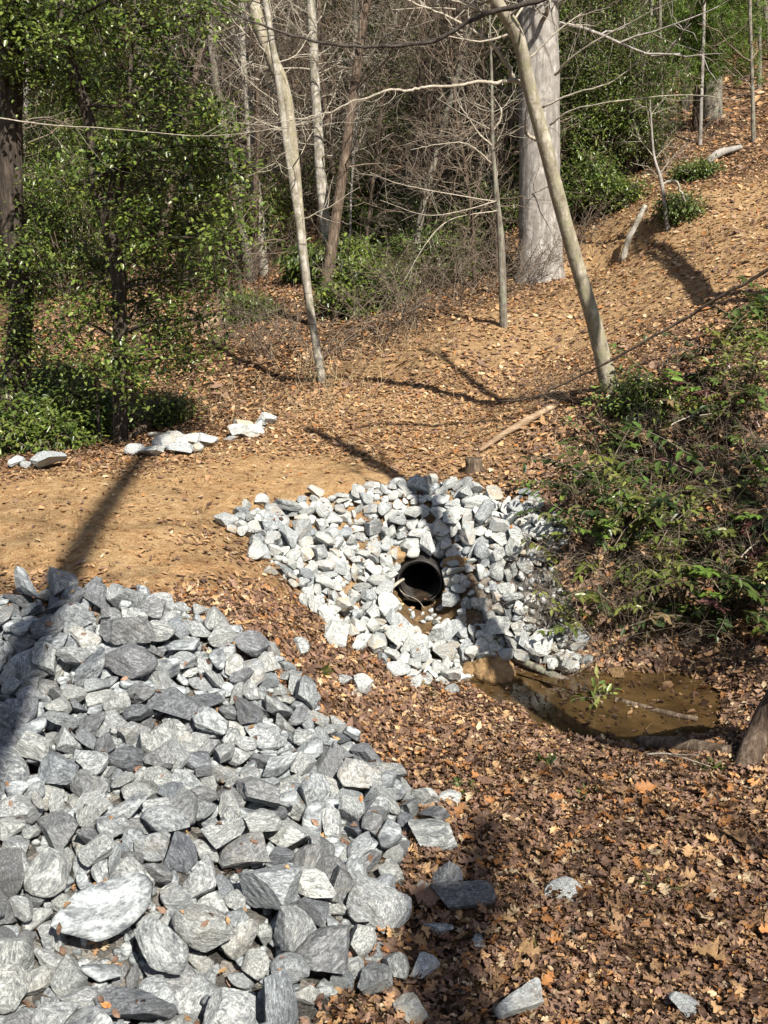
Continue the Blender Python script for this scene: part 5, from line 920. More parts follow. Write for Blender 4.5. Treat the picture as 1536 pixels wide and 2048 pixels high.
# ------------------------------------------------------------------ culvert
M['shaded_silt'] = bark('shaded_silt', (.010, .007, .004), (.022, .015, .009), (.04, .028, .016), 6, 6, .5)  # silt blackened: the pipe's inner shade is put into its colour
t = thing('culvert_pipe', PIPE_C, 'dark round culvert pipe mouth set in the riprap', 'pipe')
mbp = MB(); L = np.arange(-.05, 4.0, .02)
corr = .012 * np.cos(L * 2 * math.pi / .09)
for rr, fl in ((PIPE_R, 1), (PIPE_R - .03, -1)):
    tube(mbp, PIPE_C + np.outer(L, PIPE_D), rr + corr, 40, cap=False)
o = mbp.build('corrugated_barrel', M['pipe'], t)
mbp = MB(); a = np.linspace(0, 2 * math.pi, 49)
ax = np.cross(PIPE_D, [0, 0, 1]); ax /= np.linalg.norm(ax); ay = np.cross(ax, PIPE_D)
tube(mbp, PIPE_C - PIPE_D * .055 + (np.outer(np.cos(a), ax) + np.outer(np.sin(a), ay)) * (PIPE_R - .012), [.013], 8, cap=False)
o = mbp.build('rim', M['pipe'], t)
mbp = MB()
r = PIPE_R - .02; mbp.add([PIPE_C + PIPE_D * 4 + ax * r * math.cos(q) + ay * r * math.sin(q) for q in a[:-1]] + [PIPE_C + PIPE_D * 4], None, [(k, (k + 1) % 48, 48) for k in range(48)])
mbp.build('far_end', M['shaded_silt'], t)  # near-black disc closes the barrel, painted dark for its unlit depth
# silt and trickle on the pipe floor
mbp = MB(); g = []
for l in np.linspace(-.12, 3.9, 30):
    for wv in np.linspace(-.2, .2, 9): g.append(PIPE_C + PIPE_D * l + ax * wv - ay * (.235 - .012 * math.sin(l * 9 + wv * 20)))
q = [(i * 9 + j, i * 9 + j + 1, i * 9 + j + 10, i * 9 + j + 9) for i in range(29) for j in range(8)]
mbp.add(g, q); mbp.build('silt_bed', M['shaded_silt'], t)
def blob(name, c, size, mt, seed, label=None, cat=None, parent=None, sub=5, amp=.25, kind=None):
    bm = bmesh.new(); bmesh.ops.create_icosphere(bm, subdivisions=sub, radius=1)
    v = np.array([q.co[:] for q in bm.verts]); f = [[q.index for q in p.verts] for p in bm.faces]; bm.free()
    for fr, am in ((1.6, amp), (4, amp * .4), (9, amp * .2)):
        v = v * (1 + am * (vnoise(v[:, 0] * fr + seed, v[:, 1] * fr, seed) + vnoise(v[:, 1] * fr, v[:, 2] * fr + seed, seed + 2) + vnoise(v[:, 2] * fr, v[:, 0] * fr, seed + 9)))[:, None]
    mbb = MB(); mbb.add(v * np.asarray(size), None, f)
    me = mbb.mesh(name, M[mt]); o = bpy.data.objects.new(name, me); COL.objects.link(o)
    o.location = tuple(c) if parent is None else tuple(np.asarray(c) - world_loc(parent))
    if parent is not None: o.parent = parent
    return tag(o, label, cat, None, kind)
# mud packed round the mouth
for n, (ang, dist, sz) in enumerate(((-.25, .47, (.2, .12, .16)), (-.8, .50, (.24, .14, .14)), (.35, .50, (.18, .10, .15)), (3.3, .46, (.15, .10, .17)), (2.4, .45, (.15, .08, .12)), (3.9, .47, (.16, .12, .13)))):
    p = PIPE_C + ax * math.cos(ang) * dist + ay * math.sin(ang) * dist + PIPE_D * .02
    blob('mud_collar', p, sz, 'mud', 40 + n, None, None, t)
tag(blob('mud_mound', ground(985, 1350) + [0, 0, .06], (.23, .30, .19), 'mud', 7, 'wet tan mud mound in the creek below the riprap', 'mud mound'))
tag(blob('mud_mound', ground(945, 1345) + [0, 0, -.02], (.17, .2, .14), 'mud', 17, 'darker mud lump left of the tan creek mound', 'mud mound'))
mbs = MB(); tube(mbs, catmull([at(782, 1178, 12.85), at(795, 1166, 12.9), at(808, 1158, 12.95)], 4), [.018, .022, .016], 7); tube(mbs, catmull([at(800, 1180, 12.8), at(812, 1190, 12.7), at(835, 1200, 12.6), at(850, 1218, 12.5)], 4), [.006, .005, .003], 5)
tag(mbs.build('stick', M['pale_twig'], None, at(795, 1166, 12.9)), 'short pale stick caught at the left of the pipe mouth', 'stick')

# ------------------------------------------------------------------ trees
def wander(p, d, L, segs, rg, wob=.18, lift=0.0):
    P = [np.asarray(p, float)]; d = unit(d)
    for _ in range(segs):
        d = unit(d + rg.normal(0, wob, 3) + np.array([0, 0, lift])); P.append(P[-1] + d * L / segs)
    return np.array(P)
def side_dir(T, rg, lo=35, hi=75):
    a = rg.normal(size=3); a = unit(a - T * (a @ T)); th = math.radians(rg.uniform(lo, hi))
    return T * math.cos(th) + a * math.sin(th)
def branch(mb, p, d, L, r, depth, rg, kids=5, wob=.16, lift=.04, sides=5, tips=None):
    P = wander(p, d, L, 6 if depth else 4, rg, wob, lift)
    tube(mb, P, [r, r * .35], max(3, sides), cap=False)
    if tips is not None and depth <= 1: tips.extend([P[-1], P[len(P) // 2]])
    if depth:
        for _ in range(kids):
            t = rg.uniform(.2, .98) * (len(P) - 1); i = int(min(t, len(P) - 2)); q = P[i] + (P[i + 1] - P[i]) * (t - i)
            branch(mb, q, side_dir(unit(P[i + 1] - P[i]), rg), L * rg.uniform(.35, .62), r * .5, depth - 1, rg, max(2, kids - 1), wob * 1.15, lift, sides - 1, tips)
def trunk_pts(pix, Y0, Y1=None):
    n = len(pix); return np.array([at(px, py, Y0 + ((Y1 if Y1 else Y0) - Y0) * i / (n - 1)) for i, (px, py) in enumerate(pix)])
def rooted(P):
    P = np.array(P); z = H(P[0, 0], P[0, 1]); P[0, 2] = min(P[0, 2], z) - .12; return P
def tree(name, P, R, bark_m, label, cat='tree', group=None, nb=14, bl=1.6, br=.03, depth=2, lo=.3, twig=None, seed=1, kids=4, flare=0, sides=14, lump=.08, extra=None, lift=.05, wob=.16):
    """trunk through P, side branches on its upper part, extra = list of (points, radii) traced limbs"""
    rg = np.random.default_rng(seed)
    P = rooted(P); base = P[0].copy()
    t = thing(name, base, label, cat, group)
    Q = catmull(P, 10); n = len(Q); rad = np.interp(np.linspace(0, 1, n), np.linspace(0, 1, len(R)), R)
    if flare:
        dz = Q[:, 2] - Q[0, 2]; rad = rad * (1 + flare * np.exp(-dz / .45))
    mbt = MB(); tube(mbt, Q, rad, sides, lump=lump, rg=rg)
    mbt.build('trunk', M[bark_m], t)
    mbb = MB()
    for k in range(nb):
        u = rg.uniform(lo, .98) * (n - 1); i = int(min(u, n - 2)); T = unit(Q[i + 1] - Q[i]); r0 = rad[i]
        d = side_dir(T, rg, 40, 85)
        branch(mbb, Q[i], d, bl * rg.uniform(.5, 1.2), min(br, r0 * .6) * rg.uniform(.6, 1), depth, rg, kids, wob, lift)
    for pts, rr, sub in (extra or []):
        C = catmull(pts, 6); C[1:-1] += rg.normal(0, .35, (len(C) - 2, 3)) * np.asarray(rr[-2]); tube(mbb, C, rr, 7)
        for k in range(sub):
            u = rg.uniform(.25, .98) * (len(C) - 1); i = int(min(u, len(C) - 2)); T = unit(C[i + 1] - C[i])
            branch(mbb, C[i], side_dir(T, rg, 25, 65), bl * rg.uniform(.3, .7), rr[-1] * .8, 1, rg, 3, wob, lift, 4)
    if mbb.n: mbb.build('branches', M[twig or bark_m], t)
    return t, Q, rad

def A(L, Y0, Y1=None): return trunk_pts(L, Y0, Y1)
tree('beech_tree', A([(1080,572),(1080,480),(1079,380),(1079,250),(1077,120),(1076,0),(1075,-250),(1070,-600)], 26.2), [.52, .48, .46, .455, .45, .44, .42, .34], 'pale_bark',
     'massive pale grey smooth barked trunk on the bank behind the leaning tree', seed=2, nb=46, bl=4.2, br=.07, lo=.66, flare=.34, sides=40, lump=.035)
lean = A([(1226,778),(1197,680),(1166,570),(1126,430),(1090,290),(1056,165),(1034,70),(990,0),(935,-90),(880,-240)], 16.6, 15.1)
LT, LQ, LR = tree('leaning_tree', lean, [.122, .113, .104, .101, .098, .094, .09, .086, .078, .05], 'lean_bark', 'slim mottled tree leaning left in front of the massive pale trunk', seed=4, nb=10, bl=1.5, br=.022, lo=.45, depth=2, sides=18, lump=.05, flare=.35, twig='pale_twig',
     extra=[(A([(1058,178),(1042,166),(1024,160),(990,166),(958,163),(910,172),(850,174),(812,181),(780,179),(735,196),(700,204),(668,222),(640,228),(600,237),(560,243)], 16.1, 14.8), [.036, .02, .014, .005], 12),
            (A([(1028,162),(1014,132),(985,90),(930,50),(870,22),(795,-6)], 16.1, 15.3), [.035, .022, .008], 7),
            (A([(1072,280),(1053,268),(1050,245),(1056,190)], 16.3, 16.0), [.03, .018, .005], 1),
            (A([(1110,150),(1150,110),(1230,60),(1330,10)], 16.0, 15.0), [.018, .012, .005], 4),
            (A([(1085,215),(1140,190),(1230,160),(1300,100)], 16.0, 15.5), [.018, .011, .005], 4),
            (A([(1100,250),(1160,215),(1350,190),(1480,200)], 16.0, 15.0), [.014, .009, .004], 3)])
tree('birch_tree', A([(650,788),(632,690),(615,580),(597,440),(575,300),(560,190),(545,90),(530,0),(512,-120),(495,-330)], 20.0, 19.6), [.085, .077, .072, .067, .061, .056, .052, .044, .03], 'birch_bark', 'thin speckled pale trunk slanting up left from the clay road edge', seed=6, nb=16, bl=1.5, br=.016, lo=.3, twig='pale_twig', depth=2, kids=3)
tree('slanting_tree', A([(640,740),(612,560),(592,360),(572,195),(545,120),(518,50),(500,-40),(480,-200),(455,-450)], 24.5), [.09, .1, .12, .14, .14, .13, .11], 'lean_bark', 'stouter pale stem forking off left behind the thin speckled trunk', seed=7, nb=30, bl=2.6, br=.02, lo=.5, twig='pale_twig')
tree('birch_tree', A([(669,556),(656,490),(645,400),(638,300),(632,200),(627,100),(622,0),(616,-120),(612,-350),(606,-650)], 28.5), [.15, .14, .13, .125, .12, .11, .10, .085, .045], 'birch_bark', 'upright speckled pale trunk standing just behind the slanting one', seed=8, nb=40, bl=2.6, br=.022, lo=.3, twig='pale_twig', flare=.25)
tree('pale_tree', A([(528,520),(519,440),(505,320),(497,230),(488,120),(482,30),(476,-120),(470,-420)], 30), [.13, .125, .11, .085, .07, .06], 'birch_bark', 'thin whitish trunk left of the two speckled pale trunks', seed=9, nb=30, bl=2.4, br=.018, lo=.25, twig='pale_twig')
tree('sapling', A([(1010,592),(1003,500),(996,420),(988,330),(985,270),(983,150),(980,60),(978,-60)], 22), [.08, .068, .052, .04, .03, .02, .012], 'grey_bark', 'slim grey sapling with spreading bare twigs left of the massive trunk', seed=10, nb=16, bl=1.3, br=.010, lo=.3, twig='pale_twig',
     extra=[(A([(984,328),(955,302),(925,286),(870,290),(820,300)], 22, 21), [.02, .011, .004], 9), (A([(986,292),(960,270),(940,240),(918,208),(905,170)], 22, 21.5), [.022, .014, .005], 5),
            (A([(996,404),(900,388),(800,368),(740,345)], 22, 20), [.014, .009, .004], 10), (A([(1000,420),(900,440),(850,490),(810,560)], 22, 20.5), [.012, .008, .004], 9),
            (A([(998,400),(930,420),(850,430),(760,400)], 22, 20.5), [.012, .008, .004], 9), (A([(990,290),(1005,275),(1030,262)], 22, 21.5), [.014, .006], 3), (A([(986,262),(1000,240),(1003,215)], 22), [.02, .014], 1)])
# far trunks one can tell apart
FARTREES = [((768,185),(768,-80),40,.19,'brown_bark','straight brown trunk at top centre on the far slope'),((872,170),(868,-80),42,.22,'grey_bark','grey trunk up the slope right of the straight brown trunk'),
 ((806,120),(792,-80),45,.15,'brown_bark','thin brown trunk between the far brown and grey trunks'),((1424,238),(1436,-90),35.5,.27,'grey_bark','stout lichen grey trunk at the crest behind the pine boughs'),
 ((1275,225),(1268,-90),34,.16,'grey_bark','grey trunk up the slope between the holly and the pine'),((1000,120),(985,-80),48,.14,'brown_bark','slender far trunk behind the slim sapling'),
 ((720,130),(690,-80),46,.12,'dark_bark','dark slanting trunk on the far slope left of the brown trunk'),((585,260),(575,20),40,.11,'grey_bark','slim grey trunk between the two speckled trunks'),
 ((700,350),(712,40),36,.12,'grey_bark','slim grey trunk just right of the speckled trunks'),((440,330),(425,-60),42,.14,'grey_bark','grey trunk behind the evergreen on the far left slope'),
 ((130,300),(140,-60),44,.2,'grey_bark','sunlit grey trunk seen through the evergreen leaves'),((46,450),(52,100),25,.07,'pale_bark','thin pale trunk beside the dark trunk at the left edge'),((300,330),(270,-40),48,.2,'pale_bark','pale trunk far behind the evergreen crown'),
 ((1325,300),(1320,20),36,.06,'grey_bark','thin bare pole tree left of the stout crest trunk'),((1508,285),(1500,20),37,.06,'grey_bark','thin bare pole tree near the right edge of the crest'),
 ((1400,290),(1408,30),33,.05,'pale_bark','thin pale pole in front of the stout crest trunk'),((1180,330),(1172,-40),42,.12,'dark_bark','dark trunk hidden behind the holly'),((930,190),(925,-60),46,.12,'dark_bark','dark trunk behind the leaning tree limb')]
for n, (b, e, Y, r, bk, lab) in enumerate(FARTREES):
    p0 = ground(*b, lo=Y * .6); Yb = p0[1]
    P = np.stack([p0, at(b[0] * .6 + e[0] * .4, b[1] * .6 + e[1] * .4, Yb), at(*e, Yb), at(e[0] * 1.3 - b[0] * .3, e[1] - 260, Yb)])
    r *= Yb / Y
    tree('forest_tree', P, [r * 1.1, r, r * .9, r * .6], bk, lab, nb=9, bl=2.2, br=.03, lo=.3, depth=2, seed=30 + n, kids=3, twig='twig', flare=.2, sides=10)

# bare trees scattered up the far hillside: six kinds, copied
rg = np.random.default_rng(77)
KINDS = ['slender bare tree with grey bark on the far wooded hillside', 'slender bare tree with brown bark on the far wooded hillside', 'crooked bare tree on the far wooded hillside', 'thin pale bare tree on the far wooded hillside', 'dark bare tree on the far wooded hillside', 'twiggy many branched bare tree on the far wooded hillside']
protos = []
for k in range(6):
    h = [17, 19, 14, 14, 19, 10][k]; P = wander((0, 0, 0), (rg.normal(0, .06), rg.normal(0, .06), 1), h, 6, rg, [.04, .04, .11, .06, .04, .08][k]); r = [.13, .15, .1, .07, .14, .07][k]
    old = H; H = lambda x, y: 0.0
    t, _, _ = tree('hillside_tree', P, [r, r * .8, r * .5, r * .15], ['grey_bark', 'brown_bark', 'grey_bark', 'pale_bark', 'dark_bark', 'brown_bark'][k], KINDS[k], 'tree', 'bare trees on the far hillside', nb=[42, 40, 40, 34, 40, 46][k], bl=[2.6, 2.8, 2.4, 1.8, 2.8, 2.2][k], br=.028, lo=.12, depth=2, kids=4, seed=60 + k, twig=['twig', 'twig', 'twig', 'pale_twig', 'dark_twig', 'twig'][k], sides=8)
    H = old; protos.append([t, False])
def put(k, x, y, s, rz):
    t, used = protos[k]
    o = t if not used else copy_tree(t)
    protos[k][1] = True
    o.location = (x, y, H(x, y) - .05); o.rotation_euler = (rg.normal(0, .05), rg.normal(0, .05), rz); o.scale = (s, s, s)
n = 0
while n < 130:
    Y = rg.uniform(29, 64) if n < 90 else rg.uniform(64, 78); x = rg.uniform(-.40, .40) * Y
    px, py = project([x, Y, H(x, Y)])
    if Y < 38 and px > 1000: continue
    put(int(rg.integers(6)), x, Y, rg.uniform(.7, 1.25), rg.uniform(0, 6.28)); n += 1

n = 0
while n < 30:
    Y = rg.uniform(25, 36); x = rg.uniform(-.17, .11) * Y
    put(5 if rg.random() < .6 else int(rg.integers(6)), x, Y, rg.uniform(.55, .95), rg.uniform(0, 6.28)); n += 1
# ------------------------------------------------------------------ foliage
def pal(rg, n, cols, jit=.22, w=None):
    c = np.array(cols)[rg.choice(len(cols), n, p=w)]; return np.clip(c * (1 + rg.normal(0, jit, (n, 1))) * (1 + rg.normal(0, .06, (n, 3))), .004, .9)
HOLLY = [(.085, .13, .022), (.13, .185, .032), (.18, .235, .045), (.03, .055, .015), (.20, .26, .055), (.035, .06, .018)]
LAUREL = [(.05, .09, .022), (.075, .125, .026), (.115, .165, .035), (.16, .19, .05)]
def crown(mb, blobs, rg, per, leaf_l, cols, spread=.16, tw=None, droop=0., spray=20, wl=.42):
    """leaves set in sprays round sub-clusters of each blob; twigs run to each spray"""
    for c, R, dens in blobs:
        m = max(3, int(per * dens))
        cc = c + rg.normal(0, .45, (m, 3)) * R
        for q in cc:
            k = int(spray * rg.uniform(.6, 1.4)); ax_ = unit(rg.normal(0, 1, 3) * [1, 1, .35])
            P = q + rg.normal(0, spread, (k, 3)) * [1.2, 1.2, .55]
            D = unit(unit(P - q) * .8 + ax_ * .5 + rg.normal(0, .35, (k, 3)) + np.array([0, 0, -droop]))
            N = unit(np.array([0, 0, 1.]) + rg.normal(0, .38, (k, 3)) + S * .5)
            L = leaf_l * rg.uniform(.65, 1.25, k)
            leaves(mb, P, D, N, L, L * wl, pal(rg, 1, cols)[0] * .45 + pal(rg, k, cols) * .55, curl=rg.uniform(0, .25, k))
            if tw is not None:
                tube(tw, np.stack([c + (q - c) * .15, c + (q - c) * .6 + rg.normal(0, .05, 3), q, q + ax_ * spread]), [.009, .003], 3, cap=False)
def evergreen(name, trunks, bark_m, blobs, label, seed, per=14, leaf=.075, cols=HOLLY, cat='tree', spray=20, group=None, limbs=True, mat_l='green_leaf'):
    rg = np.random.default_rng(seed); base = rooted(trunks[0][0])[0]
    t = thing(name, base, label, cat, group)
    mbt = MB(); allq = []
    for P, R in trunks:
        Q = catmull(P, 8); 
        if P is trunks[0][0]: Q[0, 2] = base[2]
        tube(mbt, Q, np.interp(np.linspace(0, 1, len(Q)), np.linspace(0, 1, len(R)), R), 14, lump=.12, rg=rg); allq.append(Q)
    mbt.build('trunk', M[bark_m], t)
    allq = np.concatenate(allq); mbl, mbb = MB(), MB()
    if limbs:
        for c, R, d in blobs:
            h = c[2] - R * .6; cand = allq[np.abs(allq[:, 2] - h).argmin()]
            mid = (cand + c) / 2 + rg.normal(0, .12, 3) + [0, 0, .15]
            tube(mbb, catmull([cand, mid, c], 4), [.035, .02, .01], 5, cap=False)
    crown(mbl, blobs, rg, per, leaf, cols, tw=mbb, spray=spray, wl=.56)
    mbb.build('branches', M[bark_m], t); mbl.build('foliage', M[mat_l], t)
    return t
def PB(L, Y, rg, jy=.9): return [(at(px, py, Y + rg.normal(0, jy)), R / FPX * Y, (R / 90) ** 1.5) for px, py, R in L]
rg = np.random.default_rng(12)
evergreen('holly_tree', [(A([(243,900),(240,800),(240,700),(238,560),(216,450),(190,370),(180,250),(150,150),(125,50),(112,-70),(100,-260)], 17.6), [.13, .115, .11, .11, .10, .095, .085, .075, .06, .04]),
    (A([(228,520),(215,445),(232,340),(262,300)], 17.6, 17.3), [.05, .06, .04, .02]), (A([(216,450),(235,400),(250,330),(255,250),(262,120),(270,0)], 17.6, 17.9), [.06, .05, .045, .035, .02]),
    (A([(205,905),(198,850),(190,760)], 17.5), [.03, .026, .015])], 'dark_bark',
    PB([(180,40,85),(300,55,70),(390,30,60),(150,175,80),(250,150,80),(330,250,85),(415,290,75),(420,225,40),(380,330,70),(300,350,70),(220,300,60),(390,450,75),(450,480,50),(330,500,70),(270,430,55),(200,540,75),(290,610,75),(350,560,55),(430,560,45),(150,640,55),(330,700,60),(400,640,50),(250,720,50),(180,720,40),(270,780,40),(380,720,35),(140,370,45),(120,90,50),(230,-60,100),(350,-70,90),(110,-90,90),(440,380,40),(460,330,30),(330,150,50),(200,620,45)], 17.3, rg),
    'leafy evergreen with dark trunk spreading over the left side', 21, per=38, leaf=.088, spray=26)
evergreen('ivy_clad_tree', [(A([(26,830),(38,700),(42,560),(26,450),(20,300),(22,150),(30,0),(30,-200)], 18.6), [.25, .2, .2, .2, .19, .19, .18, .15])], 'dark_bark',
    PB([(45,130,75),(20,60,70),(70,30,60),(90,160,45),(10,150,45),(75,560,50),(40,610,45),(60,690,45),(25,520,40),(80,420,40),(105,440,35),(30,0,80),(85,500,35),(15,690,40),(40,760,45),(70,470,25),(20,-80,80)], 18.2, rg, .4),
    'dark thick trunk at the left edge wrapped in glossy leaves', 22, per=38, leaf=.088, spray=23)
# low evergreen shrubs at the left road edge
def shrub(name, px, py, Ymax, R, hgt, label, seed, n=14, per=7, leaf=.09, cols=LAUREL, group=None, droop=.25, Y=None, spray=18, wl=.33, mat_l='green_leaf', cat='shrub', stemmat='twig'):
    rg = np.random.default_rng(seed)
    p = ground(px, py, lo=Y * .75 if Y else 8)
    t = thing(name, p - [0, 0, .03], label, cat, group); mbl, mbb = MB(), MB(); blobs = []
    for k in range(n):
        a, rr = rg.uniform(0, 6.28), R * math.sqrt(rg.uniform(0, 1)); c = p + [math.cos(a) * rr, math.sin(a) * rr * .7, hgt * rg.uniform(.2, 1.0) * (1 - .35 * (rr / R) ** 2)]
        tube(mbb, catmull([p + rg.normal(0, .06, 3) * [1, 1, 0], (p + c) / 2 + rg.normal(0, .1, 3), c], 4), [.018, .008], 4, cap=False); blobs.append((c, R * .45, 1))
    crown(mbl, blobs, rg, per, leaf, cols, tw=mbb, droop=droop, spray=spray, wl=wl, spread=.14)
    mbb.build('stems', M[stemmat], t); mbl.build('foliage', M[mat_l], t); return t
SHR = [(60,905,.55,.85,'bushy green undershrub at the far left road edge',.1),(150,880,.6,.9,'undershrub with arching leaves left of the evergreen trunk',.12),(110,830,.6,1.3,'taller laurel behind the left undershrubs',.1),(330,850,.4,.7,'sparse green shrub right of the evergreen trunk',.07),
 (-10,880,.6,1.1,'green shrub cut by the left edge of the frame',.1),(200,860,.35,.6,'small shrub at the foot of the evergreen trunk',.09),
 (690,560,.65,.9,'rhododendron with drooping leaves at the foot of the speckled trunk',.17),(630,560,.5,.8,'rhododendron left of the upright speckled trunk',.17),(770,520,.9,1.1,'dark rhododendron in the shaded hollow',.16),(720,470,.8,1.2,'deep green laurel above the shaded hollow',.13),
 (830,330,1.4,3.2,'laurel thicket above the shaded hollow',.10),(800,240,1.8,4.5,'tall laurel at centre on the far slope',.10),(900,250,1.5,3.8,'laurel behind the slim sapling',.10),(930,350,.8,1.5,'low laurel between sapling and massive trunk',.10),(880,420,.8,1.1,'shaded laurel under the sapling twigs',.10),
 (1180,330,1.5,6.0,'tall glossy holly right of the massive trunk',.09),(1250,350,1.3,4.2,'holly beside the tall holly',.09),(1160,430,.9,1.5,'dark laurel right behind the massive trunk',.10),(1215,425,.7,.9,'laurel behind the broken snag',.10),(1352,440,.45,.5,'light green shrub over the dark shadow on the bank',.09),
 (1395,355,.4,.3,'low green shrub by the pale fallen log on the slope',.09),(760,610,.8,1.0,'dark laurel low in the shaded hollow',.12),(850,570,.9,1.3,'dark laurel behind the bare thicket',.12),(930,550,.8,1.2,'dark laurel left of the slim sapling foot',.12),(700,630,.6,.8,'dark shrub right of the slanting trunk',.11),(985,470,.7,1.4,'dark laurel behind the slim sapling stem',.11),(800,440,1.0,1.6,'deep shaded laurel at the back of the hollow',.12),(420,560,.6,1.0,'green laurel on the slope right of the evergreen',.09),(380,480,.9,1.8,'laurel behind the evergreen on the slope',.10),(500,640,.5,.6,'thin green shrub on the slope behind the edge stones',.08),(1290,820,.5,.4,'yellow green shrub at the foot of the leaning tree',.08)]
for n, (px, py, R, h, lab, lf) in enumerate(SHR):
    Yg = ground(px, py)[1]; big = Yg > 25
    shrub('laurel_shrub' if lf < .15 else 'rhododendron', px, py, 0, R, h, lab, 200 + n, n=int((8 + 11 * min(R, 1.6)) * max(1, h / 1.6)), per=13 if big else 11, leaf=lf, cols=LAUREL if n % 3 else HOLLY, droop=.7 if lf > .15 else .2, wl=.3 if lf > .15 else .42)
# evergreen understorey scattered through the far wood
rg = np.random.default_rng(91); sp = []
for k in range(4):
    t = shrub('understorey_shrub', 768, 300, 0, [1.4, 1.1, 1.7, 1.0][k], [2.4, 1.8, 3.4, 1.4][k], ['round evergreen shrub', 'low evergreen shrub', 'tall evergreen shrub', 'small evergreen shrub'][k] + ' in the understorey of the far wood', 300 + k, n=26, per=9, leaf=.12, cols=LAUREL if k % 2 else HOLLY, group='evergreen understorey of the far wood')
    sp.append([t, False])
n = 0
while n < 80:
    Y = rg.uniform(30, 62); x = rg.uniform(-.38, .38) * Y; px, py = project([x, Y, H(x, Y)])
    if 400 < px < 780 and rg.random() < .65: continue
    if px > 1250 and Y < 40: continue
    k = int(rg.integers(4)); o = sp[k][0] if not sp[k][1] else copy_tree(sp[k][0]); sp[k][1] = True
    o.location = (x, Y, H(x, Y) - .05); o.rotation_euler = (0, 0, rg.uniform(0, 6.28)); s = rg.uniform(.7, 1.3); o.scale = (s, s, s); n += 1
ET = [shrub('evergreen_tree', 768, 300, 0, [1.6, 1.3, 2.0][k], [7.5, 6.0, 5.0][k], ['tall dark evergreen tree', 'slender dark evergreen tree', 'broad dark evergreen tree'][k] + ' filling the far wood', 330 + k, n=[80, 60, 70][k], per=10, leaf=.12, cols=[[(.02, .036, .012), (.035, .055, .016), (.06, .085, .022), (.10, .12, .035)], HOLLY, [(.025, .04, .014), (.045, .06, .02), (.08, .095, .03)]][k], group='dark evergreen trees of the far wood', cat='tree', stemmat='dark_bark') for k in range(3)]  # darker palettes put the far wood's deep shade into the leaf colour
used = set(); n = 0
while n < 52:
    Y = rg.uniform(31, 60); x = rg.uniform(-.38, .38) * Y; px, py = project([x, Y, H(x, Y)])
    if (1080 < px and Y < 42) or (400 < px < 760 and (Y < 37 or rg.random() < .25)): continue
    k = int(rg.integers(3)); o = ET[k] if k not in used else copy_tree(ET[k]); used.add(k)
    o.location = (x, Y, H(x, Y) - .05); o.rotation_euler = (0, 0, rg.uniform(0, 6.28)); s = rg.uniform(.75, 1.25); o.scale = (s, s, s); n += 1
# white pine boughs on the crest
def pine(px, py, label, seed, boughs):
    rg = np.random.default_rng(seed); p0 = ground(px, py, lo=22); Y = p0[1]
    P = np.stack([p0, at(px + 4, py - 130, Y), at(px + 10, py - 400, Y)])
    t = thing('pine_tree', p0 - [0, 0, .1], label, 'pine tree'); mbt, mbb, mbn = MB(), MB(), MB()
    tube(mbt, catmull(P, 8), [.13, .11, .07], 10); mbt.build('trunk', M['brown_bark'], t)
    for bx, by, L in boughs:
        c = at(bx, by, Y - rg.uniform(0, 1.6)); st = at(px + 8, by - 20, Y)
        B = catmull([st, (st + c) / 2 + [0, 0, .2], c], 5); tube(mbb, B, [.02, .006], 4, cap=False)
        for _ in range(40):
            q = B[int(rg.integers(3, len(B)))] + rg.normal(0, .42, 3) * [1, 1, .5]
            k = 40; D = unit(rg.normal(0, .75, (k, 3)) + [0, 0, -.25] + unit(c - st) * .6); l = rg.uniform(.1, .19, k)
            leaves(mbn, np.repeat(q[None], k, 0) + rg.normal(0, .05, (k, 3)), D, unit(rg.normal(size=(k, 3))), l, l * .10, pal(rg, k, [(.13, .21, .035), (.19, .27, .05), (.09, .15, .03)]), curl=.1, fold=0)
    mbb.build('branches', M['brown_bark'], t); mbn.build('needles', M['needle'], t)
pine(1392, 262, 'white pine with soft yellow green needles at the upper right', 5, [(1450,60,1),(1400,100,1),(1500,40,1),(1370,60,1),(1340,110,1),(1420,20,1),(1480,110,1),(1530,90,1),(1360,10,1),(1460,150,1),(1310,60,1),(1400,160,1),(1520,150,1),(1500,-20,1),(1440,-40,1),(1560,30,1),(1350,150,1),(1420,110,1)])

# ------------------------------------------------------------------ trees that stand outside the frame and throw their shadows into it
def shadow_tree(pix, reach, R, label, seed, via=None, base=None, nb=12, bl=2.2, bark_m='grey_bark', name='shade_tree', br=.03, depth=2, extra=None):
    """trunk whose sun shadow runs through the listed ground pixels"""
    P = []
    for (px, py), t in zip(pix, reach): P.append(ground(px, py) + S * t)
    P = np.array(P)
    if base is not None: P = np.concatenate([[base]] + ([via] if via is not None else []) + [P])
    return tree(name, P, R, bark_m, label, nb=nb, bl=bl, br=br, lo=.3, seed=seed, depth=depth, flare=.25, sides=14, kids=4, extra=extra)
base3 = ground(1478, 1545)
st, SQ, SR = shadow_tree([(1250,1490),(1100,1440),(950,1270),(868,1090),(808,965),(620,860)], [3.6, 5.4, 7.9, 10.2, 12.0, 16.5], [.09, .105, .13, .15, .155, .15, .145, .14, .11], 'brown trunk leaning out of frame at the right edge by the pool', 51, base=base3, via=A([(1530,1440),(1600,1330)], 9.55, 9.2), bark_m='brown_bark', name='leaning_tree', bl=1.6, nb=8,
    extra=[(np.concatenate([A([(960,803),(1060,796),(1150,757),(1240,710),(1340,655),(1430,600),(1536,540),(1640,470)], 12.6, 10.2)]), [.008, .013, .016, .02], 1)])
def g3(x, y): return np.array([x, y, H(x, y)])
shadow_tree([(0,1450),(120,1180),(250,960),(330,880)], [17, 22, 27, 31], [.24, .2, .17, .14, .08], 'tall bare tree beside the photographer shading the heap', 52, base=g3(-.9, -3), nb=16, bl=3)
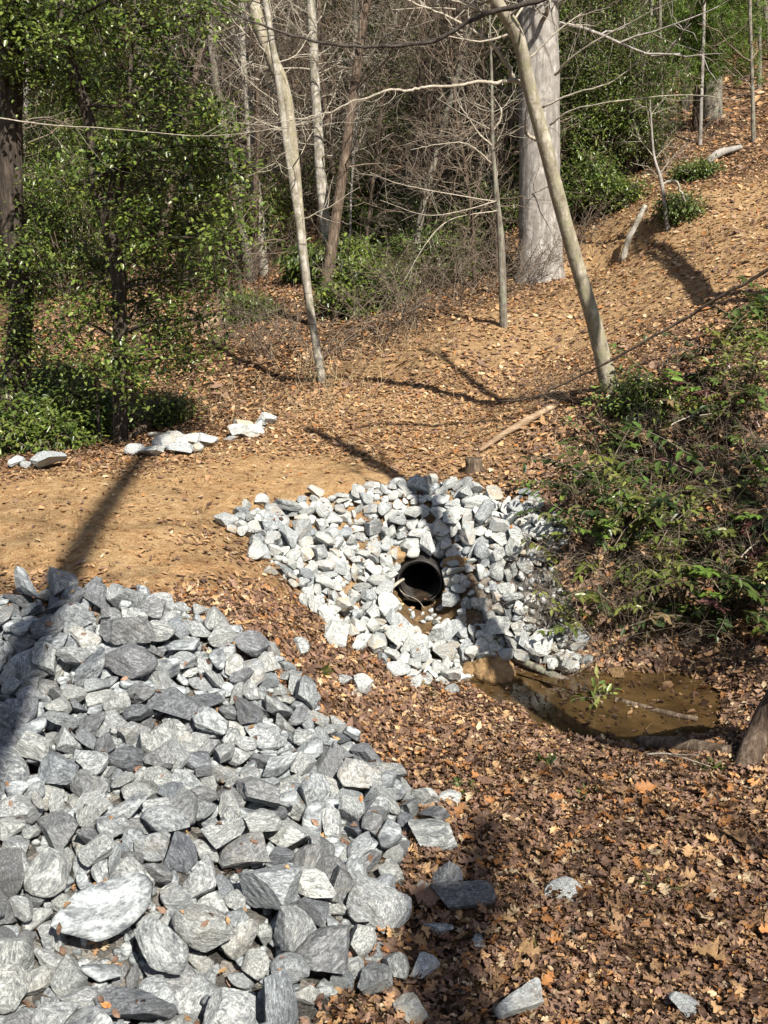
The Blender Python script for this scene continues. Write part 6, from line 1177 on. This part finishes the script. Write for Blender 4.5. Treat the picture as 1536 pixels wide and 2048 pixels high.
shadow_tree([(905,2040),(925,1850),(965,1650)], [22, 26, 31], [.3, .25, .21, .12], 'tall bare tree behind the photographer shading the leaves', 53, base=g3(3.6, -9), nb=14, bl=3, depth=2)
shadow_tree([(1500,588),(1400,572),(1335,505),(1285,445)], [4, 7, 10, 13], [.15, .12, .11, .10, .07], 'bare tree on the right bank outside the frame', 54, base=g3(9.6, 17.5), nb=3, bl=1.6)
shadow_tree([(1480,605),(1390,592),(1320,520),(1270,470)], [5, 8, 11, 14], [.11, .09, .085, .08, .05], 'thinner bare tree beside it on the right bank outside the frame', 55, base=g3(10.2, 16.4), nb=3, bl=1.6)
rg = np.random.default_rng(8)
for n, (x, y, h) in enumerate(((-4.5, -5, 15), (12, -8, 16), (1.5, -13, 18), (9.5, 1, 15), (12, 8, 14), (-2, -10, 17))):
    P = wander(g3(x, y), (rg.normal(0, .05), rg.normal(0, .05), 1), h, 6, rg, .05)
    tree('shade_tree', P, [.2, .16, .11, .03], 'grey_bark', ['bare tree left behind the photographer', 'bare tree right behind the photographer', 'bare tree farthest behind the photographer', 'bare tree on the right bank beside the photographer', 'bare tree on the right bank above the shrubs', 'bare tree behind the heap side of the photographer'][n], nb=26, bl=3.2, br=.035, lo=.3, depth=2, seed=80 + n, kids=4)
# high boughs crossing the picture, on trees just outside it; the dark one has its shade put into the bark colour
P = wander(g3(5.6, 10.5), (-.02, .05, 1), 13, 6, rg, .03)
tree('overhanging_tree', P, [.2, .17, .12, .04], 'dark_bark', 'tree outside the right edge whose dark bough crosses the top', nb=8, bl=1.5, br=.02, lo=.7, seed=91, twig='dark_twig',
     extra=[(np.concatenate([[P[4] + (P[3] - P[4]) * .5], A([(1300,-90),(1075,2),(970,28),(870,80),(768,93),(650,86),(520,50),(400,-10)], 12.5, 13.5)]), [.05, .03, .022, .016, .008], 10)])
P = wander(g3(-6.6, 14.5), (.02, 0, 1), 11, 6, rg, .03)
tree('overhanging_tree', P, [.12, .1, .07, .03], 'grey_bark', 'tree outside the left edge whose thin pale bough reaches in', nb=8, bl=1.2, br=.015, lo=.5, seed=92, twig='pale_twig',
     extra=[(np.concatenate([[P[2]], A([(-60,226),(0,236),(100,250),(200,256),(300,264),(400,272),(520,262),(640,238)], 14.6, 15.2)]), [.014, .007, .005, .003], 9)])

# ------------------------------------------------------------------ bare thickets
def thicket(name, label, cat, seed, stems, h, spreadr, m, kids=5, arch=.25, group=None, r=.011):
    rg = np.random.default_rng(seed); t = thing(name, (0, 0, 0), label, cat, group); mb_ = MB()
    for k in range(stems):
        a = rg.uniform(0, 6.28); d = unit([math.cos(a) * spreadr, math.sin(a) * spreadr, 1])
        P = wander((rg.normal(0, .15), rg.normal(0, .15), -.05), d, h * rg.uniform(.6, 1.15), 8, rg, .13, -arch * .12)
        tube(mb_, P, [r, r * .3], 4, cap=False)
        for _ in range(kids):
            i = int(rg.integers(2, 8)); T = unit(P[i] - P[i - 1]); Q = wander(P[i], side_dir(T, rg, 25, 65), h * rg.uniform(.2, .5), 5, rg, .2, -.03)
            tube(mb_, Q, [r * .55, r * .2], 3, cap=False)
            for _ in range(2):
                j = int(rg.integers(1, 5)); tube(mb_, wander(Q[j], side_dir(unit(Q[j] - Q[j - 1]), rg, 25, 60), h * rg.uniform(.1, .22), 3, rg, .2), [r * .35, r * .15], 3, cap=False)
    mb_.build('stems', M[m], t); return t
BTH = [thicket('bare_shrub', 'arching bare shrub in the thicket by the shaded hollow', 'shrub', 400, 11, 2.2, .8, 'twig', 6, .3, 'bare shrubs of the thicket'), thicket('bare_shrub', 'grey twiggy bare shrub in the thicket by the shaded hollow', 'shrub', 401, 12, 1.7, .7, 'twig', 7, .2, 'bare shrubs of the thicket'), thicket('bramble', 'thin brown arching bramble on the slope', 'bramble', 402, 9, 1.1, 1.0, 'twig', 5, .5, 'brambles', .006)]
def scatter(protos, idx, spots, labels, rg, smin=.8, smax=1.2):
    used = set()
    for n, (px, py) in enumerate(spots):
        k = idx[n % len(idx)]; o = protos[k] if k not in used else copy_tree(protos[k]); used.add(k)
        p = ground(px, py); o.location = tuple(p); o.rotation_euler = (0, 0, rg.uniform(0, 6.28)); s = rg.uniform(smin, smax); o.scale = (s, s, s)
        if labels and labels[n]: o['label'] = labels[n]
rg = np.random.default_rng(14)
scatter(BTH, [0, 1], [(780,680),(830,650),(920,615),(1010,585),(760,610),(840,590),(960,560),(800,560),(880,540),(1060,570),(640,720),(540,720),(450,700),(440,600),(120,700),(300,700),(330,600),(520,560),(560,500),(1330,330),(1280,330),(1140,500),(900,580)], None, rg)
# pale crooked shrub and broken snag on the right bank
p = ground(1338, 462); Yc = p[1]
tree('crooked_shrub', np.stack([p] + [at(x, y, Yc) for x, y in ((1328,400),(1322,360),(1308,312),(1303,250),(1300,200))]), [.05, .045, .04, .03, .02, .01], 'pale_bark', 'crooked pale stemmed shrub on the sunny bank', 'shrub', nb=8, bl=.9, br=.014, lo=.3, seed=66, twig='pale_twig', extra=[(np.stack([at(x, y, Yc) for x, y in ((1326,368),(1350,362),(1366,392),(1370,420),(1362,445))]), [.03, .03, .02], 2)])
def log(name, pts, R, m, label, cat, sides=12, seed=1, extra=None, lump=.16):
    rg = np.random.default_rng(seed); mb_ = MB(); tube(mb_, catmull(pts, 6), R, sides, lump=lump, rg=rg)
    for e, r in (extra or []): tube(mb_, catmull(e, 5), r, 6)
    return tag(mb_.build(name, M[m], None, np.asarray(pts)[0]), label, cat)
def gp(px, py, up=0.0): return ground(px, py) + np.array([0, 0, up])
p = gp(1246, 522); log('broken_snag', [p, at(1256, 480, p[1]), at(1274, 445, p[1]), at(1291, 410, p[1])], [.075, .065, .06, .055], 'birch_bark', 'short pale broken snag leaning right on the bank', 'snag', seed=2)
p = gp(1416, 325); log('fallen_log', [p, at(1440, 305, p[1]), at(1482, 294, p[1] + .3)], [.12, .1, .06], 'pale_bark', 'pale bent fallen log near the crest at the upper right', 'log', seed=3)
log('fallen_log', [gp(958, 908, .05), gp(1005, 882, .1), gp(1050, 858, .11), gp(1112, 822, .1)], [.03, .05, .055, .04], 'dead_wood', 'bleached fallen log sloping up behind the riprap', 'log', seed=4)
log('stump', [gp(948, 945, -.08), gp(948, 945, .12), gp(949, 945, .2)], [.15, .12, .11], 'wet_wood', 'small weathered stump at the top of the riprap', 'stump', seed=5)
log('fallen_log', [gp(400, 668, .12), gp(450, 648, .16), gp(515, 618, .14)], [.16, .17, .15], 'dead_wood', 'large brown fallen log on the far left slope', 'log', seed=6)
log('fallen_log', [gp(408, 700, .06), gp(440, 688, .08), gp(470, 674, .06)], [.06, .07, .05], 'wet_wood', 'dark thin log below the large brown log', 'log', seed=7)
log('fallen_log', [gp(262, 880, .05), gp(310, 850, .1), gp(335, 835, .1)], [.05, .06, .04], 'wet_wood', 'dark log behind the white edge stones', 'log', seed=8)
log('fallen_pole', [gp(1015, 1322, .07), gp(1060, 1345, .10), gp(1180, 1392, .05), gp(1232, 1404, .02)], [.045, .045, .04, .03], 'grey_bark', 'grey pole lying from the riprap foot into the pool', 'log', seed=9)
wz = np.array([0, 0, WATER_Z])
def wp(px, py, up): r = ray(px, py); q = r * ((WATER_Z + up - CAMZ) / r[2]); return q + [0, 0, CAMZ]
log('fallen_pole', [wp(1228,1398,-.01), wp(1280,1412,.0), wp(1340,1428,.015), wp(1395,1438,.03)], [.028, .03, .03, .025], 'wet_wood', 'dark wet stick half sunk along the pool', 'log', seed=10)
log('fallen_log', [gp(1275,1490,.03), gp(1340,1502,.07), gp(1400,1508,.07), gp(1460,1512,.05)], [.06, .075, .07, .05], 'wet_wood', 'dark rotten log along the near pool shore', 'log', seed=11)
log('fallen_branch', [gp(640,1270,.03), gp(655,1235,.12), gp(660,1205,.2)], [.008, .007, .004], 'twig', 'dry stalk standing on the leafy bank left of the pipe', 'stick', seed=12)
log('fallen_branch', [at(540,640,26), at(590,650,25.5), at(650,662,25), at(760,672,24)], [.02, .015, .006], 'pale_twig', 'thin bare branch crossing behind the slanting trunk', 'branch', seed=13)
for n, (a, b_, lab) in enumerate([((1285,1062),(1320,1080),'pale forked dead twig among the right bank shrubs'),((1150,965),(1215,935),'bundle of pale dead stalks on the bank above the riprap'),((1120,890),(1155,940),'dark dead twig on the bank below the fallen log'),((1330,905),(1420,870),'thin pale twig across the right bank shrubs'),((1290,1520),(1420,1545),'pale twig by the rotten log'),((660,1090),(640,1130),'twig lying on the riprap'),((1470,1180),(1536,1120),'long bare twig at the right edge of the bank')]):
    p, q = gp(*a, .35 if 3 == n or n == 0 or n == 6 else .06), gp(*b_, .3 if 3 == n or n == 0 or n == 6 else .06)
    log('dead_twig', [p, p * .6 + q * .4 + [0, 0, .05], q], [.012, .01, .004], 'pale_twig' if n != 2 else 'wet_wood', lab, 'twig', 5, 20 + n, [([p * .6 + q * .4 + [0, 0, .05], p * .3 + q * .7 + [.05, -.08, .12]], [.007, .003])])

# ------------------------------------------------------------------ shrubs with arching leafy stems on the right bank
def arching(seed, stems, h, cols, leaf, w):
    rg = np.random.default_rng(seed); t = thing('leafy_shrub', (0, 0, 0), '', 'shrub', 'arching leafy shrubs of the right bank'); mbl, mbs_ = MB(), MB()
    for k in range(stems):
        a = rg.uniform(0, 6.28); d = unit([math.cos(a) * .7, math.sin(a) * .7 - .15, 1])
        P = wander((rg.normal(0, .12), rg.normal(0, .12), -.03), d, h * rg.uniform(.6, 1.2), 9, rg, .12, -.12)
        P = catmull(P, 3); tube(mbs_, P, [.007, .003], 4, cap=False)
        hue = pal(rg, 1, cols, .25, w)[0]
        I = np.arange(int(len(P) * .35), len(P), 2); T = unit(np.gradient(P, axis=0))[I]; q = P[I]
        for sgn in (1, -1):
            X = unit(np.cross(T, [0, 0, 1.])) * sgn; n = len(I)
            D = unit(X * .9 + T * .5 + rg.normal(0, .34, (n, 3)) + [0, 0, -.15]); N = unit(np.cross(D, T) * (1 if sgn < 0 else -1) * 0 + [0, 0, 1.] + rg.normal(0, .3, (n, 3)))
            L = leaf * rg.uniform(.7, 1.2, n) * (1 - .3 * np.linspace(0, 1, n)); leaves(mbl, q, D, N, L, L * .42, np.clip(hue * (1 + rg.normal(0, .15, (n, 1))), .005, .9), curl=rg.uniform(.05, .4, n))
    mbs_.build('stems', M['twig'], t); mbl.build('foliage', M['green_leaf'], t); return t
G = [(.07, .11, .025), (.12, .17, .035), (.20, .23, .05), (.04, .065, .022), (.12, .05, .045), (.30, .31, .09)]
AP = [arching(500, 7, .85, G, .135, [.3, .3, .14, .2, .02, .04]), arching(501, 6, 1.05, G, .155, [.25, .35, .2, .14, .0, .06]), arching(502, 9, .75, G, .125, [.1, .1, .05, .15, .6, 0]), arching(503, 8, .75, G, .115, [.15, .3, .35, .1, 0, .1]), arching(504, 9, .65, [(.13, .085, .045), (.2, .13, .07), (.07, .06, .03)], .10, [.4, .3, .3])]
ANAME = ['dark green arching shrub', 'tall bright green arching shrub', 'purplish red leaved shrub', 'yellow green fine leaved shrub', 'brown withered leafy shrub']
SP = []
rg = np.random.default_rng(23)
POLY = [(1190,960),(1240,850),(1330,790),(1440,700),(1560,650),(1560,1320),(1440,1290),(1330,1300),(1240,1270),(1190,1200),(1165,1130),(1185,1040)]
def inside(P, x, y):
    c = False; j = len(P) - 1
    for i in range(len(P)):
        if (P[i][1] > y) != (P[j][1] > y) and x < (P[j][0] - P[i][0]) * (y - P[i][1]) / (P[j][1] - P[i][1]) + P[i][0]: c = not c
        j = i
    return c
tries = 0
while len(SP) < 70 and tries < 9000:
    tries += 1; px, py = rg.uniform(1090, 1560), rg.uniform(620, 1330)
    if inside(POLY, px, py) and all((px - a) ** 2 + (py - b_) ** 2 > 32 ** 2 for a, b_ in SP): SP.append((px, py))
SP = [(1165,1085),(1165,1145),(1180,1225),(1170,1020),(1205,1265)] + SP
used = set()
for n, (px, py) in enumerate(SP):
    k = [1, 0, 3, 1, 3][n] if n < 5 else int(rg.choice(5, p=[.22, .10, .14, .2, .34])); o = AP[k] if k not in used else copy_tree(AP[k]); used.add(k)
    p = ground(px, py); o.location = tuple(p); o.rotation_euler = (0, 0, rg.uniform(0, 6.28)); s = rg.uniform(.9, 1.5); o.scale = (s, s, s)
    wh = 'overhanging the right side of the riprap' if px < 1205 and 1000 < py < 1290 else 'beside the leaning tree' if px < 1330 and py < 900 else 'high on the right bank' if py < 850 else 'on the right bank level with the pipe' if py < 1150 else 'low on the right bank above the pool'
    o['label'] = ANAME[k] + ' ' + wh
for k in range(5):
    if k not in used: pass
scatter(BTH, [2], [(float(rg.uniform(1090, 1540)), float(rg.uniform(760, 1330))) for _ in range(46)], None, rg, .6, 1.1)
# leafy sprig lying in the pool
t = thing('leafy_sprig', wp(1190, 1400, 0), 'sprig of yellow green leaves lying in the pool on the pole', 'sprig'); mbl, mbs_ = MB(), MB(); o0 = world_loc(t)
for k in range(7):
    P = wander(o0 + [0, 0, .02], unit([rg.normal(0, 1), rg.normal(0, .6), .55]), .26, 5, rg, .15, -.05); tube(mbs_, P, [.005, .003], 4, cap=False)
    n = 6; L = rg.uniform(.08, .13, n); leaves(mbl, P[[1, 2, 3, 3, 4, 5]], unit(rg.normal(0, .8, (n, 3)) + unit(P[-1] - P[0])), unit([0, 0, 1.] + rg.normal(0, .3, (n, 3))), L, L * .42, pal(rg, n, [(.22, .27, .06), (.32, .34, .10), (.14, .2, .05)]), curl=.2)
mbs_.build('stem', M['twig'], t); mbl.build('foliage', M['green_leaf'], t)
# small green tufts in the leaf litter
for n, (px, py, lab) in enumerate([(1098,1530,'green tuft by the pool in the brown leaves'),(850,1392,'dark green tuft on the bank edge below the riprap'),(932,1585,'grass tuft behind the white rock beside the heap'),(1185,1595,'small green tuft in the middle of the leaf litter'),(1318,1780,'spreading green tuft right of the striped rock'),(1420,1540,'green tuft beside the rotten log end'),(640,1345,'dark tuft on the bank between heap and apron'),(1080,1900,'dry yellowish grass tuft between the pale rocks')]):
    p = ground(px, py); t = thing('grass_tuft', p, lab, 'grass tuft'); mbl = MB(); k = 46; a = rg.uniform(0, 6.28, k); L = rg.uniform(.06, .14, k)
    leaves(mbl, p + np.stack([np.cos(a), np.sin(a), a * 0], 1) * rg.uniform(0, .09, (k, 1)), np.stack([np.cos(a), np.sin(a), rg.uniform(.2, 1.4, k)], 1), unit(rg.normal(size=(k, 3)) + [0, 0, 1]), L, L * .25, pal(rg, k, [(.06, .09, .025), (.09, .13, .03), (.16, .16, .06)] if n != 7 else [(.3, .25, .1)]), curl=.4)
    mbl.build('blades', M['green_leaf'], t)

# ------------------------------------------------------------------ leaf litter, dry stalks, gravel between stones
rg = np.random.default_rng(1234)
TONE = np.array([(.165, .10, .070), (.25, .16, .115), (.095, .058, .042), (.35, .215, .12), (.47, .30, .155), (.36, .17, .065), (.55, .43, .28), (.22, .125, .09)])
def heapmask(x, y):
    px, py = project(np.stack([x, y, height(x, y, False)], 1))
    return px, py
def litter(mb_, n, xr, yr, wts, size, lobed=None, simple=False, dens=None, lift=.0):
    x, y = rg.uniform(*xr, n) if not callable(xr) else xr(n), rg.uniform(*yr, n) if not callable(yr) else yr(n)
    k = np.ones(n, bool)
    cl, tr, wt = zones(x, y)
    k &= rg.random(n) > np.clip(cl * 1.7, 0, .93)
    k &= rg.random(n) > np.clip(tr * .45, 0, .45)
    z = height(x, y)
    k &= ~poly_mask(HEAP_W, x, y) | (rg.random(n) < .07)
    k &= ~poly_mask(APRON_W, x, y) | (rg.random(n) < .08)
    k &= (z > WATER_Z + .005) | (rg.random(n) < .05)
    z = np.maximum(z, WATER_Z + .002)
    rel = np.stack([x, y, z], 1) - PIPE_C; al = rel @ PIPE_D; k &= ~((np.linalg.norm(rel - np.outer(al, PIPE_D), axis=1) < PIPE_R + .06) & (al > -.2) & (al < 4))
    if dens is not None: k &= rg.random(n) < dens(x, y)
    x, y, z = x[k], y[k], z[k]; n = len(x)
    d = .1; gx, gy = (height(x + d, y) - z) / d, (height(x, y + d) - z) / d
    N = unit(unit(np.stack([-gx, -gy, np.ones(n)], 1)) + rg.normal(0, .18 if simple else .36, (n, 3))); a = rg.uniform(0, 6.28, n)
    D = np.stack([np.cos(a), np.sin(a), rg.normal(0, .3, n)], 1); D = unit(D - N * (D * N).sum(1)[:, None])
    L = size * rg.lognormal(0, .3, n); P = np.stack([x, y, z + .012 + lift + np.abs(rg.normal(0, .008 if simple else .018, n))], 1)
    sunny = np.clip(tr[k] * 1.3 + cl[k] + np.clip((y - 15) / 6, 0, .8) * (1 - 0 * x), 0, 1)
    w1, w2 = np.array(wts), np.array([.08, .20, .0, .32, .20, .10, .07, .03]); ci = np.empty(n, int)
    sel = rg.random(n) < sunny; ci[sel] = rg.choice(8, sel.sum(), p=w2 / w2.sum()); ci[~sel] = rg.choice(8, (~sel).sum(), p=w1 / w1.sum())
    col = np.clip(TONE[ci] * (1 + rg.normal(0, .2, (n, 1))), .01, .8)
    if simple: leaves(mb_, P - D * (L / 2)[:, None], D, N, L, L * rg.uniform(.4, .75, n), col, curl=rg.normal(0, .3, n), fold=.25)
    else: big_leaves(mb_, P, D, N, L, L * (rg.uniform(.75, 1.0, n) if lobed else rg.uniform(.42, .62, n)), col, rg, lobed)
W0 = [.22, .24, .11, .17, .10, .06, .05, .05]
mbn = MB()
litter(mbn, 15000, (-2.2, 4.4), (4.3, 11.5), W0, .072, True); litter(mbn, 28000, (-2.2, 4.4), (4.3, 11.5), W0, .057, False)
litter(mbn, 260, (-.3, 3.4), (5, 9.5), [.05, .05, 0, .2, .2, .4, .1, 0], .14, True, lift=.02)
bpy.context.view_layer.update(); dg_ = bpy.context.evaluated_depsgraph_get()
for Wp, n in ((HEAP_W, 150), (APRON_W, 110)):
    lo, hi = Wp.min(0), Wp.max(0); PP, NN = [], []
    while len(PP) < n:
        x, y = rg.uniform(lo, hi)
        if not inside(Wp, x, y): continue
        ok, loc, nor, _, ob, _ = SC.ray_cast(dg_, Vector((x, y, H(x, y) + .75)), Vector((0, 0, -1)))
        if ok and nor.z > .35: PP.append(np.array(loc) + [0, 0, .008]); NN.append(np.array(nor))
        elif ok: n -= 1
    PP, NN = np.array(PP), unit(np.array(NN) + rg.normal(0, .25, (len(PP), 3))); k = len(PP); D = unit(rg.normal(size=(k, 3))); D = unit(D - NN * (D * NN).sum(1)[:, None]); L = rg.uniform(.035, .085, k)
    big_leaves(mbn, PP, D, NN, L, L * .6, np.clip(TONE[rg.choice(8, k, p=W0 / np.sum(W0))] * (1 + rg.normal(0, .2, (k, 1))), .01, .8), rg, False)
tag(mbn.build('leaf_litter', M['dead_leaf']), 'carpet of fallen brown oak and beech leaves in front', None, None, 'stuff')
mbf = MB()
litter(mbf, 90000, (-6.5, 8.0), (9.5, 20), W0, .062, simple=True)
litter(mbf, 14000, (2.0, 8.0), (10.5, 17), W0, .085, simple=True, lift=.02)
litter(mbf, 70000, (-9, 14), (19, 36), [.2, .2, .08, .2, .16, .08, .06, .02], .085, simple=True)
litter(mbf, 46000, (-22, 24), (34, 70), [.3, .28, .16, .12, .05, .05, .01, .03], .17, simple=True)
tag(mbf.build('forest_litter', M['dead_leaf']), 'fallen leaves over the road bank and the wooded slope', None, None, 'stuff')
mbs_ = MB(); k = 0
def straw(n, px0, py0, sx, sy, h, col):
    for _ in range(n):
        px, py = rg.normal(px0, sx), rg.normal(py0, sy)
        if not (300 < py < 1500): continue
        p = ground(px, py); P = wander(p - [0, 0, .02], unit([rg.normal(0, .4), rg.normal(0, .4), 1]), h * rg.uniform(.5, 1.3), 4, rg, .2, -.06); tube(mbs_, P, [.005, .002], 3, np.array(col) * rg.uniform(.6, 1.3), cap=False)
straw(150, 640, 760, 60, 30, .5, (.42, .33, .2)); straw(130, 480, 820, 120, 25, .45, (.36, .28, .17)); straw(110, 800, 690, 60, 25, .45, (.36, .28, .17)); straw(260, 1320, 1000, 130, 160, .3, (.36, .25, .14)); straw(120, 1200, 1270, 70, 40, .3, (.38, .28, .16)); straw(60, 100, 890, 80, 15, .3, (.34, .27, .16)); straw(120, 1180, 950, 60, 40, .3, (.45, .33, .18)); straw(60, 1300, 1260, 80, 40, .3, (.4, .3, .18))
tag(mbs_.build('dry_grass', M['straw']), 'dry straw coloured stalks and grass', None, None, 'stuff')
bm = bmesh.new(); bmesh.ops.create_icosphere(bm, subdivisions=1, radius=1); iv = np.array([q.co[:] for q in bm.verts]); it = np.array([[q.index for q in p.verts] for p in bm.faces]); bm.free()
for Wp, n, mt, lab in ((np.array([(-6, 11), (-2.5, 11), (-1.2, 13.2), (-1.6, 15), (-6, 14.6)]), 700, 'mud', 'small clods of clay scattered on the bare road'), (HEAP_W, 1500, 'heap_rock', 'small grey gravel between the rocks of the heap'), (APRON_W, 650, 'apron_rock', 'small pale gravel between the riprap stones')):
    mbg = MB(); lo, hi = Wp.min(0), Wp.max(0); c = 0
    while c < n:
        x, y = rg.uniform(lo, hi)
        if inside(Wp, x, y):
            c += 1; z = H(x, y); s = rg.uniform(.03, .075) if mt != 'mud' else rg.uniform(.01, .04)
            if np.linalg.norm(np.array([x, y, z]) - PIPE_C) < .4: continue
            R = np.array(Quaternion(unit(rg.normal(size=4))).to_matrix()); mbg.add((iv * (1 + rg.normal(0, .18, iv.shape)) * [s, s * .75, s * .55]) @ R.T + [x, y, z + s * .3], None, it)
    tag(mbg.build('gravel', M[mt], smooth=False), lab, None, None, 'stuff')
